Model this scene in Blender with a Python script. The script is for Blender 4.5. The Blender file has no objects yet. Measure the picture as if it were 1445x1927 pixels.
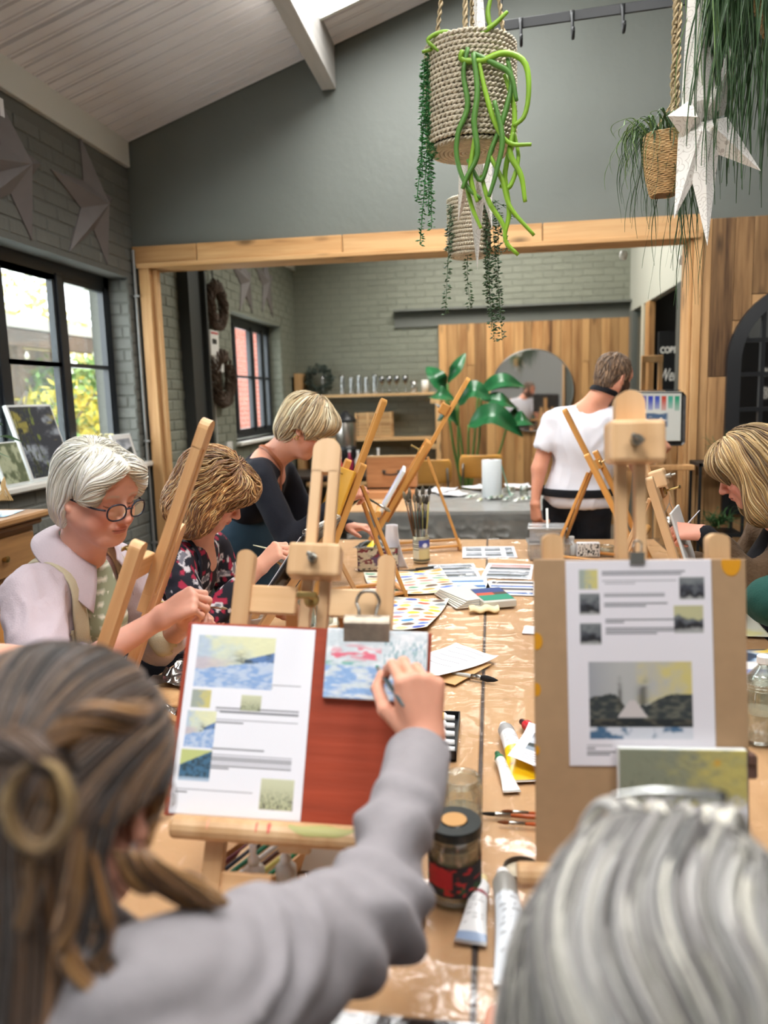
import bpy, bmesh, math, random
import numpy as np
from mathutils import Vector, Matrix, Quaternion
SC = bpy.context.scene
COL = SC.collection
PI = math.pi
# ---------------- camera
F_PX, CX, CY = 1447.0, 722.5, 963.5            # focal length and centre for the 1445 x 1927 frame
YAW, PITCH, ROLL = [math.radians(a) for a in (8.131, 8.445, 1.6)]
CAM = np.array([0.0, 0.0, 1.55])
_f = np.array([-math.sin(YAW)*math.cos(PITCH), math.cos(YAW)*math.cos(PITCH), -math.sin(PITCH)])
_r = np.array([math.cos(YAW), math.sin(YAW), 0.0]); _u = np.cross(_r, _f)
CR = math.cos(ROLL)*_r - math.sin(ROLL)*_u
CU = math.sin(ROLL)*_r + math.cos(ROLL)*_u
CF = _f
cd = bpy.data.cameras.new('camera'); cam = bpy.data.objects.new('camera', cd); COL.objects.link(cam)
cam.matrix_world = Matrix(((CR[0], CU[0], -CF[0], CAM[0]), (CR[1], CU[1], -CF[1], CAM[1]), (CR[2], CU[2], -CF[2], CAM[2]), (0, 0, 0, 1)))
cd.sensor_fit = 'VERTICAL'; cd.sensor_height = 36.0; cd.sensor_width = 27.0
cd.lens = F_PX/1927*36.0; cd.clip_start = 0.05
cd.dof.use_dof = True; cd.dof.focus_distance = 2.2; cd.dof.aperture_fstop = 2.4; cd.dof.aperture_blades = 0
SC.camera = cam
# ---------------- sky
w = bpy.data.worlds.new('sky'); SC.world = w; w.use_nodes = True
nt = w.node_tree; bg = nt.nodes['Background']
sky = nt.nodes.new('ShaderNodeTexSky'); sky.sky_type = 'HOSEK_WILKIE'; sky.turbidity = 9.0
sky.ground_albedo = 0.4; sky.sun_direction = Vector((-0.3, -0.5, 0.8)).normalized()
mixn = nt.nodes.new('ShaderNodeMixRGB'); mixn.inputs[0].default_value = 0.8; mixn.inputs[2].default_value = (1.0, 1.03, 1.08, 1)
nt.links.new(sky.outputs[0], mixn.inputs[1]); nt.links.new(mixn.outputs[0], bg.inputs[0]); bg.inputs[1].default_value = 6.0
# ---------------- lamps: daylight at the windows, light panels under the pitched roof
def area(name, loc, rot, sx, sy, power, col=(1, 1, 1), spread=None):
    l = bpy.data.lights.new(name, 'AREA'); l.shape = 'RECTANGLE'; l.size = sx; l.size_y = sy; l.energy = power; l.color = col
    if spread: l.spread = spread
    o = bpy.data.objects.new(name, l); COL.objects.link(o); o.location = loc; o.rotation_euler = rot; o['kind'] = 'helper'
    return o
SLOPE = 0.339
RT = -math.atan(SLOPE)
area('window_daylight', (-2.62, 3.0, 1.85), (0, -PI/2, 0), 1.3, 3.7, 66, (0.92, 0.97, 1.0))
area('back_window_daylight', (-2.62, 7.7, 1.6), (0, -PI/2, 0), 1.2, 1.5, 26, (0.92, 0.97, 1.0))
area('ceiling_panel_light', (-0.55, 3.72, 3.76), (0, RT, 0), 1.3, 1.1, 50, (1.0, 1.0, 0.98))
area('ceiling_panel_light', (0.7, 2.0, 4.1), (0, RT, 0), 1.2, 1.2, 62, (1.0, 0.99, 0.97))
area('ceiling_panel_light', (-0.6, 0.2, 3.66), (0, RT, 0), 1.2, 1.2, 48, (1.0, 0.99, 0.97))
area('ceiling_panel_light', (1.6, -0.8, 4.3), (0, RT, 0), 1.2, 1.2, 55, (1.0, 0.99, 0.97))
area('ceiling_panel_light', (-0.3, 7.4, 3.75), (0, RT, 0), 1.6, 1.6, 95, (1.0, 0.96, 0.88))
area('side_room_light', (3.4, 7.6, 2.9), (0, 0, 0), 0.8, 0.8, 9, (1.0, 0.9, 0.75))
SC.view_settings.view_transform = 'Standard'; SC.view_settings.look = 'None'
SC.view_settings.exposure = 0.14; SC.view_settings.gamma = 1.0; SC.view_settings.use_curve_mapping = False
SC.cycles.max_bounces = 8; SC.cycles.diffuse_bounces = 4; SC.cycles.glossy_bounces = 4; SC.cycles.transmission_bounces = 6
SC.cycles.transparent_max_bounces = 12; SC.cycles.sample_clamp_indirect = 6.0; SC.cycles.caustics_reflective = False; SC.cycles.caustics_refractive = False
# ---------------- placing: turn a photograph pixel into a point on a real plane of the room
def ray(x, y): return CR*(x-CX)/F_PX - CU*(y-CY)/F_PX + CF
def at(x, y, Y=None, X=None, z=None, pl=None):
    d = ray(x, y)
    if pl is not None: p0, n = np.array(pl[0], float), np.array(pl[1], float); t = ((p0-CAM)@n)/(d@n)
    else: t = Y/d[1] if Y is not None else X/d[0] if X is not None else (z-CAM[2])/d[2]
    return CAM + d*t
def px(p):
    v = np.array(p, float)-CAM; w_ = v@CF
    return CX+F_PX*(v@CR)/w_, CY-F_PX*(v@CU)/w_, w_
V3 = lambda *a: np.array(a, float)
def nrm(v): v = np.asarray(v, float); return v/(np.linalg.norm(v)+1e-12)
RNG = np.random.default_rng(7)
def frame(o, x, y=None, z=None):                # 4x4 with given axes
    x, y, z = [None if a is None else nrm(a) for a in (x, y, z)]
    if z is None: z = nrm(np.cross(x, y)); y = np.cross(z, x)
    elif y is None: y = nrm(np.cross(z, x)); x = np.cross(y, z)
    elif x is None: x = nrm(np.cross(y, z)); y = np.cross(z, x)
    return Matrix(((x[0], y[0], z[0], o[0]), (x[1], y[1], z[1], o[1]), (x[2], y[2], z[2], o[2]), (0, 0, 0, 1)))
def Tm(x, y=0, z=0):
    if hasattr(x, '__len__'): x, y, z = x
    return Matrix.Translation((float(x), float(y), float(z)))
def Rz(a): return Matrix.Rotation(a, 4, 'Z')
def Ry(a): return Matrix.Rotation(a, 4, 'Y')
def Rx(a): return Matrix.Rotation(a, 4, 'X')
# ---------------- objects
def tag(o, label=None, cat=None, group=None, kind=None):
    if label: o['label'] = label
    if cat: o['category'] = cat
    if group: o['group'] = group
    if kind: o['kind'] = kind
    return o
def mkmesh(name, g, mats, smooth=False, attr=None):
    V, Fc = g[0], g[1]
    me = bpy.data.meshes.new(name)
    V = np.asarray(V, dtype=np.float64).reshape(-1, 3)
    if isinstance(Fc, np.ndarray):
        n, k = Fc.shape
        me.vertices.add(len(V)); me.vertices.foreach_set('co', V.ravel())
        me.loops.add(n*k); me.loops.foreach_set('vertex_index', Fc.ravel().astype(np.int32))
        me.polygons.add(n); me.polygons.foreach_set('loop_start', np.arange(n, dtype=np.int32)*k)
        me.update(calc_edges=True)
    else:
        me.from_pydata(V.tolist(), [], [list(f) for f in Fc]); me.update()
    for m in (mats if isinstance(mats, (list, tuple)) else [mats]): me.materials.append(m)
    if len(g) > 2 and g[2] is not None: me.polygons.foreach_set('material_index', np.asarray(g[2], dtype=np.int32))
    if smooth: me.polygons.foreach_set('use_smooth', np.ones(len(me.polygons), dtype=bool))
    if attr is not None:
        a = me.color_attributes.new('col', 'FLOAT_COLOR', 'POINT')
        c = np.ones((len(V), 4), dtype=np.float32); c[:, :3] = attr; a.data.foreach_set('color', c.ravel())
    me.update()
    return me
def link(name, me, M=None, parent=None):
    o = bpy.data.objects.new(name, me); COL.objects.link(o)
    M = M or Matrix.Identity(4)
    if parent is not None:
        o.parent = parent; o.matrix_basis = WORLD[parent.name].inverted() @ M
    else: o.matrix_basis = M
    WORLD[o.name] = M.copy()
    return o
WORLD = {}
def ob(name, g, mats, M=None, parent=None, smooth=False, attr=None): return link(name, mkmesh(name, g, mats, smooth, attr), M, parent)
def thing(name, loc, label, cat, group=None, M=None):
    o = bpy.data.objects.new(name, None); COL.objects.link(o); o.empty_display_size = .05
    M = M or Tm(*loc); o.matrix_basis = M; WORLD[o.name] = M.copy()
    return tag(o, label, cat, group)
def struct(name, g, mats, M=None, parent=None, smooth=False, attr=None):
    o = ob(name, g, mats, M, parent, smooth, attr)
    if parent is None: o['kind'] = 'structure'
    return o
def root_struct(name, loc=(0, 0, 0)):
    o = bpy.data.objects.new(name, None); COL.objects.link(o); o.matrix_basis = Tm(*loc); WORLD[o.name] = Tm(*loc); o['kind'] = 'structure'; return o
# ---------------- geometry
def join(*gs):
    V, Fc, MI = [], [], []; n = 0
    for g in gs:
        v = np.asarray(g[0], float).reshape(-1, 3); V.append(v)
        fl = g[1].tolist() if isinstance(g[1], np.ndarray) else g[1]
        Fc += [[i+n for i in f] for f in fl]
        MI += list(g[2]) if len(g) > 2 and g[2] is not None else [0]*len(fl)
        n += len(v)
    return np.vstack(V), Fc, MI
def xf(g, M):
    M = np.array(M); v = np.asarray(g[0], float) @ M[:3, :3].T + M[:3, 3]
    return (v,) + tuple(g[1:])
def setm(g, i): return (g[0], g[1], [i]*len(g[1]))
def bmg(bm):
    bm.verts.ensure_lookup_table(); bm.normal_update()
    r = ([v.co[:] for v in bm.verts], [[v.index for v in f.verts] for f in bm.faces]); bm.free(); return r
_bc = {}
def box(sx, sy, sz, bev=0.0, c=(0, 0, 0), seg=1):
    k = (round(sx, 5), round(sy, 5), round(sz, 5), bev, seg)
    if k not in _bc:
        bm = bmesh.new(); bmesh.ops.create_cube(bm, size=1.0)
        for v in bm.verts: v.co.x *= sx; v.co.y *= sy; v.co.z *= sz
        if bev > 0: bmesh.ops.bevel(bm, geom=bm.edges[:], offset=bev, segments=seg, profile=.5, affect='EDGES')
        bm.verts.index_update(); _bc[k] = bmg(bm)
    v, f = _bc[k]
    return np.asarray(v)+np.asarray(c, float), f
def span(x0, x1, y0, y1, z0, z1, bev=0.0): return box(abs(x1-x0), abs(y1-y0), abs(z1-z0), bev, ((x0+x1)/2, (y0+y1)/2, (z0+z1)/2))
def lathe(prof, n=24, cap=True):
    V, Fc = [], []
    for r, z in prof:
        for i in range(n): a = 2*PI*i/n; V.append((r*math.cos(a), r*math.sin(a), z))
    m = len(prof)
    for j in range(m-1):
        for i in range(n): Fc.append([j*n+i, j*n+(i+1) % n, (j+1)*n+(i+1) % n, (j+1)*n+i])
    if cap:
        if prof[0][0] > 1e-5: Fc.append(list(range(n))[::-1])
        if prof[-1][0] > 1e-5: Fc.append([(m-1)*n+i for i in range(n)])
    return V, Fc
def cyl(r, h, n=20, bev=0.0):
    return lathe([(r, 0), (r, h)], n) if not bev else lathe([(r-bev, 0), (r, bev), (r, h-bev), (r-bev, h)], n)
def smooth_path(P, n):
    P = np.asarray(P, float); m = len(P)
    if m < 3: return np.array([P[0]+(P[-1]-P[0])*t for t in np.linspace(0, 1, n)])
    Q = np.vstack([2*P[0]-P[1], P, 2*P[-1]-P[-2]]); out = []
    for t in np.linspace(0, m-1-1e-6, n):
        i = int(t); u = t-i; a, b, c, d = Q[i:i+4]
        out.append(.5*((2*b)+(-a+c)*u+(2*a-5*b+4*c-d)*u*u+(-a+3*b-3*c+d)*u**3))
    return np.array(out)
def tubes(P, R, sides=6, flat=1.0, up=None):
    """P (N, S, 3) paths, R (N, S) radii -> many tubes at once; flat < 1 makes ribbons"""
    P = np.asarray(P, float); 
    if P.ndim == 2: P = P[None]
    N, S, _ = P.shape; R = np.broadcast_to(np.asarray(R, float), (N, S))
    T = np.gradient(P, axis=1); T /= np.linalg.norm(T, axis=2, keepdims=True)+1e-9
    if up is None:
        ref = np.array([0.13, 0.21, 0.97]); A = np.cross(T, ref)
        bad = np.linalg.norm(A, axis=2) < .15; A[bad] = np.cross(T[bad], [1, .1, 0])
    else: A = np.cross(T, up)
    A /= np.linalg.norm(A, axis=2, keepdims=True)+1e-9; B = np.cross(T, A)
    th = np.arange(sides)*2*PI/sides
    V = P[:, :, None, :] + R[:, :, None, None]*(A[:, :, None, :]*np.cos(th)[:, None] + flat*B[:, :, None, :]*np.sin(th)[:, None])
    idx = np.arange(N*S*sides).reshape(N, S, sides)
    a = idx[:, :-1]; b = idx[:, 1:]
    Fq = np.stack([a, np.roll(a, -1, 2), np.roll(b, -1, 2), b], -1).reshape(-1, 4)
    return V.reshape(-1, 3), Fq
def tube(P, r, sides=8, n=None, cap=True):
    P = np.asarray(P, float)
    if n: 
        if hasattr(r, '__len__'): r = np.interp(np.linspace(0, 1, n), np.linspace(0, 1, len(r)), r)
        P = smooth_path(P, n)
    V, Fq = tubes(P, np.broadcast_to(np.asarray(r, float), (len(P),)), sides)
    Fc = Fq.tolist()
    if cap: Fc += [list(range(sides))[::-1], [len(V)-sides+i for i in range(sides)]]
    return V, Fc
def grid(nx, ny, fn):
    """fn(u, v arrays in 0..1) -> (x, y, z)"""
    u, v = np.meshgrid(np.linspace(0, 1, nx+1), np.linspace(0, 1, ny+1))
    x, y, z = fn(u, v); V = np.stack(np.broadcast_arrays(x, y, z), -1).reshape(-1, 3)
    i = np.arange((nx+1)*(ny+1)).reshape(ny+1, nx+1)
    Fq = np.stack([i[:-1, :-1], i[:-1, 1:], i[1:, 1:], i[1:, :-1]], -1).reshape(-1, 4)
    return V, Fq, u.ravel(), v.ravel()
def solid(V, Fq, nx, ny, t, ax=(0, 0, 1)):
    """thicken a grid sheet by t along ax"""
    V2 = np.asarray(V)-np.asarray(ax, float)*t; n = len(V); i = np.arange((nx+1)*(ny+1)).reshape(ny+1, nx+1)
    ring = np.concatenate([i[0, :], i[1:, -1], i[-1, -2::-1], i[-2:0:-1, 0]]); r2 = np.roll(ring, -1)
    side = np.stack([r2, ring, ring+n, r2+n], -1)
    return np.vstack([V, V2]), np.vstack([Fq, Fq[:, ::-1]+n, side])
def extrude2d(pts, t):
    """polygon in xz, thickness t along y (centred)"""
    n = len(pts); V = [(x, -t/2, z) for x, z in pts]+[(x, t/2, z) for x, z in pts]
    return V, [list(range(n)), [n+i for i in range(n)][::-1]]+[[i, n+i, n+(i+1) % n, (i+1) % n] for i in range(n)]
def vnoise(P, s, seed=0):
    """smooth value noise, P (...,3), about -1..1"""
    P = np.asarray(P, float)*s; i = np.floor(P).astype(np.int64); f = P-i; f = f*f*(3-2*f)
    def h(a, b, c):
        n = (a*374761393+b*668265263+c*2147483647+seed*974634777) & 0xffffffff
        n = ((n ^ (n >> 13))*1274126177) & 0xffffffff; n = n ^ (n >> 16); return (n & 0xffff)/32767.5-1
    r = 0
    for dx in (0, 1):
        for dy in (0, 1):
            for dz in (0, 1):
                wgt = (f[..., 0] if dx else 1-f[..., 0])*(f[..., 1] if dy else 1-f[..., 1])*(f[..., 2] if dz else 1-f[..., 2])
                r = r+wgt*h(i[..., 0]+dx, i[..., 1]+dy, i[..., 2]+dz)
    return r
def fbm(P, s, o=3, seed=0): return sum(vnoise(P, s*2**k, seed+k*17)/2**k for k in range(o))/1.6
# ---------------- materials
def S(r, g, b):
    """sRGB 0-255 to linear"""
    return tuple((c/255/12.92 if c/255 <= .04045 else ((c/255+.055)/1.055)**2.4) for c in (r, g, b))
_mc = {}
def mat(name, c=None, rough=.6, metal=0., var=0., vs=8., bump=0., bs=60., vcol=False, spec=.5, trans=0., alpha=1., sheen=0., sss=0., stretch=None, rand=0., emit=None, es=0., coat=0., ior=1.45):
    if name in _mc: return _mc[name]
    m = bpy.data.materials.new(name); m.use_nodes = True; N = m.node_tree.nodes; L = m.node_tree.links; B = N['Principled BSDF']
    c = c or (.5, .5, .5)
    B.inputs['Roughness'].default_value = rough; B.inputs['Metallic'].default_value = metal
    B.inputs['Specular IOR Level'].default_value = spec; B.inputs['Transmission Weight'].default_value = trans
    B.inputs['Alpha'].default_value = alpha; B.inputs['IOR'].default_value = ior; B.inputs['Coat Weight'].default_value = coat
    if sheen: B.inputs['Sheen Weight'].default_value = sheen
    if sss:
        B.inputs['Subsurface Weight'].default_value = sss; B.inputs['Subsurface Radius'].default_value = (.012, .005, .003); B.inputs['Subsurface Scale'].default_value = 1.0
    if emit: B.inputs['Emission Color'].default_value = (*emit, 1); B.inputs['Emission Strength'].default_value = es
    tc = N.new('ShaderNodeTexCoord'); src = tc.outputs['Object']
    if stretch or rand:
        oi = N.new('ShaderNodeObjectInfo'); mp = N.new('ShaderNodeVectorMath'); mp.operation = 'MULTIPLY_ADD'
        mp.inputs[1].default_value = stretch or (1, 1, 1); cb = N.new('ShaderNodeCombineXYZ')
        ml = N.new('ShaderNodeMath'); ml.operation = 'MULTIPLY'; ml.inputs[1].default_value = 37.
        L.new(oi.outputs['Random'], ml.inputs[0])
        for i in range(3): L.new(ml.outputs[0], cb.inputs[i])
        L.new(src, mp.inputs[0]); L.new(cb.outputs[0], mp.inputs[2]); src = mp.outputs[0]
    if vcol:
        a = N.new('ShaderNodeAttribute'); a.attribute_name = 'col'; base = a.outputs['Color']
    else:
        rgb = N.new('ShaderNodeRGB'); rgb.outputs[0].default_value = (*c, 1); base = rgb.outputs[0]
    if var:
        n = N.new('ShaderNodeTexNoise'); n.inputs['Scale'].default_value = vs; n.inputs['Detail'].default_value = 4; L.new(src, n.inputs['Vector'])
        mr = N.new('ShaderNodeMapRange'); mr.inputs[1].default_value = .25; mr.inputs[2].default_value = .75
        mr.inputs[3].default_value = 1-var; mr.inputs[4].default_value = 1+var; L.new(n.outputs[0], mr.inputs[0])
        mx = N.new('ShaderNodeVectorMath'); mx.operation = 'MULTIPLY'; L.new(base, mx.inputs[0]); L.new(mr.outputs[0], mx.inputs[1]); base = mx.outputs[0]
    if rand:
        oi = N.new('ShaderNodeObjectInfo'); mr = N.new('ShaderNodeMapRange'); mr.inputs[3].default_value = 1-rand; mr.inputs[4].default_value = 1+rand
        L.new(oi.outputs['Random'], mr.inputs[0]); mx = N.new('ShaderNodeVectorMath'); mx.operation = 'MULTIPLY'
        L.new(base, mx.inputs[0]); L.new(mr.outputs[0], mx.inputs[1]); base = mx.outputs[0]
    L.new(base, B.inputs['Base Color'])
    if bump:
        n = N.new('ShaderNodeTexNoise'); n.inputs['Scale'].default_value = bs; n.inputs['Detail'].default_value = 5; L.new(src, n.inputs['Vector'])
        bp = N.new('ShaderNodeBump'); bp.inputs['Strength'].default_value = bump; bp.inputs['Distance'].default_value = .01
        L.new(n.outputs[0], bp.inputs['Height']); L.new(bp.outputs[0], B.inputs['Normal'])
    _mc[name] = m; return m
def wood(name, c1, c2, c3=None, rough=.5, sc=14., rand=.15, knots=0., along=(1, 1, .07), bump=.15, spec=.35):
    """grain along local z; c1 light, c2 dark"""
    if name in _mc: return _mc[name]
    m = bpy.data.materials.new(name); m.use_nodes = True; N = m.node_tree.nodes; L = m.node_tree.links; B = N['Principled BSDF']
    B.inputs['Roughness'].default_value = rough; B.inputs['Specular IOR Level'].default_value = spec
    tc = N.new('ShaderNodeTexCoord'); oi = N.new('ShaderNodeObjectInfo'); ml = N.new('ShaderNodeMath'); ml.operation = 'MULTIPLY'; ml.inputs[1].default_value = 53.
    L.new(oi.outputs['Random'], ml.inputs[0]); cb = N.new('ShaderNodeCombineXYZ')
    for i in range(3): L.new(ml.outputs[0], cb.inputs[i])
    mp = N.new('ShaderNodeVectorMath'); mp.operation = 'MULTIPLY_ADD'; mp.inputs[1].default_value = along
    L.new(tc.outputs['Object'], mp.inputs[0]); L.new(cb.outputs[0], mp.inputs[2])
    n = N.new('ShaderNodeTexNoise'); n.inputs['Scale'].default_value = sc; n.inputs['Detail'].default_value = 6; n.inputs['Distortion'].default_value = .6; L.new(mp.outputs[0], n.inputs['Vector'])
    n2 = N.new('ShaderNodeTexNoise'); n2.inputs['Scale'].default_value = sc*6; n2.inputs['Detail'].default_value = 3; L.new(mp.outputs[0], n2.inputs['Vector'])
    ad = N.new('ShaderNodeMath'); ad.operation = 'MULTIPLY_ADD'; ad.inputs[1].default_value = .35; L.new(n2.outputs[0], ad.inputs[0]); L.new(n.outputs[0], ad.inputs[2])
    cr = N.new('ShaderNodeValToRGB'); e = cr.color_ramp.elements; e[0].position = .42; e[0].color = (*c2, 1); e[1].position = .78; e[1].color = (*c1, 1)
    if c3: x = e.new(.56); x.color = (*c3, 1)
    L.new(ad.outputs[0], cr.inputs[0]); base = cr.outputs[0]
    if knots:
        vo = N.new('ShaderNodeTexVoronoi'); vo.inputs['Scale'].default_value = 7.; mk = N.new('ShaderNodeVectorMath'); mk.operation = 'MULTIPLY_ADD'; mk.inputs[1].default_value = (1, 1, .35)
        L.new(tc.outputs['Object'], mk.inputs[0]); L.new(cb.outputs[0], mk.inputs[2]); L.new(mk.outputs[0], vo.inputs['Vector'])
        mr = N.new('ShaderNodeMapRange'); mr.inputs[1].default_value = .06; mr.inputs[2].default_value = .2; mr.inputs[3].default_value = 1-knots; mr.inputs[4].default_value = 1.
        L.new(vo.outputs['Distance'], mr.inputs[0]); mx = N.new('ShaderNodeVectorMath'); mx.operation = 'MULTIPLY'; L.new(base, mx.inputs[0]); L.new(mr.outputs[0], mx.inputs[1]); base = mx.outputs[0]
    if rand:
        mr = N.new('ShaderNodeMapRange'); mr.inputs[3].default_value = 1-rand; mr.inputs[4].default_value = 1+rand
        L.new(oi.outputs['Random'], mr.inputs[0]); mx = N.new('ShaderNodeVectorMath'); mx.operation = 'MULTIPLY'; L.new(base, mx.inputs[0]); L.new(mr.outputs[0], mx.inputs[1]); base = mx.outputs[0]
    L.new(base, B.inputs['Base Color'])
    if bump:
        bp = N.new('ShaderNodeBump'); bp.inputs['Strength'].default_value = bump; bp.inputs['Distance'].default_value = .004
        L.new(ad.outputs[0], bp.inputs['Height']); L.new(bp.outputs[0], B.inputs['Normal'])
    _mc[name] = m; return m
def film(name, gloss=.12, tint=(1, 1, 1), rough=.12, bump=.0, bs=20., edge=.5, body=0.):
    """thin clear film or glass pane: see-through with a reflecting skin (and a little milky body)"""
    if name in _mc: return _mc[name]
    m = bpy.data.materials.new(name); m.use_nodes = True; N = m.node_tree.nodes; L = m.node_tree.links; N.remove(N['Principled BSDF'])
    out = N['Material Output']; tr = N.new('ShaderNodeBsdfTransparent'); tr.inputs[0].default_value = (*tint, 1)
    gl = N.new('ShaderNodeBsdfGlossy'); gl.inputs['Roughness'].default_value = rough
    lw = N.new('ShaderNodeLayerWeight'); lw.inputs[0].default_value = edge
    mr = N.new('ShaderNodeMapRange'); mr.inputs[3].default_value = gloss; mr.inputs[4].default_value = min(1, gloss*5); L.new(lw.outputs['Fresnel'], mr.inputs[0])
    mx = N.new('ShaderNodeMixShader'); L.new(mr.outputs[0], mx.inputs[0]); base = tr.outputs[0]
    if body:
        df = N.new('ShaderNodeBsdfDiffuse'); df.inputs[0].default_value = (.8, .82, .82, 1); m2 = N.new('ShaderNodeMixShader'); m2.inputs[0].default_value = body
        L.new(tr.outputs[0], m2.inputs[1]); L.new(df.outputs[0], m2.inputs[2]); base = m2.outputs[0]
    L.new(base, mx.inputs[1]); L.new(gl.outputs[0], mx.inputs[2]); L.new(mx.outputs[0], out.inputs[0])
    if bump:
        tc = N.new('ShaderNodeTexCoord'); n = N.new('ShaderNodeTexNoise'); n.inputs['Scale'].default_value = bs; n.inputs['Detail'].default_value = 5; n.inputs['Distortion'].default_value = 1.2
        L.new(tc.outputs['Object'], n.inputs['Vector']); bp = N.new('ShaderNodeBump'); bp.inputs['Strength'].default_value = bump; bp.inputs['Distance'].default_value = .02
        L.new(n.outputs[0], bp.inputs['Height']); L.new(bp.outputs[0], gl.inputs['Normal'])
    _mc[name] = m; return m
PINE = wood('pine', S(226, 188, 144), S(192, 146, 98), rough=.42, sc=9, along=(1, 1, .05))
BEECH = wood('beech', S(222, 178, 128), S(190, 138, 88), rough=.4, sc=12, along=(1, 1, .05))
HONEY = wood('honey_wood', S(214, 156, 84), S(168, 106, 48), rough=.38, sc=10, along=(1, 1, .05))
RECL = wood('reclaimed_wood', S(186, 146, 100), S(84, 58, 36), S(146, 110, 72), rough=.62, sc=7, rand=.35, knots=.7, bump=.3)
RECL2 = wood('back_reclaimed_wood', S(184, 142, 92), S(82, 54, 32), S(150, 106, 62), rough=.6, sc=6, rand=.32, knots=.5, bump=.3)
FRAMEW = wood('frame_pine', S(206, 164, 114), S(116, 80, 48), S(184, 138, 88), rough=.55, sc=8, rand=.14, knots=.65, bump=.2)
STEEL = mat('steel', S(175, 172, 165), .28, 1.); BRASS = mat('brass', S(176, 150, 96), .3, 1.); BLACKM = mat('black_metal', S(34, 35, 36), .45, .3)
WHITEP = mat('white_paper', S(236, 236, 238), .75)
DARKPL = mat('dark_plastic', S(28, 29, 31), .4)
# ================= THE SETTING
XL, YG, YB = -2.34, 5.0, 9.25
ZC = lambda x: 3.236+SLOPE*(x+2.33)
GREEN = mat('gable_paint', S(106, 110, 104), .5, var=.05, vs=2.5, bump=.25, bs=18, spec=.35)
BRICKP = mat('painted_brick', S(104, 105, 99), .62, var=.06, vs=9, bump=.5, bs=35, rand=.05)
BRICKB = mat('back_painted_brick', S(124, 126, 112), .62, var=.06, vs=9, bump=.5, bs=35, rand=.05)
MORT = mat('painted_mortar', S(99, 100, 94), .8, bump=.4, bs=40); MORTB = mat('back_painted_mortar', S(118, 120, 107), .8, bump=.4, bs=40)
FASC = mat('white_fascia_paint', S(208, 208, 200), .5); CEILM = mat('ceiling_boards', S(232, 229, 230), .45, rand=.02)
FLOORM = mat('floor_concrete', S(104, 98, 90), .5, var=.15, vs=3, bump=.1)
DKFRAME = mat('window_frame_paint', S(34, 38, 43), .35); SILLM = mat('sill_paint', S(222, 220, 212), .4)
GREYP = mat('grey_paint', S(96, 98, 92), .55); PANELP = mat('pale_grey_panel', S(168, 168, 156), .6)
struct('floor', span(-5.2, 5.2, -3.2, 9.6, -.12, 0), FLOORM)
def bricks(name, o, u, n, L, H, bm, mm, holes=(), bl=.225, bh=.075, limit=300, parent=None, thick=.1, proud=.0045, slab=True, cells=None):
    """brick wall on the plane at o, along u, height H, outward n; holes = (u0,u1,z0,z1)"""
    o, u, n = V3(*o), nrm(u), nrm(n); M = frame(o, u, None, (0, 0, 1)); flip = np.dot(np.array(M.to_3x3())[:, 1], n) < 0
    s = -1. if flip else 1.       # local +y*s is outwards
    if slab:
        us = sorted({0, L, *[max(0, min(L, h[k])) for h in holes for k in (0, 1)]}); gs = []
        for a, b in zip(us[:-1], us[1:]):
            zs = sorted([(h[2], h[3]) for h in holes if h[0] < (a+b)/2 < h[1]]); z = 0
            for z0, z1 in zs:
                if z0 > z+1e-3: gs.append((a, b, z, z0))
                z = max(z, z1)
            if z < H-1e-3: gs.append((a, b, z, H))
        w_ = struct(name, join(*[span(a, b, 0, -s*thick, z0, z1) for a, b, z0, z1 in gs]), mm, M, parent)
    else: w_ = parent
    P = []
    for j in range(int(H/bh)):
        x = -bl/2 if j % 2 else 0
        while x < L:
            for (a, b) in [(max(0, x)+.005, min(L, x+bl)-.005)]:
                z0, z1 = j*bh+.005, (j+1)*bh-.005; segs = [(a, b)]
                for h in holes:
                    if z1 > h[2] and z0 < h[3]:
                        ns = []
                        for p, q in segs:
                            if q <= h[0] or p >= h[1]: ns.append((p, q)); continue
                            if p < h[0]-.02: ns.append((p, h[0]-.002))
                            if q > h[1]+.02: ns.append((h[1]+.002, q))
                        segs = ns
                P += [(p, q, z0, z1) for p, q in segs if q-p > .02]
            x += bl
    def dist(b): c = o+u*(b[0]+b[1])/2+V3(0, 0, (b[2]+b[3])/2); return c
    sc = []
    for b in P:
        X, Y, W_ = px(dist(b)); vis = W_ > .2 and -60 < X < 1505 and -60 < Y < 1990
        sc.append((0 if vis else 1, np.linalg.norm(dist(b)-CAM)))
    order = sorted(range(len(P)), key=lambda i: sc[i]); near = [i for i in order[:limit] if sc[i][0] == 0]; cache = {}
    for k, i in enumerate(order):
        p, q, z0, z1 = P[i]; jig = RNG.uniform(-.0015, .002)
        if i in near or k < len(near):
            key = (round(q-p, 3), round(z1-z0, 3))
            if key not in cache: cache[key] = mkmesh('brick', box(key[0], .024, key[1], .004), bm)
            link('brick', cache[key], M @ Tm((p+q)/2, s*(proud-.012+jig), (z0+z1)/2), w_)
        else: P[i] = P[i]+(jig,)
    rest = [P[i] for i in order if len(P[i]) == 5]
    if rest:
        g = join(*[span(p, q, s*(proud+j_), s*(proud+j_-.02), a, b) for p, q, a, b, j_ in rest])
        r = ob('brick_field', g, bm, M, w_); r['kind'] = 'stuff'
    return w_
# left wall: window 1 y 2.35..4.9, window 2 y 6.85..8.6
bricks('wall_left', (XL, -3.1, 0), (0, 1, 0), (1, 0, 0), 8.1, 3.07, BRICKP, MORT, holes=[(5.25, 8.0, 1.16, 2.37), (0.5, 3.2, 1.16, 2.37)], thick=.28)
bricks('wall_back_left', (XL, 5.02, 0), (0, 1, 0), (1, 0, 0), YB-5.02, 3.07, BRICKB, MORTB, holes=[(1.86, 3.56, 1.18, 2.37)], thick=.28)
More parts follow.
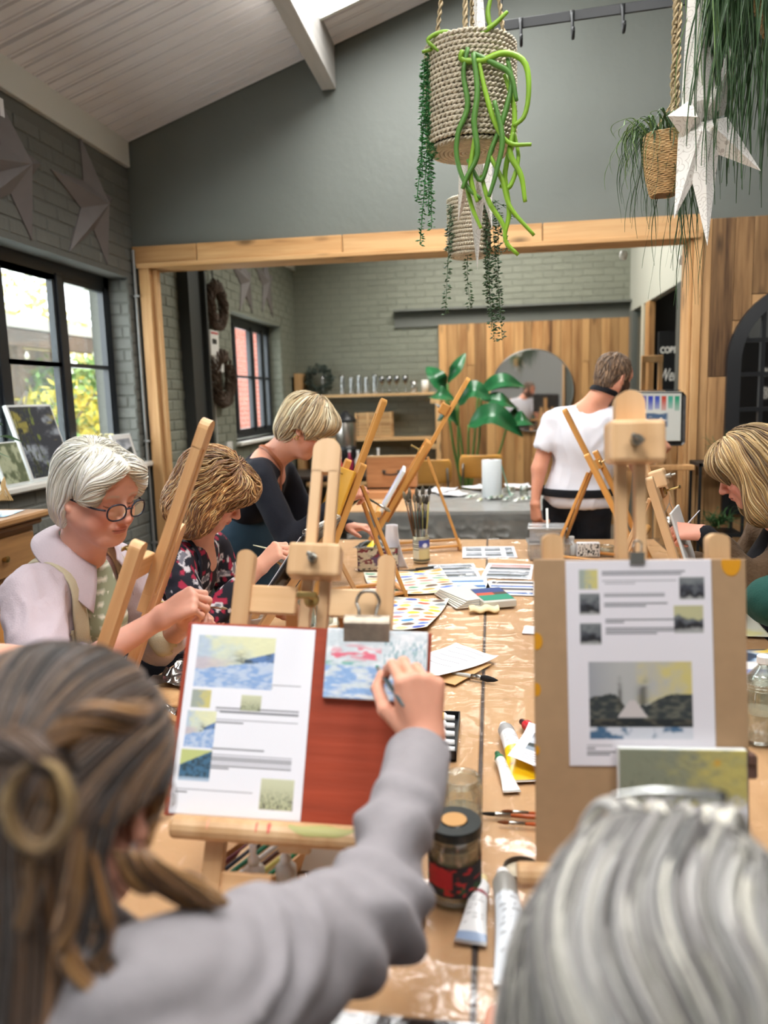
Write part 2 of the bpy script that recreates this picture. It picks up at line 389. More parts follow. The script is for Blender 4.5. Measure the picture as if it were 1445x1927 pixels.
# brick faces of the window reveals
bricks('trim_reveal', (XL-.17, 4.894, 1.16), (1, 0, 0), (0, -1, 0), .17, 1.2, BRICKP, MORT, thick=.1)
bricks('trim_reveal', (XL-.17, 8.574, 1.18), (1, 0, 0), (0, -1, 0), .17, 1.18, BRICKB, MORTB, thick=.1)
struct('trim_fascia', span(XL-.28, XL+.03, -3.1, YG-.01, 3.07, 3.30, .004), FASC)
struct('trim_fascia', span(XL-.28, XL+.03, YG+.13, YB, 3.07, 3.30, .004), FASC)
# back wall
bricks('wall_back', (XL, YB, 0), (1, 0, 0), (0, -1, 0), 4.2, 3.3, BRICKB, MORTB, holes=[(1.72, 4.2, 0, 2.52)], thick=.2, slab=False, parent=struct('wall_back', span(-2.7, 4.6, YB, YB+.2, 0, 5.2), MORTB))
struct('trim_lintel', join(span(-1.13, 1.58, YB-.14, YB-.005, 2.535, 2.56, .002), span(-1.13, 1.58, YB-.03, YB-.004, 2.36, 2.53)), GREYP)
# gable wall with the big opening
def gable():
    x0, x1, zo = -2.27, 1.2, 2.50
    pts = [(-2.62, 0), (x0, 0), (x0, zo), (x1, zo), (x1, 0), (3.7, 0), (3.7, ZC(3.7)+.2), (-2.62, ZC(-2.62)+.2)]
    V = [(x, YG+.01, z) for x, z in pts]+[(x, YG+.13, z) for x, z in pts]
    Fc = [[0, 1, 2, 7], [2, 3, 6, 7], [3, 4, 5, 6], [15, 10, 9, 8], [15, 14, 11, 10], [14, 13, 12, 11]]+[[i, i+8, (i+1) % 8+8, (i+1) % 8] for i in range(8)]
    struct('wall_gable', (V, Fc), GREEN)
gable()
struct('wall_right', span(3.6, 3.75, -3.2, 9.3, 0, 5.4), mat('dark_wall', S(58, 58, 56), .7))
struct('wall_rear', span(-2.7, 3.7, -3.3, -3.15, 0, 5.4), mat('rear_wall', S(150, 148, 142), .7))
# ceiling: narrow boards running up the slope, each one its own piece
ce = root_struct('ceiling')
def ceil():
    L = (3.75+2.42)/math.cos(math.atan(SLOPE)); M0 = Tm(-2.33, 0, 3.236) @ Ry(RT)
    wdt = .105; me = mkmesh('ceiling_board', xf(extrude2d([(-wdt/2+.009, 0), (-wdt/2+.013, -.014), (wdt/2-.034, -.014), (wdt/2-.030, -.007), (wdt/2-.024, -.007), (wdt/2-.020, -.014), (wdt/2-.008, -.014), (wdt/2-.004, 0), (wdt/2-.001, .012), (-wdt/2+.002, .012)], L), Rz(PI/2)), CEILM)
    y = -3.15
    while y < 9.3:
        link('ceiling_board', me, M0 @ Tm(L/2-.1, y, 0), ce); y += wdt
        if abs(y-3.68) < wdt/2: y += .012
    struct('ceiling_backing', xf(span(-.3, L, -3.2, 9.5, .014, .1), M0), mat('roof_backing', S(120, 118, 116), .8), parent=ce)
    lightm = mat('ceiling_light_diffuser', (1, 1, 1), .5, emit=(1.0, 1.0, 1.0), es=7.)
    for cx_, cy_, sx, sy, lab in [(-.38, 3.95, 1.5, 1.25, 'bright white light panel in the sloping ceiling over the timber purlin'), (.7, 2.0, 1.1, 1.1, 'white ceiling light panel above the middle of the work tables'), (-.6, .2, 1.1, 1.1, 'white ceiling light panel above the near end of the work tables'), (1.6, -.8, 1.1, 1.1, 'white ceiling light panel behind the camera, right side'), (-.3, 7.4, 1.5, 1.5, 'white ceiling light panel above the back room')]:
        r = thing('ceiling_light', (cx_, cy_, ZC(cx_)), lab, 'ceiling light')
        M = Tm(cx_, cy_, ZC(cx_)-.02) @ Ry(RT)
        ob('light_frame', join(span(-sx/2-.03, sx/2+.03, -sy/2-.03, -sy/2, -.03, .02), span(-sx/2-.03, sx/2+.03, sy/2, sy/2+.03, -.03, .02), span(-sx/2-.03, -sx/2, -sy/2, sy/2, -.03, .02), span(sx/2, sx/2+.03, -sy/2, sy/2, -.03, .02)), FASC, M, r)
        ob('diffuser', span(-sx/2, sx/2, -sy/2, sy/2, -.015, .0), lightm, M, r)
ceil()
pur = thing('roof_purlin', (-1.0, 1, 3.6), 'white-painted timber roof purlin running under the sloping ceiling into the gable wall', 'beam')
ob('timber', span(-.045, .045, -3.1, 5.0, -.2, .06, .004), mat('whitewashed_timber', S(176, 172, 166), .6, var=.15, vs=20, stretch=(1, .08, 1), rand=.01), Tm(-.985, 0, ZC(-.985)-.05), pur)
# windows
def window(name, y0, y1, z0, z1, mull, trans, X=-2.5):
    w_ = root_struct(name, (X, (y0+y1)/2, z0)); d = .05; fr = []
    fr += [span(X-d/2, X+d/2, y0, y0+.06, z0, z1), span(X-d/2, X+d/2, y1-.06, y1, z0, z1), span(X-d/2, X+d/2, y0, y1, z1-.07, z1), span(X-d/2, X+d/2, y0, y1, z0, z0+.06)]
    struct('window_frame', join(*fr), DKFRAME, parent=w_)
    for m in mull: struct('mullion', span(X-.03, X+.035, m-.035, m+.035, z0+.05, z1-.06, .004), DKFRAME, parent=w_)
    ys = [y0+.05]+list(mull)+[y1-.05]
    for a, b in zip(ys[:-1], ys[1:]):
        a += .035 if a != ys[0] else 0; b -= .035 if b != ys[-1] else 0
        struct('sash', join(span(X-.015, X+.022, a, a+.03, z0+.05, z1-.06), span(X-.015, X+.022, b-.03, b, z0+.05, z1-.06), span(X-.015, X+.022, a, b, z1-.1, z1-.06), span(X-.015, X+.022, a, b, z0+.05, z0+.09)), DKFRAME, parent=w_)
        struct('glazing_bar', span(X-.02, X+.024, a, b, trans-.012, trans+.012), DKFRAME, parent=w_)
        for p, q in ((z0+.08, trans), (trans, z1-.08)): struct('pane', span(X-.004, X+.001, a+.02, b-.02, p, q), film('window_glass', .03, (.97, .99, .99), .02), parent=w_)
window('window_1', 2.17, 4.89, 1.17, 2.37, [4.29, 3.70, 3.1], 1.793); window('window_2', 6.9, 8.57, 1.19, 2.37, [7.35, 7.93, 8.3], 1.797)
window('window_3', -2.58, .08, 1.17, 2.37, [-1.9, -1.2, -.5], 1.793)
struct('trim_sill', join(span(-2.5, XL+.055, 2.15, 4.985, 1.135, 1.17, .008)), SILLM); struct('trim_sill', span(-2.5, XL+.055, 6.85, 8.7, 1.145, 1.18, .008), SILLM)
struct('trim_sill', span(-2.5, XL+.055, -2.6, .12, 1.135, 1.17, .008), SILLM)
# timber frame of the opening
tf = root_struct('door_opening', (0, YG, 0))
def plank(name, a, b, w_, t, m, parent, face=(0, -1, 0), bev=.004, o=0., struct_=True):
    """board from a to b, width across, thickness along face"""
    a, b = np.array(a, float), np.array(b, float); L = np.linalg.norm(b-a); z = nrm(b-a); y = nrm(face)
    return ob(name, box(w_, t, L, bev), m, frame((a+b)/2, np.cross(y, z), y), parent) if False else ob(name, box(w_, t, L, bev), m, frame((a+b)/2, np.cross(y, z), None, z), parent)
for x0, x1 in ((-2.33, -1.89), (-1.885, -.93), (-.925, .31), (.315, 1.26)):
    plank('header_board', (x0, YG-.02, 2.515), (x1, YG-.02, 2.515), .115, .04, FRAMEW, tf)
plank('header_soffit', (-2.3, YG+.05, 2.448), (1.23, YG+.05, 2.448), .03, .22, FRAMEW, tf)
plank('jamb_board', (-2.255, YG-.02, 0), (-2.255, YG-.02, 2.457), .075, .045, FRAMEW, tf)
plank('jamb_board', (-2.20, YG+.02, 0), (-2.20, YG+.02, 2.43), .035, .05, FRAMEW, tf)
plank('jamb_board', (1.222, YG-.02, 0), (1.222, YG-.02, 2.457), .05, .045, FRAMEW, tf)
plank('jamb_lining', (1.185, YG+.07, 0), (1.185, YG+.07, 2.43), .02, .2, FRAMEW, tf)
for x, w_ in ((1.055, .07), (1.118, .05), (1.165, .035)): plank('low_board', (x, YG+.03, 0), (x, YG+.03, 1.24), w_, .05, FRAMEW, tf)
pipe = thing('conduit_pipe', (-2.31, YG-.03, 0), 'slim grey metal conduit pipe running up the corner beside the timber frame', 'pipe')
ob('pipe_run', tube([(-2.315, YG-.055, 0), (-2.315, YG-.055, 2.55)], .011, 10), mat('galvanised', S(150, 150, 148), .45, .6), None, pipe)
for z in (.6, 1.3, 2.25): ob('clip', span(-2.333, -2.29, YG-.068, YG-.03, z, z+.012), mat('galvanised'), None, pipe)
# reclaimed plank cladding right of the opening
cl = root_struct('wall_cladding', (2, YG, 0)); x = 1.252; i = 0
while x < 3.5:
    w_ = [.05, .13, .105, .14, .12, .1, .135][i % 7]; z = 0.; k = 0
    cuts = [[1.02], [1.62, .4], [1.95], [.9, 2.1], [1.4], [2.2, .7], [1.1]][i % 7]; zs = sorted([0, 2.545]+cuts)
    for a, b in zip(zs[:-1], zs[1:]): plank('plank', (x+w_/2, YG-.012+.004*((i*7+k*3) % 5-2)/2, a+.001), (x+w_/2, YG-.012+.004*((i*7+k*3) % 5-2)/2, b-.001), w_-.003, .03, RECL, cl, bev=.002); k += 1
    x += w_; i += 1
# back room: plank wall, left pillar, steel column, partition on the right
bp = root_struct('wall_planks', (.4, YB-.03, 0)); x = -.612; i = 0
while x < 1.55:
    w_ = [.095, .125, .11, .09, .13, .1][i % 6]; cuts = [[], [1.3], [], [1.9], [.8], []][i % 6]; zs = sorted([0, 2.375]+cuts)
    for k, (a, b) in enumerate(zip(zs[:-1], zs[1:])): plank('plank', (x+w_/2, YB-.035+.003*((i*5+k) % 4), a+.001), (x+w_/2, YB-.035+.003*((i*5+k) % 4), b-.001), w_-.003, .03, RECL2, bp, bev=.002)
    x += w_; i += 1
struct('trim_column', join(span(XL, XL+.05, 5.72, 6.06, 0, 3.5, .004), span(XL, XL+.09, 5.70, 5.73, 0, 3.5), span(XL, XL+.09, 6.05, 6.08, 0, 3.5)), mat('column_paint', S(52, 54, 52), .5))
pt = root_struct('wall_partition', (1.56, 7, 0))
struct('partition_panel', span(1.55, 1.62, 5.15, YB, 2.43, 5.0), PANELP, parent=pt)
struct('partition_post', span(1.54, 1.64, 9.02, 9.2, 0, 2.43), GREYP, parent=pt)
struct('partition_post', span(1.55, 1.61, 8.42, 8.54, 0, 2.43), mat('cream_post', S(186, 180, 160), .6), parent=pt)
plank('partition_board', (1.575, 8.2, 0), (1.575, 8.2, 2.43), .2, .06, RECL2, pt, face=(1, 0, 0))
struct('partition_post', span(1.54, 1.64, 6.72, 6.92, 0, 2.43), mat('dark_grey_post', S(70, 74, 70), .5), parent=pt)
struct('partition_base', span(1.55, 1.6, 6.9, YB, 0, .9), GREYP, parent=pt)
struct('partition_pane', span(1.57, 1.575, 8.54, 9.02, .9, 2.43), film('window_glass'), parent=pt)
# ---------------- outside the windows
struct('ground_outside', span(-40, -2.63, -15, 40, -.35, -.13), mat('grass_ground', S(120, 140, 84), .9, var=.3, vs=2))
# ================= TABLES
TZ = .75
LAM = wood('table_laminate', S(216, 172, 126), S(192, 146, 102), rough=.45, sc=5, along=(1, .12, 1), rand=.03, bump=.05)
EDGE = mat('table_edge', S(70, 52, 44), .5); LEGM = mat('table_leg_steel', S(60, 60, 62), .4, .7)
def table(name, x0, x1, y0, y1, label, top=LAM, z=TZ, t=.03, grp=None):
    r = thing(name, ((x0+x1)/2, (y0+y1)/2, 0), label, 'table', grp)
    ob('tabletop', span(x0, x1, y0, y1, z-t+.004, z-.001, .003), top, None, r)
    ob('edge_band', join(span(x0, x1, y0-.004, y0, z-t, z-.002), span(x0, x1, y1, y1+.004, z-t, z-.002), span(x0-.004, x0, y0, y1, z-t, z-.002), span(x1, x1+.004, y0, y1, z-t, z-.002)), EDGE, None, r)
    for x in (x0+.12, x1-.12):
        for y in (y0+.2, y1-.2): ob('leg', span(x-.02, x+.02, y-.02, y+.02, 0, z-t, .003), LEGM, None, r)
    for y in (y0+.2, y1-.2): ob('cross_rail', span(x0+.12, x1-.12, y-.012, y+.012, z-t-.05, z-t), LEGM, None, r)
    return r
table('work_table', -.91, -.034, .89, 4.28, 'long work table on the left of the central seam, under clear plastic')
table('work_table', -.026, .87, .89, 4.28, 'long work table on the right of the central seam, under clear plastic')
# clear plastic sheet with real creases
def plastic():
    nx, ny = 210, 340
    V, Fq, u, v = grid(nx, ny, lambda u, v: (-.94+1.84*u, .865+3.44*v, 0*u))
    n = vnoise(V*[1, 1, 0], 9, 3); n2 = vnoise(V*[1.6, .9, 0]+5, 22, 5); n3 = vnoise(V*[.6, 2.2, 0], 6, 8)
    h = (1-np.abs(n))**6*.006+(1-np.abs(n2))**7*.0035+(1-np.abs(n3))**8*.005
    drop = np.where(V[:, 1] < .885, .02, 0)+np.where(V[:, 0] < -.915, .02, 0)+np.where(V[:, 1] > 4.29, .02, 0)
    V[:, 2] = TZ+.0012+h*np.where(drop > 0, .3, 1)-drop
    tag(ob('plastic_sheet', (V, Fq), film('clear_plastic', .06, (.985, .985, .985), .16, bump=.12, bs=26), smooth=True), 'crinkled clear plastic sheet covering both long work tables', 'plastic sheet')
plastic()
# back table with hanging plastic
table('back_table', -.95, .62, 5.2, 6.6, 'back table standing crosswise behind the man, draped in grey plastic', top=mat('back_table_top', S(214, 210, 204), .5, var=.1, vs=6))
def drape():
    V, Fq, u, v = grid(160, 60, lambda u, v: (-1.0+1.66*u, 5.185+0*u, .775-.62*v))
    P = V.copy(); n = vnoise(P*[1, 0, .5], 7, 4); n2 = vnoise(P*[1.5, 0, 1.], 16, 6)
    V[:, 1] -= .012+(.02*n+.02*(1-np.abs(n2))**4)*np.minimum(1, v*3)
    tag(ob('table_drape', (V, Fq), mat('drape_plastic', S(128, 126, 120), .16, alpha=.82, spec=.9, bump=.25, bs=14, var=.15, vs=5), smooth=True), 'glossy grey plastic drape hanging down the front of the back table', 'plastic sheet')
    V, Fq, u, v = grid(80, 60, lambda u, v: (-1.0+1.66*u, 5.175+1.44*v, 0*u)); V[:, 2] = TZ+.002+.008*(1-np.abs(vnoise(V*[1, 1, 0], 8, 2)))**5
    tag(ob('table_cover', (V, Fq), film('clear_plastic2', .14, (.95, .95, .96), .2, bump=.2, bs=20, body=.25), smooth=True), 'clear plastic cover lying over the top of the back table', 'plastic sheet')
drape()
# ================= EASELS
def pose(p):
    x, y, z, a, l, r = p; return Tm(x, y, z) @ Rz(math.radians(a)) @ Rx(-math.radians(l)) @ Ry(math.radians(r))
def slat(w_, t, L, bev=.003, top_round=False):
    """board along +z from 0 to L; with rounded top"""
    if not top_round: return box(w_, t, L, bev, (0, 0, L/2))
    pts = [(-w_/2, 0), (w_/2, 0)]+[(w_/2*math.cos(a), L-w_/2*.75+w_/2*.75*math.sin(a)) for a in np.linspace(0, PI, 11)]
    return extrude2d(pts, t)
def easel(p, label, m=PINE, mast_top=.5, clamp=.265, mast_low=-.2, arms=.28, hw=.125, ledge=-.165, name='table_easel', hasclamp=True, rearspread=.09, mw=.05, crossv=.215, cw=.09, ch=.058, uw=.03, knob=True, bv=.2):
    A = pose(p); az = math.cos(math.radians(p[4])); vb = -(p[2]-TZ-.004)/az
    foot = A @ Vector((0, .03, vb)); r = thing(name, (foot.x, foot.y, TZ), label, 'easel', 'wooden table easels')
    Q = lambda u, n, v: A @ Tm(u, n, v)
    for s in (-1, 1): ob('upright', slat(uw, .024, arms-vb, top_round=True), m, Q(s*hw, .032, vb), r)
    rail = xf(box(.048, .018, 2*hw+.03, .002), Ry(PI/2))
    for v in (crossv, vb+.06):
        for s in (-1, 1): ob('crossbar', xf(box(.048, .018, hw-.03, .002), Tm(0, 0, 0)), m, Q(s*(hw/2+.014), .034, v) @ Ry(PI/2), r)
    # slotted mast: two cheeks joined at head and foot
    L = mast_top-mast_low; c = (mw-.012)/2
    head = extrude2d([(-mw/2, 0), (mw/2, 0)]+[(mw/2*math.cos(a)*1., .045+.02*math.sin(a)) for a in np.linspace(0, PI, 9)], .022)
    ob('mast', join(xf(head, Tm(0, 0, L-.065)), box(c, .022, L-.1, .0015, (-(mw-c)/2, 0, (L-.1)/2+.04)), box(c, .022, L-.1, .0015, ((mw-c)/2, 0, (L-.1)/2+.04)), box(mw, .022, .042, .0015, (0, 0, .021))), m, Q(0, .052, mast_low), r)
    if hasclamp:
        k = ob('clamp_block', box(cw, .05, ch, .006, seg=2), m, Q(0, .022, clamp), r)
        b = join(xf(cyl(.008, .014, 12), Rx(PI/2)), xf(cyl(.004, .03, 8), Rx(PI/2)), xf(box(.02, .004, .007, .0015), Tm(0, -.016, .002) @ Ry(.5)))
        ob('wing_screw', b, STEEL, Q(-.005 if p[2] > 1.1 else .0, -.003, clamp), k)
    kb = join(xf(cyl(.013, .008, 14, .002), Rx(PI/2)), xf(cyl(.004, .05, 8), Rx(PI/2)), xf(box(.034, .005, .011, .002), Tm(0, -.05, 0)))
    if knob: ob('brass_knob', kb, BRASS, Q(0, .018, crossv-.0), r)
    lg = ob('ledge', join(xf(lathe([(.0, 0), (.016, 0), (.018, .004), (.018, 2*hw+.12), (.016, 2*hw+.124), (0, 2*hw+.124)], 14), Tm(-(hw+.06), -.012, 0) @ Ry(PI/2))), m, Q(0, 0, ledge), r)
    # back legs
    top = A @ Vector((0, .075, bv)); bk = (A.to_3x3() @ Vector((0, 1, 0))); bk.z = 0; bk.normalize()
    side = A.to_3x3() @ Vector((1, 0, 0)); f0 = A @ Vector((0, .03, vb))
    H = top.z-TZ; zt = V3(*top)
    for s in (-1, 1):
        a = V3(*top)+s*np.array(side)*.045; b = np.array([top.x, top.y, TZ+.006])+np.array(bk)*(.16)+s*np.array(side)*rearspread
        d = a-b; ob('back_leg', slat(.022, .014, np.linalg.norm(d), .002), m, frame(b, None, np.array(bk)*-1, d) if False else frame(b, np.array(side), None, d), r)
    b0 = np.array([top.x, top.y, TZ+.03])+np.array(bk)*.155
    ob('back_rail', box(.02, .012, 2*rearspread, .002), m, frame(b0, None, (0, 0, 1), np.array(side)) if False else frame(b0, np.array(bk), None, np.array(side)), r)
    for s in (-1, 1):
        a = np.array(A @ Vector((s*hw, .05, vb+.03))); b = b0+s*np.array(side)*rearspread*.95; d = b-a
        ob('base_rail', slat(.022, .012, np.linalg.norm(d), .002), m, frame(a, np.array(side), None, d), r)
    ob('hinge_bolt', xf(cyl(.006, 2*hw+.05, 10), Tm(-(hw+.025), .04, 0) @ Ry(PI/2)), BRASS, Q(0, .0, vb+.06), r)
    return r
E1 = (-.308, 1.137, 1.04, 4, 25, 3); E2 = (.21, 1.094, 1.104, 4, 10, .7)
easel(E1, 'pine table easel nearest the left foreground, holding the red board', m=PINE, clamp=.268, mast_top=.505, hw=.123, arms=.285, crossv=.2)
_e1 = [o_ for o_ in COL.objects if o_.name.startswith('ledge')][-1]
for _a, _b, _c in ((.0, .10, (164, 160, 98)), (-.050, -.046, (214, 120, 96)), (-.032, -.026, (210, 100, 84)), (-.125, -.122, (222, 150, 120))):
    V_, F_, u_, v_ = grid(24, 12, lambda u, v: (_a+(_b-_a)*u, -.012-.0184*np.sin(PI*(.2+(.1+.22*np.sin(PI*u))*v)+.12*np.sin(u*9)), -.165+.0184*np.cos(PI*(.2+(.1+.22*np.sin(PI*u))*v)+.12*np.sin(u*9))))
    ob('paint_smear', (V_, F_), mat('smear_%d' % _c[0], S(*_c), .5), pose(E1), _e1, True)
easel(E2, 'pine table easel in front of the grey-haired woman, holding the brown board', m=PINE, ledge=-.243, crossv=.1, knob=False, clamp=.38, mast_top=.462, arms=.245, hw=.12, mw=.044, cw=.08, ch=.062)
easel((-.845, 1.546, 1.03, -86, 22, -1), 'empty pine table easel standing beside the woman in glasses, seen side-on', m=BEECH, clamp=.3, mast_top=.545, hasclamp=False, mast_low=.10, uw=.04, mw=.048, bv=-.12)
easel((-.50, 4.0, 1.10, -84, 31, 0), 'slender honey-coloured table easel in the middle, carrying a white canvas panel', m=HONEY, mast_top=.66, clamp=.46, mw=.04, cw=.07, hw=.11)
easel((-.66, 2.93, 1.06, -66, 23, 0), 'honey-coloured table easel carrying the yellow drawing board', m=HONEY, mast_top=.55, clamp=.28, mw=.04, hw=.12, hasclamp=False)
easel((.608, 3.679, 1.034, 72, 27, 0), 'light table easel facing right, beside the man in the white T-shirt', m=HONEY, mast_top=.52, hasclamp=False, mw=.032, hw=.1)
easel((.64, 2.60, 1.02, 72, 18, 1), 'pine table easel facing the woman in the brown jacket', m=PINE, mast_top=.34, clamp=.26, hasclamp=True, cw=.07)
easel((-.70, 2.36, .98, -72, 36, 0), 'low beech table easel under the black sketch pad, beside the curly-haired woman', m=BEECH, mast_top=.2, hasclamp=False, arms=.1, crossv=.05)
# ================= BOARDS, PAGES, PICTURES (flat print as colour on fine meshes)
PRINT = mat('print_ink', vcol=True, rough=.7); PAINTED = mat('painted_surface', vcol=True, rough=.5, bump=.15, bs=120)
def mixc(a, b, t): t = np.clip(t, 0, 1)[..., None]; return a*(1-t)+b*t
def C3(*c): return np.array(S(*c))
def nz(u, v, s, seed=0, o=3, ax=1.): return fbm(np.stack([u*ax, v, 0*u], -1), s, o, seed)
def sm(a, b, x): t = np.clip((x-a)/(b-a), 0, 1); return t*t*(3-2*t)
def winter_blue(u, v, seed=1):
    n = nz(u, v, 9, seed, 4); n2 = nz(u, v, 26, seed+3, 2, .5)
    c = mixc(C3(196, 208, 204), C3(222, 222, 182), sm(.3, .9, u*.6+v*.5+n*.2)); c = mixc(c, C3(168, 186, 214), sm(.3, .0, u+n*.2)*.6)
    c = mixc(c, C3(200, 176, 178), sm(.62, .5, v+n*.05)*sm(.6, .2, u)*.6)
    roof = (v < .52+.42*(u-.55)+.0*n) & (u > .62) & (v > .42); c = np.where(roof[..., None], mixc(C3(96, 128, 178), C3(70, 88, 104), sm(-.2, .4, n2)), c)
    tree = np.exp(-((u-.56)/.1)**2)*sm(.82, .5, v+n2*.12)*sm(.36, .42, v); c = mixc(c, C3(66, 68, 64), tree*sm(-.4, .3, n2)*.95)
    sn = v < .42-.08*np.cos(u*3)+n*.03+.04*u; c = np.where(sn[..., None], mixc(C3(190, 204, 224), C3(132, 164, 210), sm(-.6, .7, n2+n+.5*nz(u, v, 60, 9, 2, .4))), c)
    return mixc(c, c*1.12, sm(-.2, .6, n2)*.5)
def winter_dark(u, v, seed=5):
    n = nz(u, v, 8, seed, 4); n2 = nz(u, v, 24, seed+3, 2, .6)
    c = mixc(C3(178, 178, 176), C3(204, 190, 122), sm(.4, 1.1, u+n*.35)); c = mixc(c, C3(134, 138, 152), sm(.35, -.1, u)*.6)
    hill = v < .52+.08*np.sin(u*9)+n*.05-.1*np.exp(-((u-.38)/.09)**2); c = np.where(hill[..., None], mixc(C3(50, 56, 58), C3(104, 104, 92), sm(-.2, .7, n2)), c)
    tree = np.exp(-((u-.52)/.05)**2)*sm(.85, .6, v+n2*.15)*(v > .45)+np.exp(-((u-.3)/.02)**2)*sm(.8, .6, v+n2*.1)*(v > .4); c = mixc(c, C3(64, 62, 56), tree*.8)
    road = (np.abs(u-.42) < .03+.55*(.5-v)) & (v < .5) & (v > .28); c = np.where(road[..., None], C3(200, 192, 190), c)
    c = np.where(((v < .26) & (v > .16+.02*n))[..., None], mixc(C3(32, 36, 38), C3(80, 76, 66), sm(0, .6, n2)), c)
    return np.where((v < .16)[..., None], mixc(C3(206, 208, 216), C3(70, 104, 136), sm(-.1, .3, n+.6*(.4-u))), c)
def dark_mini(u, v, seed=0):
    n = nz(u, v, 5, seed, 3); c = mixc(C3(60, 62, 72), C3(120, 124, 126), sm(.3, .9, v+n*.4)); c = mixc(c, C3(34, 34, 36), sm(.5, .2, v+n*.3)); return mixc(c, C3(190, 190, 188), sm(.2, .05, v+n*.1)*.7)
def gold_mini(u, v, seed=0):
    n = nz(u, v, 5, seed, 3); return mixc(C3(160, 168, 158), C3(204, 194, 124), sm(.2, .9, u+n*.4))
def tree_mini(u, v, seed=0):
    n = nz(u, v, 14, seed, 2, 2.5); c = mixc(C3(176, 180, 144), C3(206, 208, 176), v); return mixc(c, C3(62, 66, 66), sm(-.1, .5, n)*sm(.9, .2, v+.3*n))
def house_mini(u, v, seed=0):
    n = nz(u, v, 12, seed, 2); c = mixc(C3(70, 110, 140), C3(50, 72, 84), sm(-.3, .4, n)); c = np.where((v > .5+.5*u)[..., None], C3(192, 200, 130), c); return mixc(c, C3(170, 190, 210), sm(.15, .05, v))
def photo_mini(u, v, seed=0):
    n = nz(u, v, 4, seed, 3, .6); c = mixc(C3(196, 200, 208), C3(120, 126, 134), sm(.5, .9, v+n*.3)); c = mixc(c, C3(50, 56, 52), sm(.52, .46, v+n*.1)); return mixc(c, C3(150, 160, 170), sm(.3, .2, v+n*.1)*.8)
def sea_mini(u, v, seed=0):
    n = nz(u, v, 3, seed, 2, .2); c = mixc(C3(44, 48, 56), C3(220, 206, 198), sm(.8, .5, v+n*.1)); return mixc(c, C3(70, 110, 176), sm(.35, .2, v+n*.1))
def blue_mini(u, v, seed=0):
    n = nz(u, v, 3, seed, 2, .2); return mixc(C3(50, 98, 160), C3(190, 214, 234), sm(-.2, .5, np.sin(v*9+n*2)))
def page(u, v, pics=(), text=(), base=(236, 236, 242), asp=1.414, ink=(128, 128, 134)):
    """pics: (u0,u1,v0,v1,fn,seed); text: (u0,u1,v) one line each"""
    c = np.ones(u.shape+(3,))*C3(*base)
    for (a, b, vv) in text:
        m = (np.abs(v-vv) < .0034) & (u > a) & (u < b) & (nz(u, v*0+vv, 60, int(vv*999), 1) > -.62); c = np.where(m[..., None], C3(*ink)*1.0, c)
    for a, b, d, e, fn, sd in pics:
        m = (u >= a) & (u <= b) & (v >= d) & (v <= e); cc = fn((u-a)/(b-a), (v-d)/(e-d), sd); c = np.where(m[..., None], cc, c)
    return c
def sheet(name, w_, h, M, fn, label=None, cat=None, parent=None, nx=60, ny=80, t=.0006, curl=0., mat_=None, group=None, bend=None, edge=None):
    """flat coloured sheet lying in local xy, face +z"""
    V, Fq, u, v = grid(nx, ny, lambda u, v: ((u-.5)*w_, (v-.5)*h, 0*u))
    if curl: V[:, 2] += curl*((2*u-1)**2*(2*v-1)**2)+curl*.3*np.sin(u*7+v*5)+curl*.3
    if bend: V[:, 2] += bend(u, v)
    col = fn(u, v); V, Fq = solid(V, Fq, nx, ny, t); e = np.array(edge if edge is not None else S(225, 225, 225))
    o = ob(name, (V, Fq), mat_ or PRINT, M, parent, smooth=False, attr=np.vstack([col, np.ones_like(col)*e]))
    if label: tag(o, label, cat, group)
    return o
UP = Rx(PI/2)        # local xy sheet -> stands upright facing -y
B1 = pose(E1); B2 = pose(E2)
REDM = mat('red_board_paint', S(158, 66, 42), .45, var=.22, vs=22, stretch=(.12, 1, 1.6), bump=.1, bs=60)
o = ob('drawing_board', box(.41, .006, .305, .001), REDM, B1 @ Tm(0, .008, 0)); tag(o, 'red-painted drawing board on the near left easel', 'board')
rows = [(.05, .42, 3)]
T1 = [(.29, .92, .688), (.29, .70, .672), (.27, .92, .552), (.27, .92, .538), (.3, .92, .53), (.28, .92, .492), (.28, .5, .478), (.27, .68, .34), (.27, .9, .308), (.27, .9, .294), (.27, .9, .28), (.27, .9, .266), (.27, .9, .252), (.27, .42, .24), (.03, .62, .125), (.03, .12, .11)]
P1L = [(.07, .69, .66, .945, winter_blue, 1), (.07, .22, .55, .645, gold_mini, 2), (.05, .28, .34, .53, winter_blue, 4), (.46, .62, .545, .625, tree_mini, 5), (.04, .28, .17, .325, house_mini, 6), (.68, .93, .05, .2, tree_mini, 8)]
sheet('instruction_sheet', .21, .297, B1 @ Tm(-.092, .0035, 0) @ UP, lambda u, v: page(u, v, P1L, T1), 'printed instruction sheet with blue winter landscapes on the red board', 'paper', nx=170, ny=240)
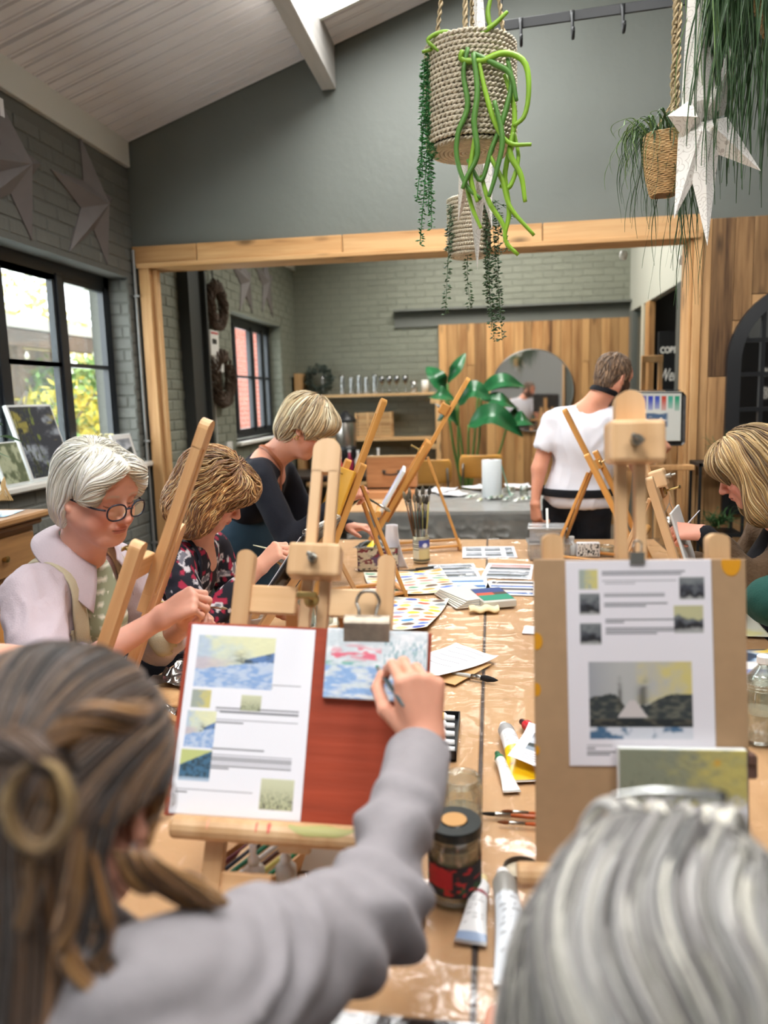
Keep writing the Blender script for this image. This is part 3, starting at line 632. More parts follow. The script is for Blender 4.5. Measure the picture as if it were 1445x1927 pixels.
def wip(u, v):
    n = nz(u, v, 10, 3, 3); n2 = nz(u, v, 22, 7, 2, .4); c = mixc(C3(206, 216, 222), C3(228, 232, 236), sm(-.3, .4, n))
    c = mixc(c, C3(226, 92, 118), sm(.16, .02, np.abs(v-.64+.06*np.sin(u*16)*.5))*sm(-.0, .3, n2)*(u < .55)*(u > .05)*.9)
    c = mixc(c, C3(70, 176, 150), sm(.05, .0, np.abs(v-.5))*sm(-.3, .2, n2)*(u < .4)*.8)
    c = mixc(c, C3(140, 174, 218), sm(.52, .44, v+n*.04)*sm(-.5, .5, n2+n+.5*nz(u, v, 50, 19, 2, .4))); c = mixc(c, C3(130, 170, 178), sm(.0, .35, nz(u, v, 16, 12, 2, 3))*(u > .58)*sm(.45, .55, v)*sm(.95, .8, v)*.8)
    return mixc(c, C3(60, 130, 170), sm(.014, .0, np.abs(v-.75-.9*(u-.8)*(u-.9)*8))*(u > .85)*.8)
cv = ob('small_canvas', box(.165, .012, .112, .001), mat('canvas_side', S(222, 224, 222), .7), B1 @ Tm(.117, -.001, .096)); tag(cv, 'small half-painted snow scene canvas clipped to the red board', 'painting')
sheet('painting_face', .164, .111, B1 @ Tm(.117, -.0075, .096) @ UP, wip, parent=cv, nx=110, ny=80, mat_=PAINTED)
BROWN = mat('hardboard', S(170, 138, 104), .6, var=.05, vs=40)
o = ob('drawing_board', box(.302, .006, .44, .001), BROWN, B2 @ Tm(0, .008, -.012)); tag(o, 'plain brown hardboard drawing board on the near right easel', 'board')
for k, (u_, v_, r_) in enumerate([(-.148, .088, .009), (-.149, .018, .007), (-.1495, -.07, .005), (.13, .203, .014)]):
    ob('paint_spot', [(u_*1+max(-.15, u_+r_*math.cos(a))-u_, 0, v_+r_*1.4*math.sin(a)) for a in np.linspace(0, 2*PI, 13)[:-1]] and ([(max(-.1508, min(.1508, u_+r_*math.cos(a))), -.0003, min(.2075, v_+r_*1.4*math.sin(a))) for a in np.linspace(0, 2*PI, 17)[:-1]], [list(range(16))[::-1]]), mat('orange_paint', S(214, 148, 28), .5), B2 @ Tm(0, .0045, 0), bpy.data.objects[o.name])
T2 = [(.25, .82, .945), (.25, .8, .932), (.25, .76, .9), (.27, .48, .887), (.26, .68, .838), (.26, .68, .826), (.26, .7, .79), (.26, .55, .778), (.27, .75, .71), (.27, .4, .698), (.27, .75, .668), (.27, .76, .656), (.27, .62, .643)]+[(.12, .3, .1), (.12, .18, .085), (.12, .32, .068), (.12, .28, .055)]
P2L = [(.09, .22, .86, .955, gold_mini, 1), (.09, .23, .735, .838, dark_mini, 2), (.09, .24, .59, .695, dark_mini, 4), (.78, .95, .805, .915, dark_mini, 6), (.74, .94, .645, .775, lambda u, v, s: mixc(dark_mini(u, v, s), C3(184, 180, 140), sm(.5, .6, v+.1*nz(u, v, 6, 3)-.2*(.5-u))), 7), (.145, .85, .13, .505, winter_dark, 5)]
sheet('instruction_sheet', .207, .297, B2 @ Tm(-.0, .0035, .058) @ Ry(-.012) @ UP, lambda u, v: page(u, v, P2L, T2, base=(226, 222, 228)), 'printed instruction sheet with a dark winter landscape on the brown board', 'paper', nx=170, ny=240)
def wip2(u, v):
    n = nz(u, v, 12, 3, 4); c = mixc(C3(134, 138, 118), C3(188, 176, 104), sm(.3, 1., u+n*.3)); c = mixc(c, C3(210, 154, 40), sm(.05, .0, np.hypot(u-.77, (v-.86)*.8))*.8)
    c = mixc(c, C3(60, 60, 52), sm(.1, .5, nz(u, v, 18, 9, 2, 3))*sm(.85, .5, v+u*.3)); return mixc(c, C3(226, 226, 232), sm(.5, .3, v+n*.1))
cv = ob('small_canvas', box(.178, .014, .13, .001), mat('canvas_side'), B2 @ Tm(.053, -.007, -.125)); tag(cv, 'small olive and gold landscape canvas leaning low on the brown board', 'painting')
sheet('painting_face', .176, .129, B2 @ Tm(.053, -.0145, -.125) @ UP, wip2, parent=cv, nx=70, ny=50, mat_=PAINTED)
# clips
def bulldog(M, label, s=1., col=None):
    m = mat('clip_steel', S(176, 164, 148), .3, .85, var=.2, vs=60); w_ = .062*s
    pr = [(-.001, -.022), (-.005, -.021), (-.010, -.006)]+[(-.0135*math.cos(t), .002+.0135*math.sin(t)) for t in np.linspace(0, PI, 11)]+[(.010, -.006), (.005, -.021), (.001, -.022), (.007, -.005)]+[(.0105*math.cos(t), .002+.0105*math.sin(t)) for t in np.linspace(0, PI, 9)]+[(-.007, -.005)]
    g = xf(extrude2d([(x*s, z*s) for x, z in pr], w_), Rz(PI/2)); o = ob('bulldog_clip', g, m, M, None); tag(o, label, 'clip')
    for y, a in ((-.004, -.12), (.004, .18)):
        P = [(-.012, 0, 0), (-.012, 0, .018), (-.016, 0, .03), (-.010, 0, .042), (0, 0, .045), (.010, 0, .042), (.016, 0, .03), (.012, 0, .018), (.012, 0, 0)]
        ob('clip_lever', tube(np.array(P)*s, .0022*s, 8, 30), STEEL, M @ Tm(0, y*s, .004*s) @ Rx(a), o)
bulldog(B1 @ Tm(.099, -.003, .158) @ Ry(-.03), 'large steel bulldog clip holding the small canvas on the red board', 1.2)
o = ob('binder_clip', xf(extrude2d([(-.004, -.012), (-.008, .006), (.008, .006), (.004, -.012)], .02), Rz(PI/2)), mat('clear_clip', S(150, 150, 146), .2, .6), B2 @ Tm(-.003, .005, .212)); tag(o, 'small metal clip at the top of the brown board', 'clip')
ob('clip_lever', tube([(-.005, 0, 0), (-.006, 0, .014), (0, 0, .019), (.006, 0, .014), (.005, 0, 0)], .0014, 6, 16), STEEL, B2 @ Tm(-.003, 0, .216), o)
o = ob('canvas_clip', join(box(.018, .02, .035, .003), box(.01, .03, .016, .002, (0, 0, .012))), mat('brown_clip', S(112, 84, 74), .35, .3), B2 @ Tm(.149, .0, -.085)); tag(o, 'brown clip gripping the right edge of the brown board', 'clip')
# ================= SMALL THINGS ON THE WORK TABLES
GLASSF = film('jar_glass', .10, (.93, .95, .93), .03, edge=.35); TOPZ = TZ+.005
def flat(x, y, a=0, z=TOPZ): return Tm(x, y, z) @ Rz(math.radians(a))
def jar(x, y, r, h, label, name='glass_jar', fill=None, fillh=.5, z=TOPZ, neck=.86, cat='jar'):
    T_ = thing(name, (x, y, z), label, cat)
    pr = [(0, .003), (r*.9, .002), (r, .008), (r, h*.78), (r*neck, h*.86), (r*neck, h*.97), (r*neck+.002, h), (r*neck-.002, h), (r*neck-.003, h*.86), (r-.004, h*.76), (r-.004, .01), (0, .009)]
    ob('glass_body', lathe(pr, 28, False), GLASSF, Tm(x, y, z), T_, smooth=True)
    ob('rim_thread', join(*[xf(tube([((r*neck+.0012)*math.cos(t), (r*neck+.0012)*math.sin(t), 0) for t in np.linspace(0, 2*PI, 25)], .0014, 6), Tm(0, 0, h*q)) for q in (.9, .95)]), GLASSF, Tm(x, y, z), T_, smooth=True)
    if fill: ob('contents', lathe([(0, .01), (r-.005, .011), (r-.005, h*fillh), (0, h*fillh)], 24), fill, Tm(x, y, z), T_, smooth=False)
    return T_
CLOUDY = mat('cloudy_water', S(196, 190, 168), .2, alpha=.45)
T_ = jar(-.064, 1.137, .042, .115, 'glass jar with a black and gold lid and red fruit label', 'lidded_jar', mat('cream_contents', S(196, 172, 132), .5), .8)
ob('lid', lathe([(0, .004), (.02, .004), (.022, .002), (.043, .002), (.044, -.002), (.044, -.013), (.042, -.014), (0, -.013)], 32), mat('black_lid', S(30, 36, 36), .3), Tm(-.064, 1.137, TOPZ+.127), T_)
ob('lid_disc', lathe([(0, .002), (.02, .002), (.021, 0), (0, 0)], 28), mat('gold_disc', S(196, 150, 96), .35, .6), Tm(-.064, 1.137, TOPZ+.1295), T_)
def labelcol(u, v):
    n = nz(u*3, v, 5, 3, 2, 1.5); c = mixc(C3(34, 30, 32), C3(40, 74, 40), sm(.1, .3, n)*(v < .4)); red = (np.abs((u-.66)) < .085) & (v > .28) & (v < .85); c = np.where(red[..., None], C3(176, 36, 40), c)
    return mixc(c, C3(188, 40, 40), sm(.25, .4, nz(u*3, v, 9, 8, 2))*.9)
def label_band(x, y, r, z0, z1, fn, parent, name='label', nx=80, ny=24, m=None):
    V, Fq, u, v = grid(nx, ny, lambda u, v: (r*np.cos(2*PI*u), r*np.sin(2*PI*u), z0+(z1-z0)*v)); return ob(name, (V, Fq), m or PRINT, Tm(x, y, 0), parent, True, fn(u, v))
label_band(-.064, 1.137, .0425, TOPZ+.022, TOPZ+.074, labelcol, T_)
T_ = jar(-.062, 1.337, .040, .10, 'open empty glass jar standing behind the black-lidded jar', 'glass_jar', CLOUDY, .35)
T_ = jar(.597, 1.76, .045, .14, 'squat glass jar of cloudy water at the right edge of the picture', 'glass_jar', CLOUDY, .5)
# ring lid
T_ = thing('jar_lid', (.045, 1.205, TOPZ), 'dark metal jar lid lying upside down beside the white tube', 'lid')
ob('lid_rim', lathe([(.030, 0), (.032, .001), (.032, .011), (.030, .011), (.0295, .002)], 30, False), mat('dark_lid_rim', S(72, 62, 56), .35, .7), Tm(.045, 1.205, TOPZ), T_)
ob('lid_face', cyl(.030, .0015, 30), mat('lid_face', S(196, 184, 160), .4, var=.2, vs=50), Tm(.045, 1.205, TOPZ), T_)
def tubecol(spec, body):
    def fn(u, v):
        c = np.ones(u.shape+(3,))*C3(*body)
        for a, b, col in spec: c = np.where(((v >= a) & (v <= b))[..., None], C3(*col), c)
        return c
    return fn
TUBEM = mat('tube_print', vcol=True, rough=.3, spec=.6)
def ptube(x0, y0, x1, y1, r, label, spec, body=(230, 230, 230), cap=(236, 236, 236), z=TOPZ, lift=.0, tw=None, group='paint tubes', crumple=0., lines=True):
    """paint tube from crimped tail (x0,y0) to cap (x1,y1)"""
    a, b = V3(x0, y0, z), V3(x1, y1, z); L = np.linalg.norm(b-a); M = frame(a, None, (0, 0, 1), b-a); T_ = thing('paint_tube', (x0, y0, z), label, 'paint tube', group)
    tw = tw or r*1.5; Lb = L-.02
    def f(u, v):
        th = 2*PI*u; k = np.clip(v, 0, 1); k2 = 1-(1-np.minimum(k*1.25, 1))**1.6
        w_ = tw+(r-tw)*k2; h = .0012+(r-.0012)*k2; s_ = np.where(v > .97, .8, 1.)
        return w_*s_*np.cos(th), h*s_*np.sin(th)+h+.0005+crumple*np.sin(v*17+3*np.cos(th))*(1-v), Lb*v
    V, Fq, u, v = grid(28, 40, f); c = tubecol(spec, body)(u, v)
    if lines:
        m = (np.sin(v*150) > .3) & (np.abs((u*2) % 1-.5) < .28) & (nz(u, v, 50, 4, 1) > 0) & (v > .2) & (v < .75); c = np.where(m[..., None], c*.45+.05, c)
    ob('tube_body', (V, Fq), TUBEM, M, T_, True, c)
    ob('crimp', box(tw*2, .0022, .008, .0005, (0, .0018, -.002)), mat('crimp_foil', S(200, 200, 200), .3, .8), M, T_)
    ob('cap', lathe([(0, 0), (r*.62, .0), (r*.62, .002), (r*.55, .018), (r*.5, .02), (0, .02)], 16), mat('cap_%d_%d_%d' % cap, S(*cap), .35), M @ Tm(0, r, Lb-.0), T_, smooth=False)
    ob('shoulder', lathe([(0, 0), (r*.8, 0), (r*.55, .006), (0, .006)], 16), mat('crimp_foil'), M @ Tm(0, r, Lb-.006), T_)
    return T_
ptube(.03, .955, .012, 1.175, .019, 'large white paint tube with a silver shoulder, nearest the camera', [(.74, 1., (150, 148, 142))], (226, 232, 238), z=TOPZ+.001, tw=.034, crumple=.002)
ptube(-.036, 1.03, -.02, 1.165, .0145, 'cream-capped paint tube lying beside the large white tube', [(.0, .1, (140, 160, 190)), (.7, .73, (150, 40, 60))], (226, 226, 226), cap=(232, 214, 160), tw=.024)
ptube(.062, 1.52, .022, 1.75, .019, 'large yellow and white paint tube lying beside the leaflet', [(0, .5, (240, 190, 20)), (.82, 1, (160, 160, 160))], (232, 232, 232), cap=(240, 240, 240), tw=.034)
ptube(.034, 1.475, .006, 1.62, .011, 'small green-capped white paint tube beside the yellow tube', [(.86, 1, (30, 110, 70))], (234, 234, 230), cap=(30, 92, 62), tw=.018)
ptube(.12, 1.68, .065, 1.79, .013, 'red paint tube half hidden behind the leaflet', [(0, .8, (180, 24, 36))], (190, 30, 40), cap=(60, 20, 20))
# black tray of tubes
T_ = thing('tube_tray', (-.13, 1.72, TOPZ), 'black plastic tray holding short paint tubes beside the red board', 'tray')
ob('tray_base', join(span(-.20, -.083, 1.60, 1.82, 0, .003), span(-.20, -.083, 1.817, 1.82, 0, .022), span(-.20, -.083, 1.60, 1.603, 0, .022), span(-.086, -.083, 1.60, 1.82, 0, .022), span(-.20, -.197, 1.60, 1.82, 0, .022)), DARKPL, Tm(0, 0, TOPZ-.001), T_)
for i, (y, c, nm) in enumerate([(1.79, (244, 200, 20), 'yellow'), (1.745, (112, 66, 52), 'brown'), (1.70, (36, 44, 160), 'dark blue'), (1.655, (210, 212, 214), 'white'), (1.62, (86, 92, 190), 'violet')]):
    ptube(-.18, y, -.095+.002*i, y-.003, .0125, '%s-banded short paint tube in the black tray' % nm, [(.55, .92, c)], (232, 230, 228), cap=(230, 230, 228), z=TOPZ+.004, tw=.014, group='short tubes in the black tray')
ptube(-.13, 1.38, -.10, 1.5, .014, 'crumpled white and green tube behind the open jar', [(.1, .5, (200, 214, 206))], (222, 226, 224), tw=.022)
def brush(a, b, label, hc=(30, 30, 32), tip=(60, 44, 34), r=.0035, fr=.0036, tl=.022, tw=.004, group=None, ferr=None, cat='paintbrush', parent=None):
    """handle end a -> bristle tip b"""
    a, b = V3(*a), V3(*b); L = np.linalg.norm(b-a); d = (b-a)/L; T_ = thing('paintbrush', a, label, cat, group); M = frame(a, None, (0.03, 1, .05), d) if abs(d[1]) < .9 else frame(a, (1, 0, 0), None, d)
    hl = L-tl-.028
    ob('handle', lathe([(0, 0), (r*.5, .001), (r*.8, hl*.3), (r*1.15, hl*.75), (r*.8, hl), (0, hl)], 10), mat('brush_handle_%d_%d_%d' % hc, S(*hc), .3), M, T_, True)
    ob('ferrule', lathe([(0, hl-.002), (fr*.9, hl-.002), (fr*1.02, hl+.026), (fr*.95, hl+.028), (0, hl+.028)], 10), ferr or STEEL, M, T_, True)
    g = lathe([(0, hl+.026), (fr*.9, hl+.027), (tw*1.1, hl+.028+tl*.35), (tw*.7, hl+.028+tl*.75), (tw*.1, L), (0, L)], 10); g = (np.array(g[0])*[1, .55, 1], g[1])
    ob('bristles', g, mat('bristle_%d_%d_%d' % tip, S(*tip), .8), M, T_, True); return T_
for i, (p, q) in enumerate([((-.02, 1.375), (.13, 1.36)), ((.012, 1.392), (.14, 1.38)), ((.004, 1.352), (.12, 1.345))]):
    if i == 0: brush((.17, 1.37, TOPZ+.005), (-.03, 1.378, TOPZ+.005), 'black-ferruled brush lying among the brown brushes', (170, 84, 40), (30, 28, 28), .004, .005, .03)
    else: brush((.17, q[1]+.0, TOPZ+.005), (p[0], p[1], TOPZ+.004), ['', 'uppermost of the brown-handled brushes beside the open jar', 'lowest of the brown-handled brushes beside the open jar'][i], (176, 84, 40), (120, 66, 30), .0036)
brush((-.12, 2.12, TOPZ+.008), (.012, 2.07, TOPZ+.008), 'fat black brush poking out from under the printed notes', (180, 180, 176), (26, 26, 28), .006, .008, .05, .0095)
def lines(a, b, n, v0, v1): return [(a, b, v0+(v1-v0)*i/(n-1)) for i in range(n)]
sheet('printed_notes', .18, .25, flat(-.135, 2.21, -42, TOPZ+.012), lambda u, v: page(u, v, (), lines(.12, .8, 9, .35, .9)+lines(.12, .5, 3, .1, .2)), 'white printed notes lying crooked beyond the red board', 'paper', curl=.008, nx=50, ny=80)
ob_ = ob('kraft_envelope', box(.17, .2, .003, .001), mat('kraft', S(206, 164, 112), .7), flat(-.13, 2.17, -30, TOPZ+.003)); tag(ob_, 'brown kraft envelope under the printed notes', 'envelope')
sheet('leaflet', .11, .15, Tm(.105, 1.60, TOPZ+.038) @ Rz(-.35) @ Rx(.12), lambda u, v: page(u, v, [(.2, .9, .35, .8, photo_mini, 3)], lines(.2, .9, 4, .1, .28)), 'folded white leaflet with a grey picture lying over the yellow tube', 'leaflet', curl=.01, nx=40, ny=50)
sheet('paper_slip', .1, .09, flat(.15, 2.57, -8), lambda u, v: page(u, v), 'plain white paper slip beside the brown board', 'paper', nx=4, ny=4)
# packs
T_ = thing('plastic_wrapped_pad', (-.08, 2.95, TOPZ), 'clear-wrapped stack of cards with a folded cream cloth in front', 'pad')
for i in range(6): ob('card', box(.17-.004*i, .24-.006*i, .004, .001), mat('card_edge_%d' % (i % 2), S(*((226, 222, 210), (196, 196, 190))[i % 2]), .6), flat(-.11+.003*i, 2.96, 24+2*i, TOPZ+.003+.005*i), T_)
T_ = thing('paint_box', (.0, 2.93, TOPZ), 'small paint pack with a green, red and navy printed cover', 'box')
ob('pack_body', box(.13, .2, .028, .003), mat('clear_pack', S(196, 196, 188), .2), flat(-.005, 2.93, 18, TOPZ+.016), T_)
sheet('pack_cover', .12, .18, flat(-.005, 2.935, 18, TOPZ+.0312), lambda u, v: np.where((v > .62)[..., None], C3(44, 66, 120), np.where((v > .42)[..., None], mixc(C3(214, 80, 52), C3(70, 60, 50), sm(.5, .6, u)), C3(30, 132, 104))), parent=T_, nx=24, ny=30)
V, Fq, u, v = grid(20, 12, lambda u, v: ((u-.5)*.11, (v-.5)*.05, .012*np.sqrt(np.maximum(0, 1-(2*v-1)**2))+.004*np.sin(u*13)))
tag(ob('folded_cloth', solid(V, Fq, 20, 12, .006), mat('cream_cloth', S(232, 214, 170), .8), flat(-.035, 2.79, 8, TOPZ+.01), smooth=True), 'folded cream cloth lying against the wrapped cards', 'cloth')
# colour charts: swatches brushed on watercolour paper
def chart(seed, cols, rows=9, ncol=4):
    def fn(u, v):
        c = np.ones(u.shape+(3,))*C3(238, 234, 214); n = nz(u, v, 14, seed, 3)
        for i in range(rows):
            for j in range(ncol):
                cu, cv_ = (j+.5+.12*math.sin(i*3+j+seed))/ncol, (i+.5)/rows; col = cols[(i*3+j*5+seed) % len(cols)] if j != ncol-1 else cols[min(i, len(cols)-1)]
                m = sm(1.25, .75, np.hypot((u-cu)/(.40/ncol), (v-cv_+.01*n)/(.36/rows))+n*.35); c = mixc(c, C3(*col), m*(.95 if (i+j) % 3 or j == ncol-1 else .6))
        return c
    return fn
CC = [(40, 70, 170), (70, 110, 200), (186, 70, 40), (200, 96, 40), (226, 150, 60), (244, 196, 30), (246, 214, 90), (120, 130, 140), (90, 60, 50), (226, 130, 130), (80, 150, 120), (60, 140, 200)]
sheet('colour_chart', .30, .40, flat(-.345, 2.74, -8, TOPZ+.004), chart(2, CC, 9, 5), 'colour chart with thick yellow, rust and blue swatches, nearer of the two charts', 'painting', nx=110, ny=130, curl=.012)
sheet('colour_chart', .36, .40, flat(-.36, 3.22, 14, TOPZ+.003), chart(5, [CC[i] for i in (9, 1, 8, 3, 5, 10, 7, 4)], 9, 5), 'colour chart with small scattered swatches, farther of the two charts', 'painting', nx=110, ny=110, curl=.01)
sheet('sketch_paper', .3, .24, flat(-.55, 2.62, 20, TOPZ+.002), lambda u, v: mixc(np.ones(u.shape+(3,))*C3(236, 232, 214), C3(120, 160, 150), sm(.3, .5, nz(u, v, 8, 4))*.4), 'pale sketch paper with faint strokes beside the mast of the near easel', 'paper', nx=30, ny=30)
def quad(fns, base=(238, 238, 240)):
    def fn(u, v): return page(u, v, [(.1, .92, .54, .93, fns[0], 3), (.1, .92, .08, .47, fns[1 % len(fns)], 7)], base=base)
    return fn
sheet('picture_sheet', .22, .30, flat(-.18, 3.46, 8), quad([photo_mini, photo_mini]), 'print of two grey hill landscapes, left of the pair of prints', 'paper', nx=50, ny=60, group='landscape print sheets')
sheet('picture_sheet', .22, .30, flat(.07, 3.47, -6), quad([lambda u, v, s: mixc(photo_mini(u, v, s), C3(214, 130, 100), sm(.35, .6, v)*.4), photo_mini]), 'print of pinkish hills and a dark field, right of the pair of prints', 'paper', nx=50, ny=60, group='landscape print sheets')
sheet('picture_sheet', .21, .24, flat(.075, 3.16, -4, TOPZ-.001), quad([sea_mini, sea_mini]), 'print of two striped seashores beside the paint pack', 'paper', nx=50, ny=60, group='landscape print sheets')
sheet('picture_sheet', .22, .2, flat(-.13, 3.22, 6, TOPZ-.001), quad([blue_mini, blue_mini]), 'print of bright blue water under the wrapped cards', 'paper', nx=50, ny=50, group='landscape print sheets')
def four(u, v): return page(u, v, [(.06, .36, .56, .9, photo_mini, 1), (.42, .72, .56, .9, photo_mini, 2), (.06, .36, .12, .46, photo_mini, 3), (.42, .72, .12, .46, photo_mini, 4), (.8, .95, .1, .9, photo_mini, 5)])
sheet('picture_sheet', .27, .28, flat(-.02, 3.90, 2), four, 'print of four small grey landscapes at the far end of the table', 'paper', nx=70, ny=50, group='landscape print sheets')
# can of brushes
T_ = thing('brush_can', (-.345, 3.66, TOPZ), 'tall glass jar and printed can holding a bunch of worn brushes', 'can')
ob('can_body', lathe([(0, 0), (.038, 0), (.04, .003), (.04, .125), (.038, .128), (.037, .12), (.037, .005), (0, .005)], 28, False), mat('can_tin', S(190, 180, 150), .3, .5), Tm(-.345, 3.66, TOPZ), T_, True)
def canlab(u, v):
    c = mixc(C3(214, 196, 140), C3(70, 80, 150), sm(.5, .75, v)); m = (u > .55) & (u < .72); c = np.where(m[..., None], mixc(C3(220, 214, 190), C3(40, 40, 44), ((np.sin(v*60) > .2) & (v > .5)).astype(float)), c)
    c = mixc(c, C3(230, 230, 240), sm(.06, .04, np.hypot(u-.84, (v-.75)*.5))); return mixc(c, C3(60, 60, 50), sm(.12, .05, v))
label_band(-.345, 3.66, .0408, TOPZ+.01, TOPZ+.112, canlab, T_)
ob('glass_collar', lathe([(.036, .128), (.036, .165), (.037, .168), (.034, .165), (.034, .128)], 24, False), GLASSF, Tm(-.345, 3.66, TOPZ), T_, True)
_tx = [px((-.345+(.03+.045*((i*5) % 7)/7)*math.cos(i*2.4)-.012, 3.66, 1))[0] for i in range(13)]
ORD = ['first', 'second', 'third', 'fourth', 'fifth', 'sixth', 'seventh', 'eighth', 'ninth', 'tenth', 'eleventh', 'twelfth', 'thirteenth']
CANL = ['%s-handled worn brush, %s from the left in the printed can' % (['black', 'teal', 'dark brown', 'cream', 'tan'][i % 5], ORD[sorted(range(13), key=lambda k: _tx[k]).index(i)]) for i in range(13)]
for i in range(13):
    a = i*2.4; rr = .018+.012*((i*7) % 3)/2; bx, by = -.345+.014*math.cos(a), 3.66+.014*math.sin(a); tx, ty = -.345+(.03+.045*((i*5) % 7)/7)*math.cos(a)-.012, 3.66+.05*math.sin(a); h = .27+.05*((i*3) % 5)/5
    hc = [(30, 34, 36), (20, 96, 84), (70, 50, 34), (206, 190, 110), (120, 80, 50)][i % 5]
    brush((bx, by, TOPZ+.01), (tx, ty, TOPZ+h+.06), CANL[i], hc, [(84, 76, 62), (120, 110, 90), (60, 54, 46)][i % 3], .0042, .0055, .045, .009, group='brushes standing in the printed can')
# floral tin
T_ = thing('floral_tin', (-.535, 3.52, TOPZ), 'rectangular tin box painted with purple and dark flowers', 'tin')
def floral(u, v):
    n = nz(u, v, 7, 21, 2); n2 = nz(u, v, 9, 33, 2); c = np.ones(u.shape+(3,))*C3(222, 214, 192); c = mixc(c, C3(92, 66, 104), sm(.18, .3, n)); c = mixc(c, C3(122, 40, 62), sm(.22, .34, n2)); return mixc(c, C3(54, 62, 50), sm(.3, .4, nz(u, v, 14, 44, 2)))
def tinbox(cx_, cy_, w_, d, h, a, fn, T_, m=PRINT):
    M0 = flat(cx_, cy_, a)
    for (ww, M) in ((w_, Tm(0, -d/2, h/2) @ UP), (w_, Tm(0, d/2, h/2) @ Rz(PI) @ UP), (d, Tm(w_/2, 0, h/2) @ Rz(PI/2) @ UP), (d, Tm(-w_/2, 0, h/2) @ Rz(-PI/2) @ UP)): sheet('tin_side', ww, h, M0 @ M, fn, parent=T_, nx=50, ny=36, t=.002, mat_=m)
    return M0
TINM = mat('glossy_tin', vcol=True, rough=.2, coat=.5)
M0 = tinbox(-.535, 3.53, .19, .13, .105, 4, floral, T_, TINM)
ob('tin_rim', join(span(-.097, .097, -.067, -.063, .103, .108), span(-.097, .097, .063, .067, .103, .108), span(-.097, -.093, -.067, .067, .103, .108), span(.093, .097, -.067, .067, .103, .108), span(-.095, .095, -.065, .065, 0, .002)), STEEL, M0, T_)
for i, (x, y, c, nm) in enumerate([(-.06, 0, (60, 62, 60), 'dark'), (0, .01, (228, 196, 40), 'yellow'), (.05, -.02, (120, 120, 110), 'grey'), (.075, .02, (70, 66, 58), 'brown')]):
    a = (-.535+x-.04, 3.53+y, TOPZ+.02); b = (-.535+x+(.03 if i % 2 else -.05), 3.53+y, TOPZ+.135); ptube(0, 0, .06, .09, .012, '%s crumpled tube sticking out of the floral tin' % nm, [(0, .6, c)], c, cap=c, z=TOPZ+.1, group='tubes in the floral tin')
    t_ = bpy.data.objects[[o_.name for o_ in COL.objects if o_.name.startswith('paint_tube')][-1]]
    t_.matrix_basis = Tm(-.575+x, 3.5+y, TOPZ+.1) @ Rz(.4*i) @ Tm(0, 0, 0)
# tissue/white wrap standing
V, Fq, u, v = grid(14, 20, lambda u, v: ((u-.5)*.085*(1-.35*v)-.05*v*(1-v)+.0-.03*v, .02*np.sin(u*3.1), .21*v)); 
tag(ob('paper_wrap', solid(V, Fq, 14, 20, .003, (0, -1, 0)), mat('tissue_white', S(232, 228, 232), .8), flat(-.435, 3.50, 0), smooth=True), 'curved white paper wrapper standing beside the brush can', 'paper')
tag(ob('palette_knife', join(box(.05, .12, .003, .001), box(.014, .09, .012, .003, (0, .1, .004))), mat('blackened_steel', S(60, 60, 56), .4, .6), flat(-.40, 3.42, -60, TOPZ+.006)), 'blackened palette knife lying at the foot of the brush can', 'palette knife')
# food boxes, right of the table's far end
def tub(x, y, w_, d, h, a, label, z=TOPZ):
    T_ = thing('plastic_tub', (x, y, z), label, 'container', 'clear plastic tubs'); M = flat(x, y, a, z); mf = film('tub_plastic', .12, (.90, .92, .93), .15, body=.22)
    ob('tub_body', join(span(-w_/2, w_/2, -d/2, -d/2+.003, 0, h), span(-w_/2, w_/2, d/2-.003, d/2, 0, h), span(-w_/2, -w_/2+.003, -d/2, d/2, 0, h), span(w_/2-.003, w_/2, -d/2, d/2, 0, h), span(-w_/2, w_/2, -d/2, d/2, 0, .003)), mf, M, T_)
    ob('tub_lid', box(w_+.02, d+.02, .012, .004, (0, 0, h+.006)), film('tub_plastic'), M, T_)
    ob('tub_contents', join(box(w_*.7, d*.2, .02, .005, (0, .02, h*.3)), box(w_*.5, d*.3, .02, .005, (.01, -.04, h*.5))), mat('tub_stuff', S(150, 150, 150), .6), M, T_)
tub(.27, 3.78, .19, .14, .07, 3, 'clear plastic tub of bits, lower of the stacked pair'); tub(.265, 3.79, .17, .13, .06, -4, 'clear plastic tub with a knife on top, upper of the stacked pair', TOPZ+.084)
tag(ob('table_knife', box(.012, .1, .003, .001), STEEL, Tm(.265, 3.80, TOPZ+.19) @ Rx(1.1)), 'steel knife standing up from the stacked tubs', 'knife')
T_ = thing('solvent_bottle', (.385, 3.83, TOPZ), 'small white-capped bottle beside the stacked tubs', 'bottle'); ob('bottle_body', lathe([(0, 0), (.024, 0), (.025, .004), (.025, .05), (.012, .065), (.012, .075), (0, .075)], 18), mat('white_pe', S(220, 222, 220), .4), Tm(.385, 3.83, TOPZ), T_, True); ob('cap', cyl(.014, .018, 16, .002), mat('white_cap', S(235, 236, 236), .4), Tm(.385, 3.83, TOPZ+.075), T_)
T_ = thing('pencil_box', (.45, 3.80, TOPZ), 'small upright picture card box beside the white-capped bottle', 'box'); ob('box_body', box(.11, .03, .07, .002, (0, 0, .035)), WHITEP, flat(.46, 3.79, 0), T_)
sheet('box_print', .1, .06, flat(.46, 3.774, 0) @ Tm(0, 0, .035) @ UP, lambda u, v: mixc(C3(230, 230, 226), C3(40, 44, 44), sm(0, .2, nz(u, v, 7, 3, 2, 3))), parent=T_, nx=30, ny=20)
jar(.55, 3.85, .045, .04, 'low glass bowl of water at the far end of the table', 'glass_bowl', CLOUDY, .5, neck=1., cat='bowl')
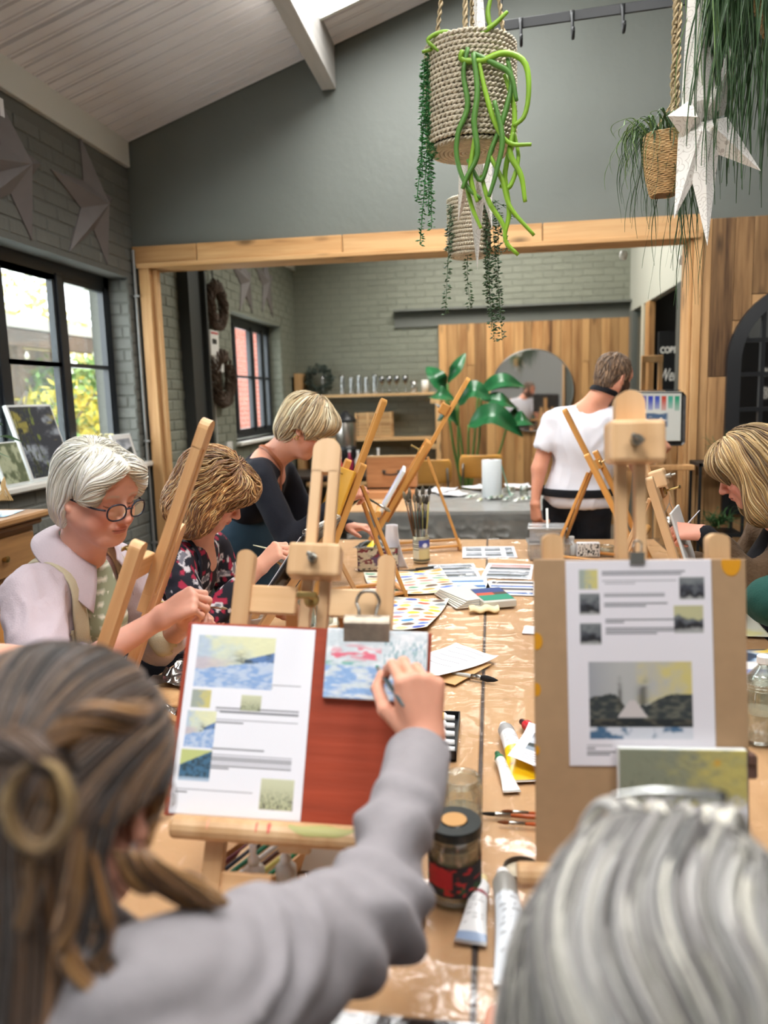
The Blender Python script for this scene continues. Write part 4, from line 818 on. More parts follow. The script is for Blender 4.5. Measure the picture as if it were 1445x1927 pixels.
# behind the near left easel: cups and jars
T_ = thing('ceramic_cup', (-.83, 2.33, TOPZ), 'white ceramic cup showing beside the near easel', 'cup'); ob('cup_body', lathe([(0, 0), (.028, 0), (.03, .003), (.038, .07), (.038, .08), (.035, .08), (.034, .07), (.027, .006), (0, .006)], 28, False), mat('ceramic', S(228, 224, 216), .25), Tm(-.80, 2.42, TOPZ), T_, True)
jar(-.66, 2.58, .035, .09, 'glass water jar behind the near easel mast', fill=CLOUDY, fillh=.5)
T_ = thing('yellow_tub', (-.575, 2.85, TOPZ), 'little yellow tub beside the colour charts', 'tub'); ob('tub_body', lathe([(0, 0), (.022, 0), (.026, .03), (.026, .035), (.023, .035), (.02, .004), (0, .004)], 20, False), mat('yellow_plastic', S(236, 196, 30), .35), Tm(-.575, 2.85, TOPZ), T_, True); ob('lid_flap', cyl(.026, .004, 20), mat('yellow_plastic'), Tm(-.54, 2.88, TOPZ+.01) @ Rx(.5), T_)
T_ = thing('barcode_bottle', (-.60, 2.62, TOPZ), 'squat clear bottle with a barcode label behind the near easel', 'bottle'); ob('bottle_body', lathe([(0, 0), (.028, 0), (.03, .004), (.03, .075), (.022, .09), (.022, .1), (0, .1)], 22), mat('milky_plastic', S(206, 200, 182), .3), Tm(-.60, 2.62, TOPZ), T_, True)
label_band(-.60, 2.62, .0305, TOPZ+.015, TOPZ+.065, lambda u, v: np.where(((np.sin(u*420) > .1) & (np.abs(u-.72) < .07) & (v < .6))[..., None], C3(30, 30, 30), C3(222, 216, 196)*np.ones(u.shape+(3,))), T_, nx=160)
jar(-.50, 2.50, .03, .07, 'low glass jar beside the barcode bottle', fill=mat('dark_water', S(70, 74, 90), .2), fillh=.4)
# palettes and foil at the left table edge
tag(ob('palette_board', box(.20, .30, .012, .003), BEECH, flat(-.88, 1.98, -8, TOPZ+.007)), 'wooden palette board at the left edge of the table', 'palette')
def foil(w_, h, M, label, seed):
    V, Fq, u, v = grid(40, 40, lambda u, v: ((u-.5)*w_, (v-.5)*h, 0*u)); V[:, 2] = .012*np.abs(vnoise(V+seed, 45, seed))+.014*np.abs(vnoise(V+seed, 18, seed+1))+.002
    tag(ob('foil_sheet', (V, Fq), mat('foil', S(190, 186, 180), .22, .85, var=.3, vs=30), M), label, 'foil')
foil(.13, .2, flat(-.88, 2.03, -10, TOPZ+.014), 'crumpled silver foil palette on the wooden palette board', 3); foil(.12, .1, flat(-.86, 1.76, 10, TOPZ+.003), 'crumpled silver foil lying beside the red board', 8)
# under / behind the near easel: pencil box with pencils, dropper bottles, folded card
T_ = thing('pencil_case', (-.40, 1.20, TOPZ), 'open wooden box of coloured pencils under the red board', 'box'); M = flat(-.385, 1.20, -24)
ob('box_body', join(span(-.06, .06, -.11, .11, 0, .005), span(-.06, -.056, -.11, .11, 0, .028), span(.056, .06, -.11, .11, 0, .028), span(-.06, .06, -.11, -.106, 0, .028), span(-.06, .06, .106, .11, 0, .028)), BEECH, M, T_)
for i, (c, nm) in enumerate([((96, 30, 40), 'maroon'), ((30, 34, 50), 'navy'), ((30, 110, 80), 'green'), ((210, 206, 200), 'white'), ((80, 40, 30), 'brown'), ((214, 200, 110), 'pale yellow'), ((30, 120, 76), 'emerald')]):
    x = -.045+i*.015; q = thing('coloured_pencil', np.array(M @ Vector((x, -.09, .01))), '%s coloured pencil in the open wooden box' % nm, 'pencil', 'coloured pencils in the wooden box')
    ob('shaft', xf(lathe([(0, 0), (.0042, 0), (.0042, .165), (.0012, .18), (0, .18)], 6), Rx(-PI/2)), mat('pencil_%d' % i, S(*c), .35), M @ Tm(x, -.09, .022), q)
for x, y, l in ((-.385, 1.10, 'left of two white dropper bottles'), (-.335, 1.11, 'right of two white dropper bottles')):
    T_ = thing('dropper_bottle', (x, y, TOPZ), l+' under the red board', 'bottle', 'dropper bottles'); ob('bottle_body', lathe([(0, 0), (.016, 0), (.017, .003), (.017, .05), (.008, .06), (0, .06)], 18), mat('frosted', S(214, 212, 206), .35), Tm(x, y, TOPZ), T_, True)
    ob('dropper_cap', lathe([(0, .058), (.009, .058), (.009, .068), (.005, .074), (.006, .09), (.004, .095), (0, .095)], 16), mat('white_cap'), Tm(x, y, TOPZ), T_, True)
tag(ob('folded_card', ([(-.08, 0, 0), (.06, -.02, 0), (.075, .06, 0), (-.06, .08, 0), (-.07, .04, .055), (.07, .02, .055)], [[0, 1, 5, 4], [2, 3, 4, 5], [0, 4, 3], [1, 2, 5]]), mat('grey_card', S(206, 198, 182), .7), flat(-.26, 1.19, 10, TOPZ)), 'pale folded card tent standing under the red board', 'card')
T_ = thing('metal_cup', (-.125, 1.055, TOPZ), 'small dark metal cup beside the sleeve of the painting woman', 'cup'); ob('cup_body', lathe([(0, 0), (.018, 0), (.02, .002), (.022, .03), (.019, .03), (.017, .004), (0, .004)], 22, False), mat('bronze', S(110, 90, 72), .3, .8), Tm(-.125, 1.055, TOPZ), T_, True); ob('dark_liquid', cyl(.018, .002, 20), DARKPL, Tm(-.125, 1.055, TOPZ+.02), T_)
# right side palettes
def splash(seed):
    def fn(u, v):
        c = np.ones(u.shape+(3,))*C3(236, 234, 230)
        for k, col in enumerate([(60, 90, 170), (200, 60, 60), (236, 200, 40), (70, 50, 40), (120, 160, 200), (40, 44, 60)]): c = mixc(c, C3(*col), sm(.22, .42, nz(u, v, 5, seed+k*7, 2, .4+.4*(k % 2)))*.9)
        return c
    return fn
sheet('paint_rag', .34, .30, flat(.74, 2.24, 6, TOPZ+.003), splash(3), 'white sheet streaked with red, blue and yellow paint at the right edge', 'paper', nx=60, ny=60)
sheet('watercolour_sketch', .30, .26, flat(.74, 2.66, -4, TOPZ+.004), lambda u, v: mixc(mixc(np.ones(u.shape+(3,))*C3(226, 226, 208), C3(226, 216, 110), sm(0, .4, nz(u, v, 4, 3))*.6), C3(90, 140, 96), sm(.25, .45, nz(u, v, 5, 9))*.6), 'pale green and yellow watercolour sheet at the right edge', 'painting', nx=40, ny=40)
T_ = thing('clear_bottle', (.60, 1.98, TOPZ), 'clear plastic bottle with a white cap at the right edge', 'bottle'); ob('bottle_body', lathe([(0, 0), (.034, 0), (.036, .005), (.036, .09), (.014, .115), (.014, .125), (.012, .125), (.012, .115), (.033, .09), (.033, .01), (0, .008)], 26, False), GLASSF, Tm(.66, 1.93, TOPZ), T_, True); ob('cap', cyl(.017, .02, 18, .002), mat('white_cap'), Tm(.66, 1.93, TOPZ+.122), T_)
ob('liquid', lathe([(0, .008), (.032, .009), (.032, .05), (0, .05)], 22), CLOUDY, Tm(.66, 1.93, TOPZ), T_)
# ================= PEOPLE: distance fields -> one continuous surface
def smin(a, b, k): h = np.clip(.5+.5*(b-a)/k, 0, 1); return b*(1-h)+a*h-k*h*(1-h)
def smax(a, b, k): return -smin(-a, -b, k)
def cap(a, b, ra, rb=None, k=.02, op='u'): return ('c', np.array(a, float), np.array(b, float), ra, ra if rb is None else rb, k, op)
def ell(c, r, R=None, k=.02, op='u'): return ('e', np.array(c, float), np.array(r, float) if hasattr(r, '__len__') else np.ones(3)*r, np.eye(3) if R is None else np.array(R, float), k, op)
def pd(p, X, Y, Z):
    if p[0] == 'c':
        a, b, ra, rb = p[1:5]; ab = b-a; L = ab@ab+1e-12; x, y, z = X-a[0], Y-a[1], Z-a[2]
        t = np.clip((x*ab[0]+y*ab[1]+z*ab[2])/L, 0, 1); return np.sqrt((x-t*ab[0])**2+(y-t*ab[1])**2+(z-t*ab[2])**2)-(ra+(rb-ra)*t)
    c, r, R = p[1:4]; x, y, z = X-c[0], Y-c[1], Z-c[2]
    u, v, w_ = [(R[0, i]*x+R[1, i]*y+R[2, i]*z)/r[i] for i in range(3)]
    k0 = np.sqrt(u*u+v*v+w_*w_)+1e-9; k1 = np.sqrt((u/r[0])**2+(v/r[1])**2+(w_/r[2])**2)+1e-9; return k0*(k0-1)/k1
def pbox(p):
    if p[0] == 'c': m = max(p[3], p[4]); return np.minimum(p[1], p[2])-m, np.maximum(p[1], p[2])+m
    m = np.sqrt(((p[3]*p[2])**2).sum(1)); return p[1]-m, p[1]+m
def evalp(prims, P):
    X, Y, Z = P[..., 0], P[..., 1], P[..., 2]; F = None
    for p in prims:
        d = pd(p, X, Y, Z); F = d if F is None else smin(F, d, p[-2]) if p[-1] == 'u' else smax(F, -d, p[-2])
    return F
def axis(lo, hi, h, fine=()):
    out = [lo]
    while out[-1] < hi:
        x = out[-1]; s = h
        for a, b, hf in fine:
            d = max(a-x, x-b, 0); s = min(s, hf+d*.25)
        out.append(x+s)
    return np.array(out)
def sdf_mesh(prims, h=.01, fine=(), pad=.02, crop=None):
    """prims in order; fine: list of (lo3, hi3, cell)"""
    bs = [pbox(p) for p in prims if p[-1] == 'u']; lo = np.min([b[0] for b in bs], 0)-pad; hi = np.max([b[1] for b in bs], 0)+pad
    ax = [axis(lo[i], hi[i], h, [(f[0][i], f[1][i], f[2]) for f in fine]) for i in range(3)]
    F = np.full([len(a) for a in ax], .5, np.float32)
    for p in prims:
        a, b = pbox(p); m = p[-2]+.02+h; s = [slice(max(0, np.searchsorted(ax[i], a[i]-m)-1), np.searchsorted(ax[i], b[i]+m)+1) for i in range(3)]
        X, Y, Z = ax[0][s[0], None, None], ax[1][None, s[1], None], ax[2][None, None, s[2]]; d = pd(p, X, Y, Z); f = F[s[0], s[1], s[2]]
        F[s[0], s[1], s[2]] = smin(f, d, p[-2]) if p[-1] == 'u' else smax(f, -d, p[-2])
    return nets(F, ax)
def nets(F, ax):
    S_ = F < 0; c = S_[:-1, :-1, :-1].astype(np.int8)
    n = sum(S_[i:F.shape[0]-1+i, j:F.shape[1]-1+j, k:F.shape[2]-1+k].astype(np.int8) for i in (0, 1) for j in (0, 1) for k in (0, 1))
    I = np.argwhere((n > 0) & (n < 8)); idx = np.full(n.shape, -1, np.int64); idx[I[:, 0], I[:, 1], I[:, 2]] = np.arange(len(I))
    acc = np.zeros((len(I), 3)); cnt = np.zeros(len(I)); co = [(i, j, k) for i in (0, 1) for j in (0, 1) for k in (0, 1)]
    gp = lambda o: np.stack([ax[t][I[:, t]+o[t]] for t in range(3)], -1); gv = lambda o: F[I[:, 0]+o[0], I[:, 1]+o[1], I[:, 2]+o[2]]
    for o in co:
        for t in range(3):
            if o[t]: continue
            q = list(o); q[t] = 1; a, b = gv(o), gv(q); m = (a < 0) != (b < 0); w_ = np.where(m, a/np.where(m, a-b, 1), 0)
            acc += (m[:, None])*(gp(o)+(gp(q)-gp(o))*w_[:, None]); cnt += m
    V = acc/cnt[:, None]; Q = []
    for t in range(3):
        u_, v_ = [(1, 2), (2, 0), (0, 1)][t]
        sl = [slice(None)]*3; sl[t] = slice(0, -1); A = S_[tuple(sl)]; sl[t] = slice(1, None); B = S_[tuple(sl)]
        E_ = np.argwhere(A != B); E_ = E_[(E_[:, u_] > 0) & (E_[:, v_] > 0) & (E_[:, u_] < F.shape[u_]-1) & (E_[:, v_] < F.shape[v_]-1)]
        if not len(E_): continue
        def cell(du, dv): e = E_.copy(); e[:, u_] -= du; e[:, v_] -= dv; return idx[e[:, 0], e[:, 1], e[:, 2]]
        q = np.stack([cell(1, 1), cell(0, 1), cell(0, 0), cell(1, 0)], -1); fl = A[E_[:, 0], E_[:, 1], E_[:, 2]]
        q = np.where(fl[:, None], q, q[:, ::-1]); Q.append(q)
    return V, np.vstack(Q)
def relax(V, Q, it=1, w_=.5):
    for _ in range(it):
        A = np.zeros_like(V); n = np.zeros(len(V))
        for i in range(4):
            for j in (1, 3): np.add.at(A, Q[:, i], V[Q[:, (i+j) % 4]]); np.add.at(n, Q[:, i], 1)
        V = V*(1-w_)+A/np.maximum(n, 1)[:, None]*w_
    return V
def normals(V, Q):
    a = np.cross(V[Q[:, 2]]-V[Q[:, 0]], V[Q[:, 3]]-V[Q[:, 1]]); N = np.zeros_like(V)
    for i in range(4): np.add.at(N, Q[:, i], a)
    return N/(np.linalg.norm(N, axis=1, keepdims=True)+1e-12)
# ---------------- head.  local: x right of the face, y forwards, z up, origin between the eyes' height inside the skull
def headframe(c, face, up=(0, 0, 1), s=1.):
    f = nrm(face); x = nrm(np.cross(f, up)); z = np.cross(x, f); R = np.stack([x, f, z], 1); return (np.array(c, float), R, s)
def hp(H, *p): return H[0]+H[1]@(np.array(p, float)*H[2])
def head_prims(H, neck=None, fem=1., jowl=0., age=0.):
    c0, R, s = H; P = lambda *p: hp(H, *p)
    E_ = lambda c, r, k=.02, op='u', rot=None: ell(P(*c), np.array(r)*s, R if rot is None else R@rot, k*s, op)
    Cc = lambda a, b, ra, rb=None, k=.02, op='u': cap(P(*a), P(*b), ra*s, (ra if rb is None else rb)*s, k*s, op)
    L = [E_((0, -.012, .034), (.074, .092, .084)), E_((0, .028, -.03), (.060+.004*jowl, .058, .078), .03), E_((0, .062, -.097), (.023, .019, .018), .03),
         Cc((.05, .0, -.045), (.022, .055, -.092), .02+.006*jowl, .018, .03), Cc((-.05, .0, -.045), (-.022, .055, -.092), .02+.006*jowl, .018, .03)]
    for q in (-1, 1):
        L += [E_((q*.037, .056, -.03), (.024, .022, .024), .02), E_((q*.04, .05, -.055), (.018+.006*jowl, .02, .02), .02)]
    L += [Cc((-.042, .068, .022), (.042, .068, .022), .014, .014, .02), E_((0, .062, .045), (.05, .022, .035), .025)]
    for q in (-1, 1): L += [E_((q*.032, .096, .0), (.017, .014, .012), .012, 's')]
    for q in (-1, 1): L += [E_((q*.032, .0685, .0), (.0145, .0135, .0125), .004)]
    for q in (-1, 1): L += [Cc((q*.044, .074, -.0005), (q*.032, .0835, -.0045), .0009, .0012, .002, 's'), Cc((q*.032, .0835, -.0045), (q*.02, .08, -.002), .0012, .0009, .002, 's'), Cc((q*.045, .068, -.016), (q*.022, .082, -.017), .0025, .0025, .006, 's')]
    L += [Cc((0, .084, .01), (0, .106, -.03), .0065, .0105, .012), E_((0, .103, -.034), (.0115, .012, .0095), .008)]
    for q in (-1, 1): L += [E_((q*.012, .094, -.036), (.008, .0105, .0075), .006), E_((q*.0065, .1, -.044), (.0035, .005, .003), .003, 's'), Cc((q*.017, .09, -.036), (q*.03, .074, -.062), .0018, .0022, .008, 's')]
    L += [E_((0, .079, -.062), (.026, .014, .018), .014), E_((0, .091, -.0585), (.02, .0065, .0045), .004), E_((0, .0885, -.0695), (.0175, .0065, .0052), .004), Cc((-.022, .086, -.064), (.022, .086, -.064), .0012, .0012, .002, 's'), Cc((-.004, .0975, -.064), (.004, .0975, -.064), .0022, .0022, .002, 's'), E_((0, .092, -.081), (.014, .006, .004), .008, 's')]
    for q in (-1, 1):
        rot = np.array(Matrix.Rotation(q*.35, 3, 'Z') @ Matrix.Rotation(-.18, 3, 'X'))
        L += [E_((q*.076, -.008, -.004), (.007, .017, .03), .006, 'u', rot), E_((q*.083, -.004, .002), (.006, .009, .016), .006, 's', rot), E_((q*.079, -.002, -.028), (.006, .008, .009), .006)]
    if neck is not None: L += [cap(P(0, -.018, -.05), neck, .054*s*(fem), .056*s*fem, .03*s), cap(P(0, .02, -.08), neck, .035*s, .045*s, .03)]
    return L
def head_local(H, V): return (V-H[0])@H[1]/H[2]
def skin_colour(H, V, base=(222, 160, 134), lip=(186, 96, 88), cheek=(216, 120, 104), brow=None, beard=None, eye=True):
    p = head_local(H, V); x, y, z = p.T; ax_ = np.abs(x); c = np.ones((len(V), 3))*C3(*base)
    n = vnoise(V, 60, 3)*.5+vnoise(V, 150, 5)*.3; c *= (1+.05*n)[:, None]; on = np.linalg.norm(p, axis=1) < .16
    k = np.exp(-(((ax_-.042)/.024)**2+((y-.06)/.04)**2+((z+.035)/.026)**2))+.8*np.exp(-((x/.014)**2+((y-.108)/.02)**2+((z+.035)/.014)**2)); c = mixc(c, C3(*cheek), np.clip(k, 0, 1)*on*.55)
    lips = sm(.0215, .017, ax_)*sm(.0105, .007, np.abs(z+.064))*sm(.082, .088, y); c = mixc(c, C3(*lip), lips*on*.7)
    c = mixc(c, C3(120, 60, 54), sm(.0022, .0008, np.abs(z+.064))*sm(.024, .02, ax_)*sm(.082, .086, y)*on*.8)
    if eye:
        e = ((ax_-.032)/.0135)**2; lid = -.0005-.0045*(1-e); c = mixc(c, C3(60, 42, 38), sm(.0019, .0008, np.abs(z-lid))*(e < 1)*(y > .066)*on*.9)
    if brow is not None: c = mixc(c, C3(*brow), sm(.0045, .0025, np.abs(z-.024+.9*(ax_-.032)**2*8))*sm(.05, .045, ax_)*sm(.012, .016, ax_)*(y > .06)*on*.55)
    if beard is not None:
        b = sm(-.03, -.042, z-.9*(.06-y)*.4)*sm(-.01, .01, y)*(1-lips); b = np.maximum(b, sm(.056, .06, ax_)*sm(.02, 0, z)*sm(-.0, .015, y)*sm(-.12, -.1, z)); c = mixc(c, C3(*beard)*(1+.3*n)[:, None], np.clip(b, 0, 1)*on)
    return np.clip(c, 0, 1)
# ---------------- hand.  axes: X towards the thumb, Y towards the fingers, Z out of the back of the hand
FING = [(.030, .093, .045, .027, .021, .0088), (.0100, .097, .049, .031, .022, .0092), (-.0105, .093, .045, .029, .022, .0088), (-.029, .084, .035, .021, .019, .0077)]
CURLS = dict(pinch=[(58, 52, 18), (64, 62, 30), (72, 70, 35), (78, 70, 35)], relax=[(22, 28, 12), (28, 34, 16), (34, 38, 18), (38, 40, 18)], fist=[(70, 80, 40)]*4, flat=[(12, 14, 8), (12, 16, 8), (14, 18, 8), (18, 20, 8)])
def hand_prims(w_, Y, Z, right=True, curl='pinch', s=.95, thumb=None, forearm=None):
    """w_ wrist point, Y finger direction, Z back of hand; returns prims, pinch point, finger tips"""
    w_ = np.array(w_, float); Y = nrm(Y); Z = nrm(np.array(Z, float)-Y*np.dot(Z, Y)); X = np.cross(Y, Z)*(-1 if right else 1)
    Q = lambda x, y, z: w_+s*(X*x+Y*y+Z*z); L = []
    L += [cap(Q(.012, 0, 0), Q(-.012, 0, 0), .021*s, .021*s, .01)]
    for fx, fy, *_r in FING: L.append(cap(Q(fx*.5, .012, 0), Q(fx, fy-.004, .001), .0165*s, .0122*s, .012))
    L.append(cap(Q(.018, .02, -.008), Q(.028, .062, -.004), .017*s, .012*s, .012)); tips = []; cr = CURLS[curl] if isinstance(curl, str) else curl
    for (fx, fy, l1, l2, l3, r), cc in zip(FING, cr):
        p = np.array([fx, fy-.004, .001]); a = 0.; splay = fx*1.2 if curl in ('relax', 'flat') else fx*.3
        for j, l in enumerate((l1, l2, l3)):
            a += math.radians(cc[j]); d = np.array([splay*(1 if j == 0 else .6), math.cos(a), -math.sin(a)]); d /= np.linalg.norm(d); q = p+d*l
            L.append(cap(Q(*p), Q(*q), r*s*(1.03, .96, .88)[j], r*s*(.97, .9, .74)[j], .0035)); L.append(ell(Q(*p), r*s*(1.1, 1.05, .95)[j], k=.004)); p = q
        tips.append(Q(*p))
    ti = (np.array(tips[0])-w_)@np.stack([X, Y, Z], 1)/s
    if curl == 'pinch' or thumb == 'pinch': T_ = [(.03, .022, -.012), (.052, .048, -.026), (ti[0]+.014, ti[1]-.018, ti[2]-.006), (ti[0]+.004, ti[1]+.002, ti[2]-.014)]
    else: T_ = [(.028, .02, -.01), (.048, .048, -.02), (.058, .074, -.028), (.06, .094, -.036)]
    for j, r in enumerate((.0145, .0115, .0105)): L.append(cap(Q(*T_[j]), Q(*T_[j+1]), r*s, (.0115, .0102, .0078)[j]*s, .008 if j == 0 else .004))
    pinch = (np.array(tips[0])+Q(*T_[3]))/2
    if forearm is not None: L.append(cap(w_, forearm, .0225*s, .036*s, .015)); L[-1] = cap(w_-Y*.004, forearm, .0235*s, .038*s, .02)
    return L, pinch, tips, (X, Y, Z)
# ---------------- hair: cap surface and strands that flow over it
def hair(name, H, prims, mats, parent, n=1500, steps=16, ds=.014, r=.0011, seed=1, part=(0, -.02, .12), down=(0, 0, -1), bias=None, wave=.0, wf=40., lift=.005, cols=((90, 66, 44),), start=None, fall=.0, flat=.45, h=.006, capcol=None, region=None, lens=(0.6, 1.), curl=0., root_z=-.01, dark=.0, bare=None):
    """prims: hair volume (world). strands start near the parting / on the crown and run down the volume"""
    rs = np.random.default_rng(seed); V, Q = sdf_mesh(prims, h, pad=.015); V = relax(V, Q, 1); N = normals(V, Q)
    n1 = fbm(V, 30, 2, seed); V2 = V+N*(n1*.003)[:, None]; base = np.array([S(*c) for c in cols]); m = base.mean(0)*.62 if capcol is None else np.array(S(*capcol))
    o = ob(name, (V2, Q), mats, None, parent, True, np.ones((len(V), 3))*m*(1+.25*vnoise(V, 70, seed+3))[:, None])
    loc = head_local(H, V); ok = (loc[:, 2] > root_z) if region is None else region(loc); ids = np.flatnonzero(ok)
    if start is not None: wgt = start(loc[ids]); ids = rs.choice(ids, n, p=wgt/wgt.sum())
    else: ids = rs.choice(ids, n)
    P = V[ids]+rs.normal(0, .004, (n, 3)); off = rs.uniform(-.002, lift, n); out = [P.copy()]; ph = rs.uniform(0, 6.28, n); length = rs.uniform(*lens, n)
    fl = lambda p: evalp(prims, p); e = .003; g0 = nrm(H[1]@np.array(down)); D = None
    pt = hp(H, *part)
    for k in range(steps):
        f = fl(P); G = np.stack([fl(P+[e, 0, 0])-f, fl(P+[0, e, 0])-f, fl(P+[0, 0, e])-f], -1); G /= np.linalg.norm(G, axis=1, keepdims=True)+1e-9
        away = P-pt; away /= np.linalg.norm(away, axis=1, keepdims=True); lo_ = head_local(H, P)
        wd = np.clip(lo_[:, 2]/.12, 0, 1)[:, None]; d = away*wd*1.3+g0*(1.15-wd)
        if bias is not None: d = d+bias(lo_, H)
        w3 = np.stack([vnoise(P, wf, seed+7), vnoise(P, wf, seed+8), vnoise(P, wf, seed+9)], -1); d = d+wave*w3
        d -= G*(d*G).sum(1, keepdims=True); d /= np.linalg.norm(d, axis=1, keepdims=True)+1e-9
        D = d if D is None else D*.45+d*.55; D /= np.linalg.norm(D, axis=1, keepdims=True)+1e-9
        P = P+D*(ds*length)[:, None]; f = fl(P); P = P-G*np.clip(f-off, -.02, .02)[:, None]*.8
        if curl: P = P+curl*np.stack([np.sin(k*.9+ph), np.cos(k*.9+ph), .3*np.sin(k*1.3+ph)], -1)*min(1, k/4)
        out.append(P.copy())
    Pt = np.stack(out, 1); S1 = Pt.shape[1]; rad = r*np.interp(np.arange(S1), [0, 1, S1*.7, S1-1], [.5, 1, .9, .15])[None, :]*rs.uniform(.7, 1.4, n)[:, None]
    Nn = np.stack([fl(Pt+[e, 0, 0]), fl(Pt+[0, e, 0]), fl(Pt+[0, 0, e])], -1)-fl(Pt)[..., None]
    if bare is not None: rad = rad*(1-np.maximum.accumulate(bare(head_local(H, Pt.reshape(-1, 3))).reshape(n, S1), axis=1)*.999)
    g = tubes(Pt, rad*2.2, 4, flat, up=Nn/(np.linalg.norm(Nn, axis=2, keepdims=True)+1e-9))
    ci = rs.integers(0, len(base), n); lum = rs.uniform(.75, 1.25, n); clump = (1+.35*vnoise(Pt[:, 2], 45, seed+20))*(1-dark*np.clip(.5+vnoise(Pt[:, 6], 16, seed+31), 0, 1))
    cc = (base[ci]*(lum*clump)[:, None])[:, None, None, :]*np.ones((1, S1, 4, 1)); st = ob('strands', g, mats, None, o, True, np.clip(cc.reshape(-1, 3), 0, 1)); st['kind'] = 'stuff'
    return o
HAIRM = mat('hair_strands', vcol=True, rough=.42, spec=.45, sheen=.2); SKINM = mat('skin', vcol=True, rough=.5, spec=.4, sss=.12)
def fabric(name, c, **k): return mat(name, S(*c), k.pop('rough', .85), bump=k.pop('bump', .25), bs=k.pop('bs', 300), sheen=.03, spec=.25, **k)
def folds(V, N, amp, s, seed=0, stretch=(1, 1, 1), dirs=None):
    P = V*np.array(stretch); w_ = np.stack([vnoise(P, s*.6, seed+1), vnoise(P, s*.6, seed+2), vnoise(P, s*.6, seed+4)], -1)*.6/s
    a = vnoise(P+w_, s, seed); b = vnoise(P+w_*1.5, s*2.1, seed+9); r = (1-np.abs(a)*1.6)+.5*(1-np.abs(b)*1.6)
    return V+N*(amp*(r-.6))[:, None]
def cloth(name, prims, m, parent, h=.012, amp=.004, s=14, seed=0, stretch=(1, 1, 1), fine=(), it=2, attr=None, extra=None):
    V, Q = sdf_mesh(prims, h, fine); V = relax(V, Q, it); N = normals(V, Q); V = folds(V, N, amp, s, seed, stretch)
    if extra is not None: V = extra(V, N)
    return ob(name, (V, Q), m, None, parent, True, attr(V) if attr else None)
def glasses(H, parent, m, w_=.0225, hgt=.019, z=-.004, fwd=.1, tl=.0016, lens=True):
    """spectacles in the head frame: rims, bridge, temples, lenses"""
    for q in (-1, 1):
        pts = []
        for t in np.linspace(0, 2*PI, 25): pts.append(hp(H, q*.032+w_*abs(math.cos(t))**.8*math.copysign(1, math.cos(t)), fwd-.35*(abs(q*.032+w_*math.cos(t))-.02)**1*.5, z+hgt*abs(math.sin(t))**.85*math.copysign(1, math.sin(t))))
        rim = ob('rim', tube(pts, tl, 7), m, None, parent, True)
        if lens: ob('lens', ([np.mean(pts, 0)]+pts[:-1], [[0, i+1, (i+1) % 24+1] for i in range(24)]), film('spectacle_lens', .06, (.97, .98, .98), .02), None, rim, True)
        ob('temple', tube([hp(H, q*.056, fwd-.012, z+.006), hp(H, q*.072, fwd-.04, z+.006), hp(H, q*.078, .01, z+.006), hp(H, q*.079, -.008, z+.002), hp(H, q*.077, -.025, z-.02)], tl*1.1, 7, 14), m, None, parent, True)
    ob('bridge', tube([hp(H, -.011, fwd+.002, z+.006), hp(H, 0, fwd+.006, z+.009), hp(H, .011, fwd+.002, z+.006)], tl*1.1, 7, 8), m, None, parent, True)
def body_prims(sh, hipc, up_w=.0, side=None, build=1., neckb=None):
    """torso between shoulder centre sh and hip centre hipc; side = unit vector across the shoulders"""
    sh, hipc = np.array(sh, float), np.array(hipc, float); ax_ = nrm(sh-hipc); side = nrm(side); fr = np.cross(ax_, side); R = np.stack([side, fr, ax_], 1); L = np.linalg.norm(sh-hipc)
    return [ell(sh-ax_*L*.26, (.150*build, .10*build, L*.36), R, .04), ell(hipc+ax_*L*.2, (.135*build, .10*build, L*.34), R, .06), ell(hipc, (.16*build, .115*build, .12), R, .05), cap(sh+side*.13*build-ax_*.02, sh-side*.13*build-ax_*.02, .052*build, .052*build, .05)], R
def person(label, H, shc, hipc, side, arms, build=1., skin={}, legs=None, face_cell=.0035, neckr=1., jowl=0., handcell=.0035, vis_arm=True, name='person'):
    """arms: list of dict(sh, el, wr, Y, Z, right, curl); returns object, info"""
    nb = np.array(shc, float)+nrm(np.array(shc)-np.array(hipc))*.015; bp_, R = body_prims(shc, hipc, side=side, build=build*.9)
    pr = list(bp_)+[cap(nb, np.array(shc)-np.array([0, 0, .05]), .05, .07, .05)]; info = []; fine = [(H[0]-.13, H[0]+.13, face_cell)]
    for a in arms:
        pr += [cap(a['sh'], a['el'], .047*build, .038*build, .03), cap(a['el'], a['wr'], .037*build, .024, .02)]
        hpz, pin, tips, axs = hand_prims(a['wr'], a['Y'], a['Z'], a.get('right', True), a.get('curl', 'pinch'), a.get('s', .95)); pr += hpz; info.append((pin, tips, axs))
        c = np.array(a['wr'])+nrm(a['Y'])*.07; fine.append((c-.085, c+.085, handcell))
    if legs:
        for hp_, kn, an, toe in legs: pr += [cap(hp_, kn, .085*build, .06*build, .04), cap(kn, an, .055*build, .038, .03), cap(an, toe, .038, .03, .02)]
    pr += head_prims(H, nb, neckr, jowl)
    V, Q = sdf_mesh(pr, .016, fine); V = relax(V, Q, 1, .35)
    o = ob(name, (V, Q), SKINM, None, None, True, skin_colour(H, V, **skin)); tag(o, label, 'person')
    return o, info, R
def held_brush(pin, tip_dir, L, back, label, hc=(206, 190, 150), tip=(90, 80, 70), **k):
    d = nrm(tip_dir); return brush(pin-d*back, pin+d*(L-back), label, hc, tip, **k)
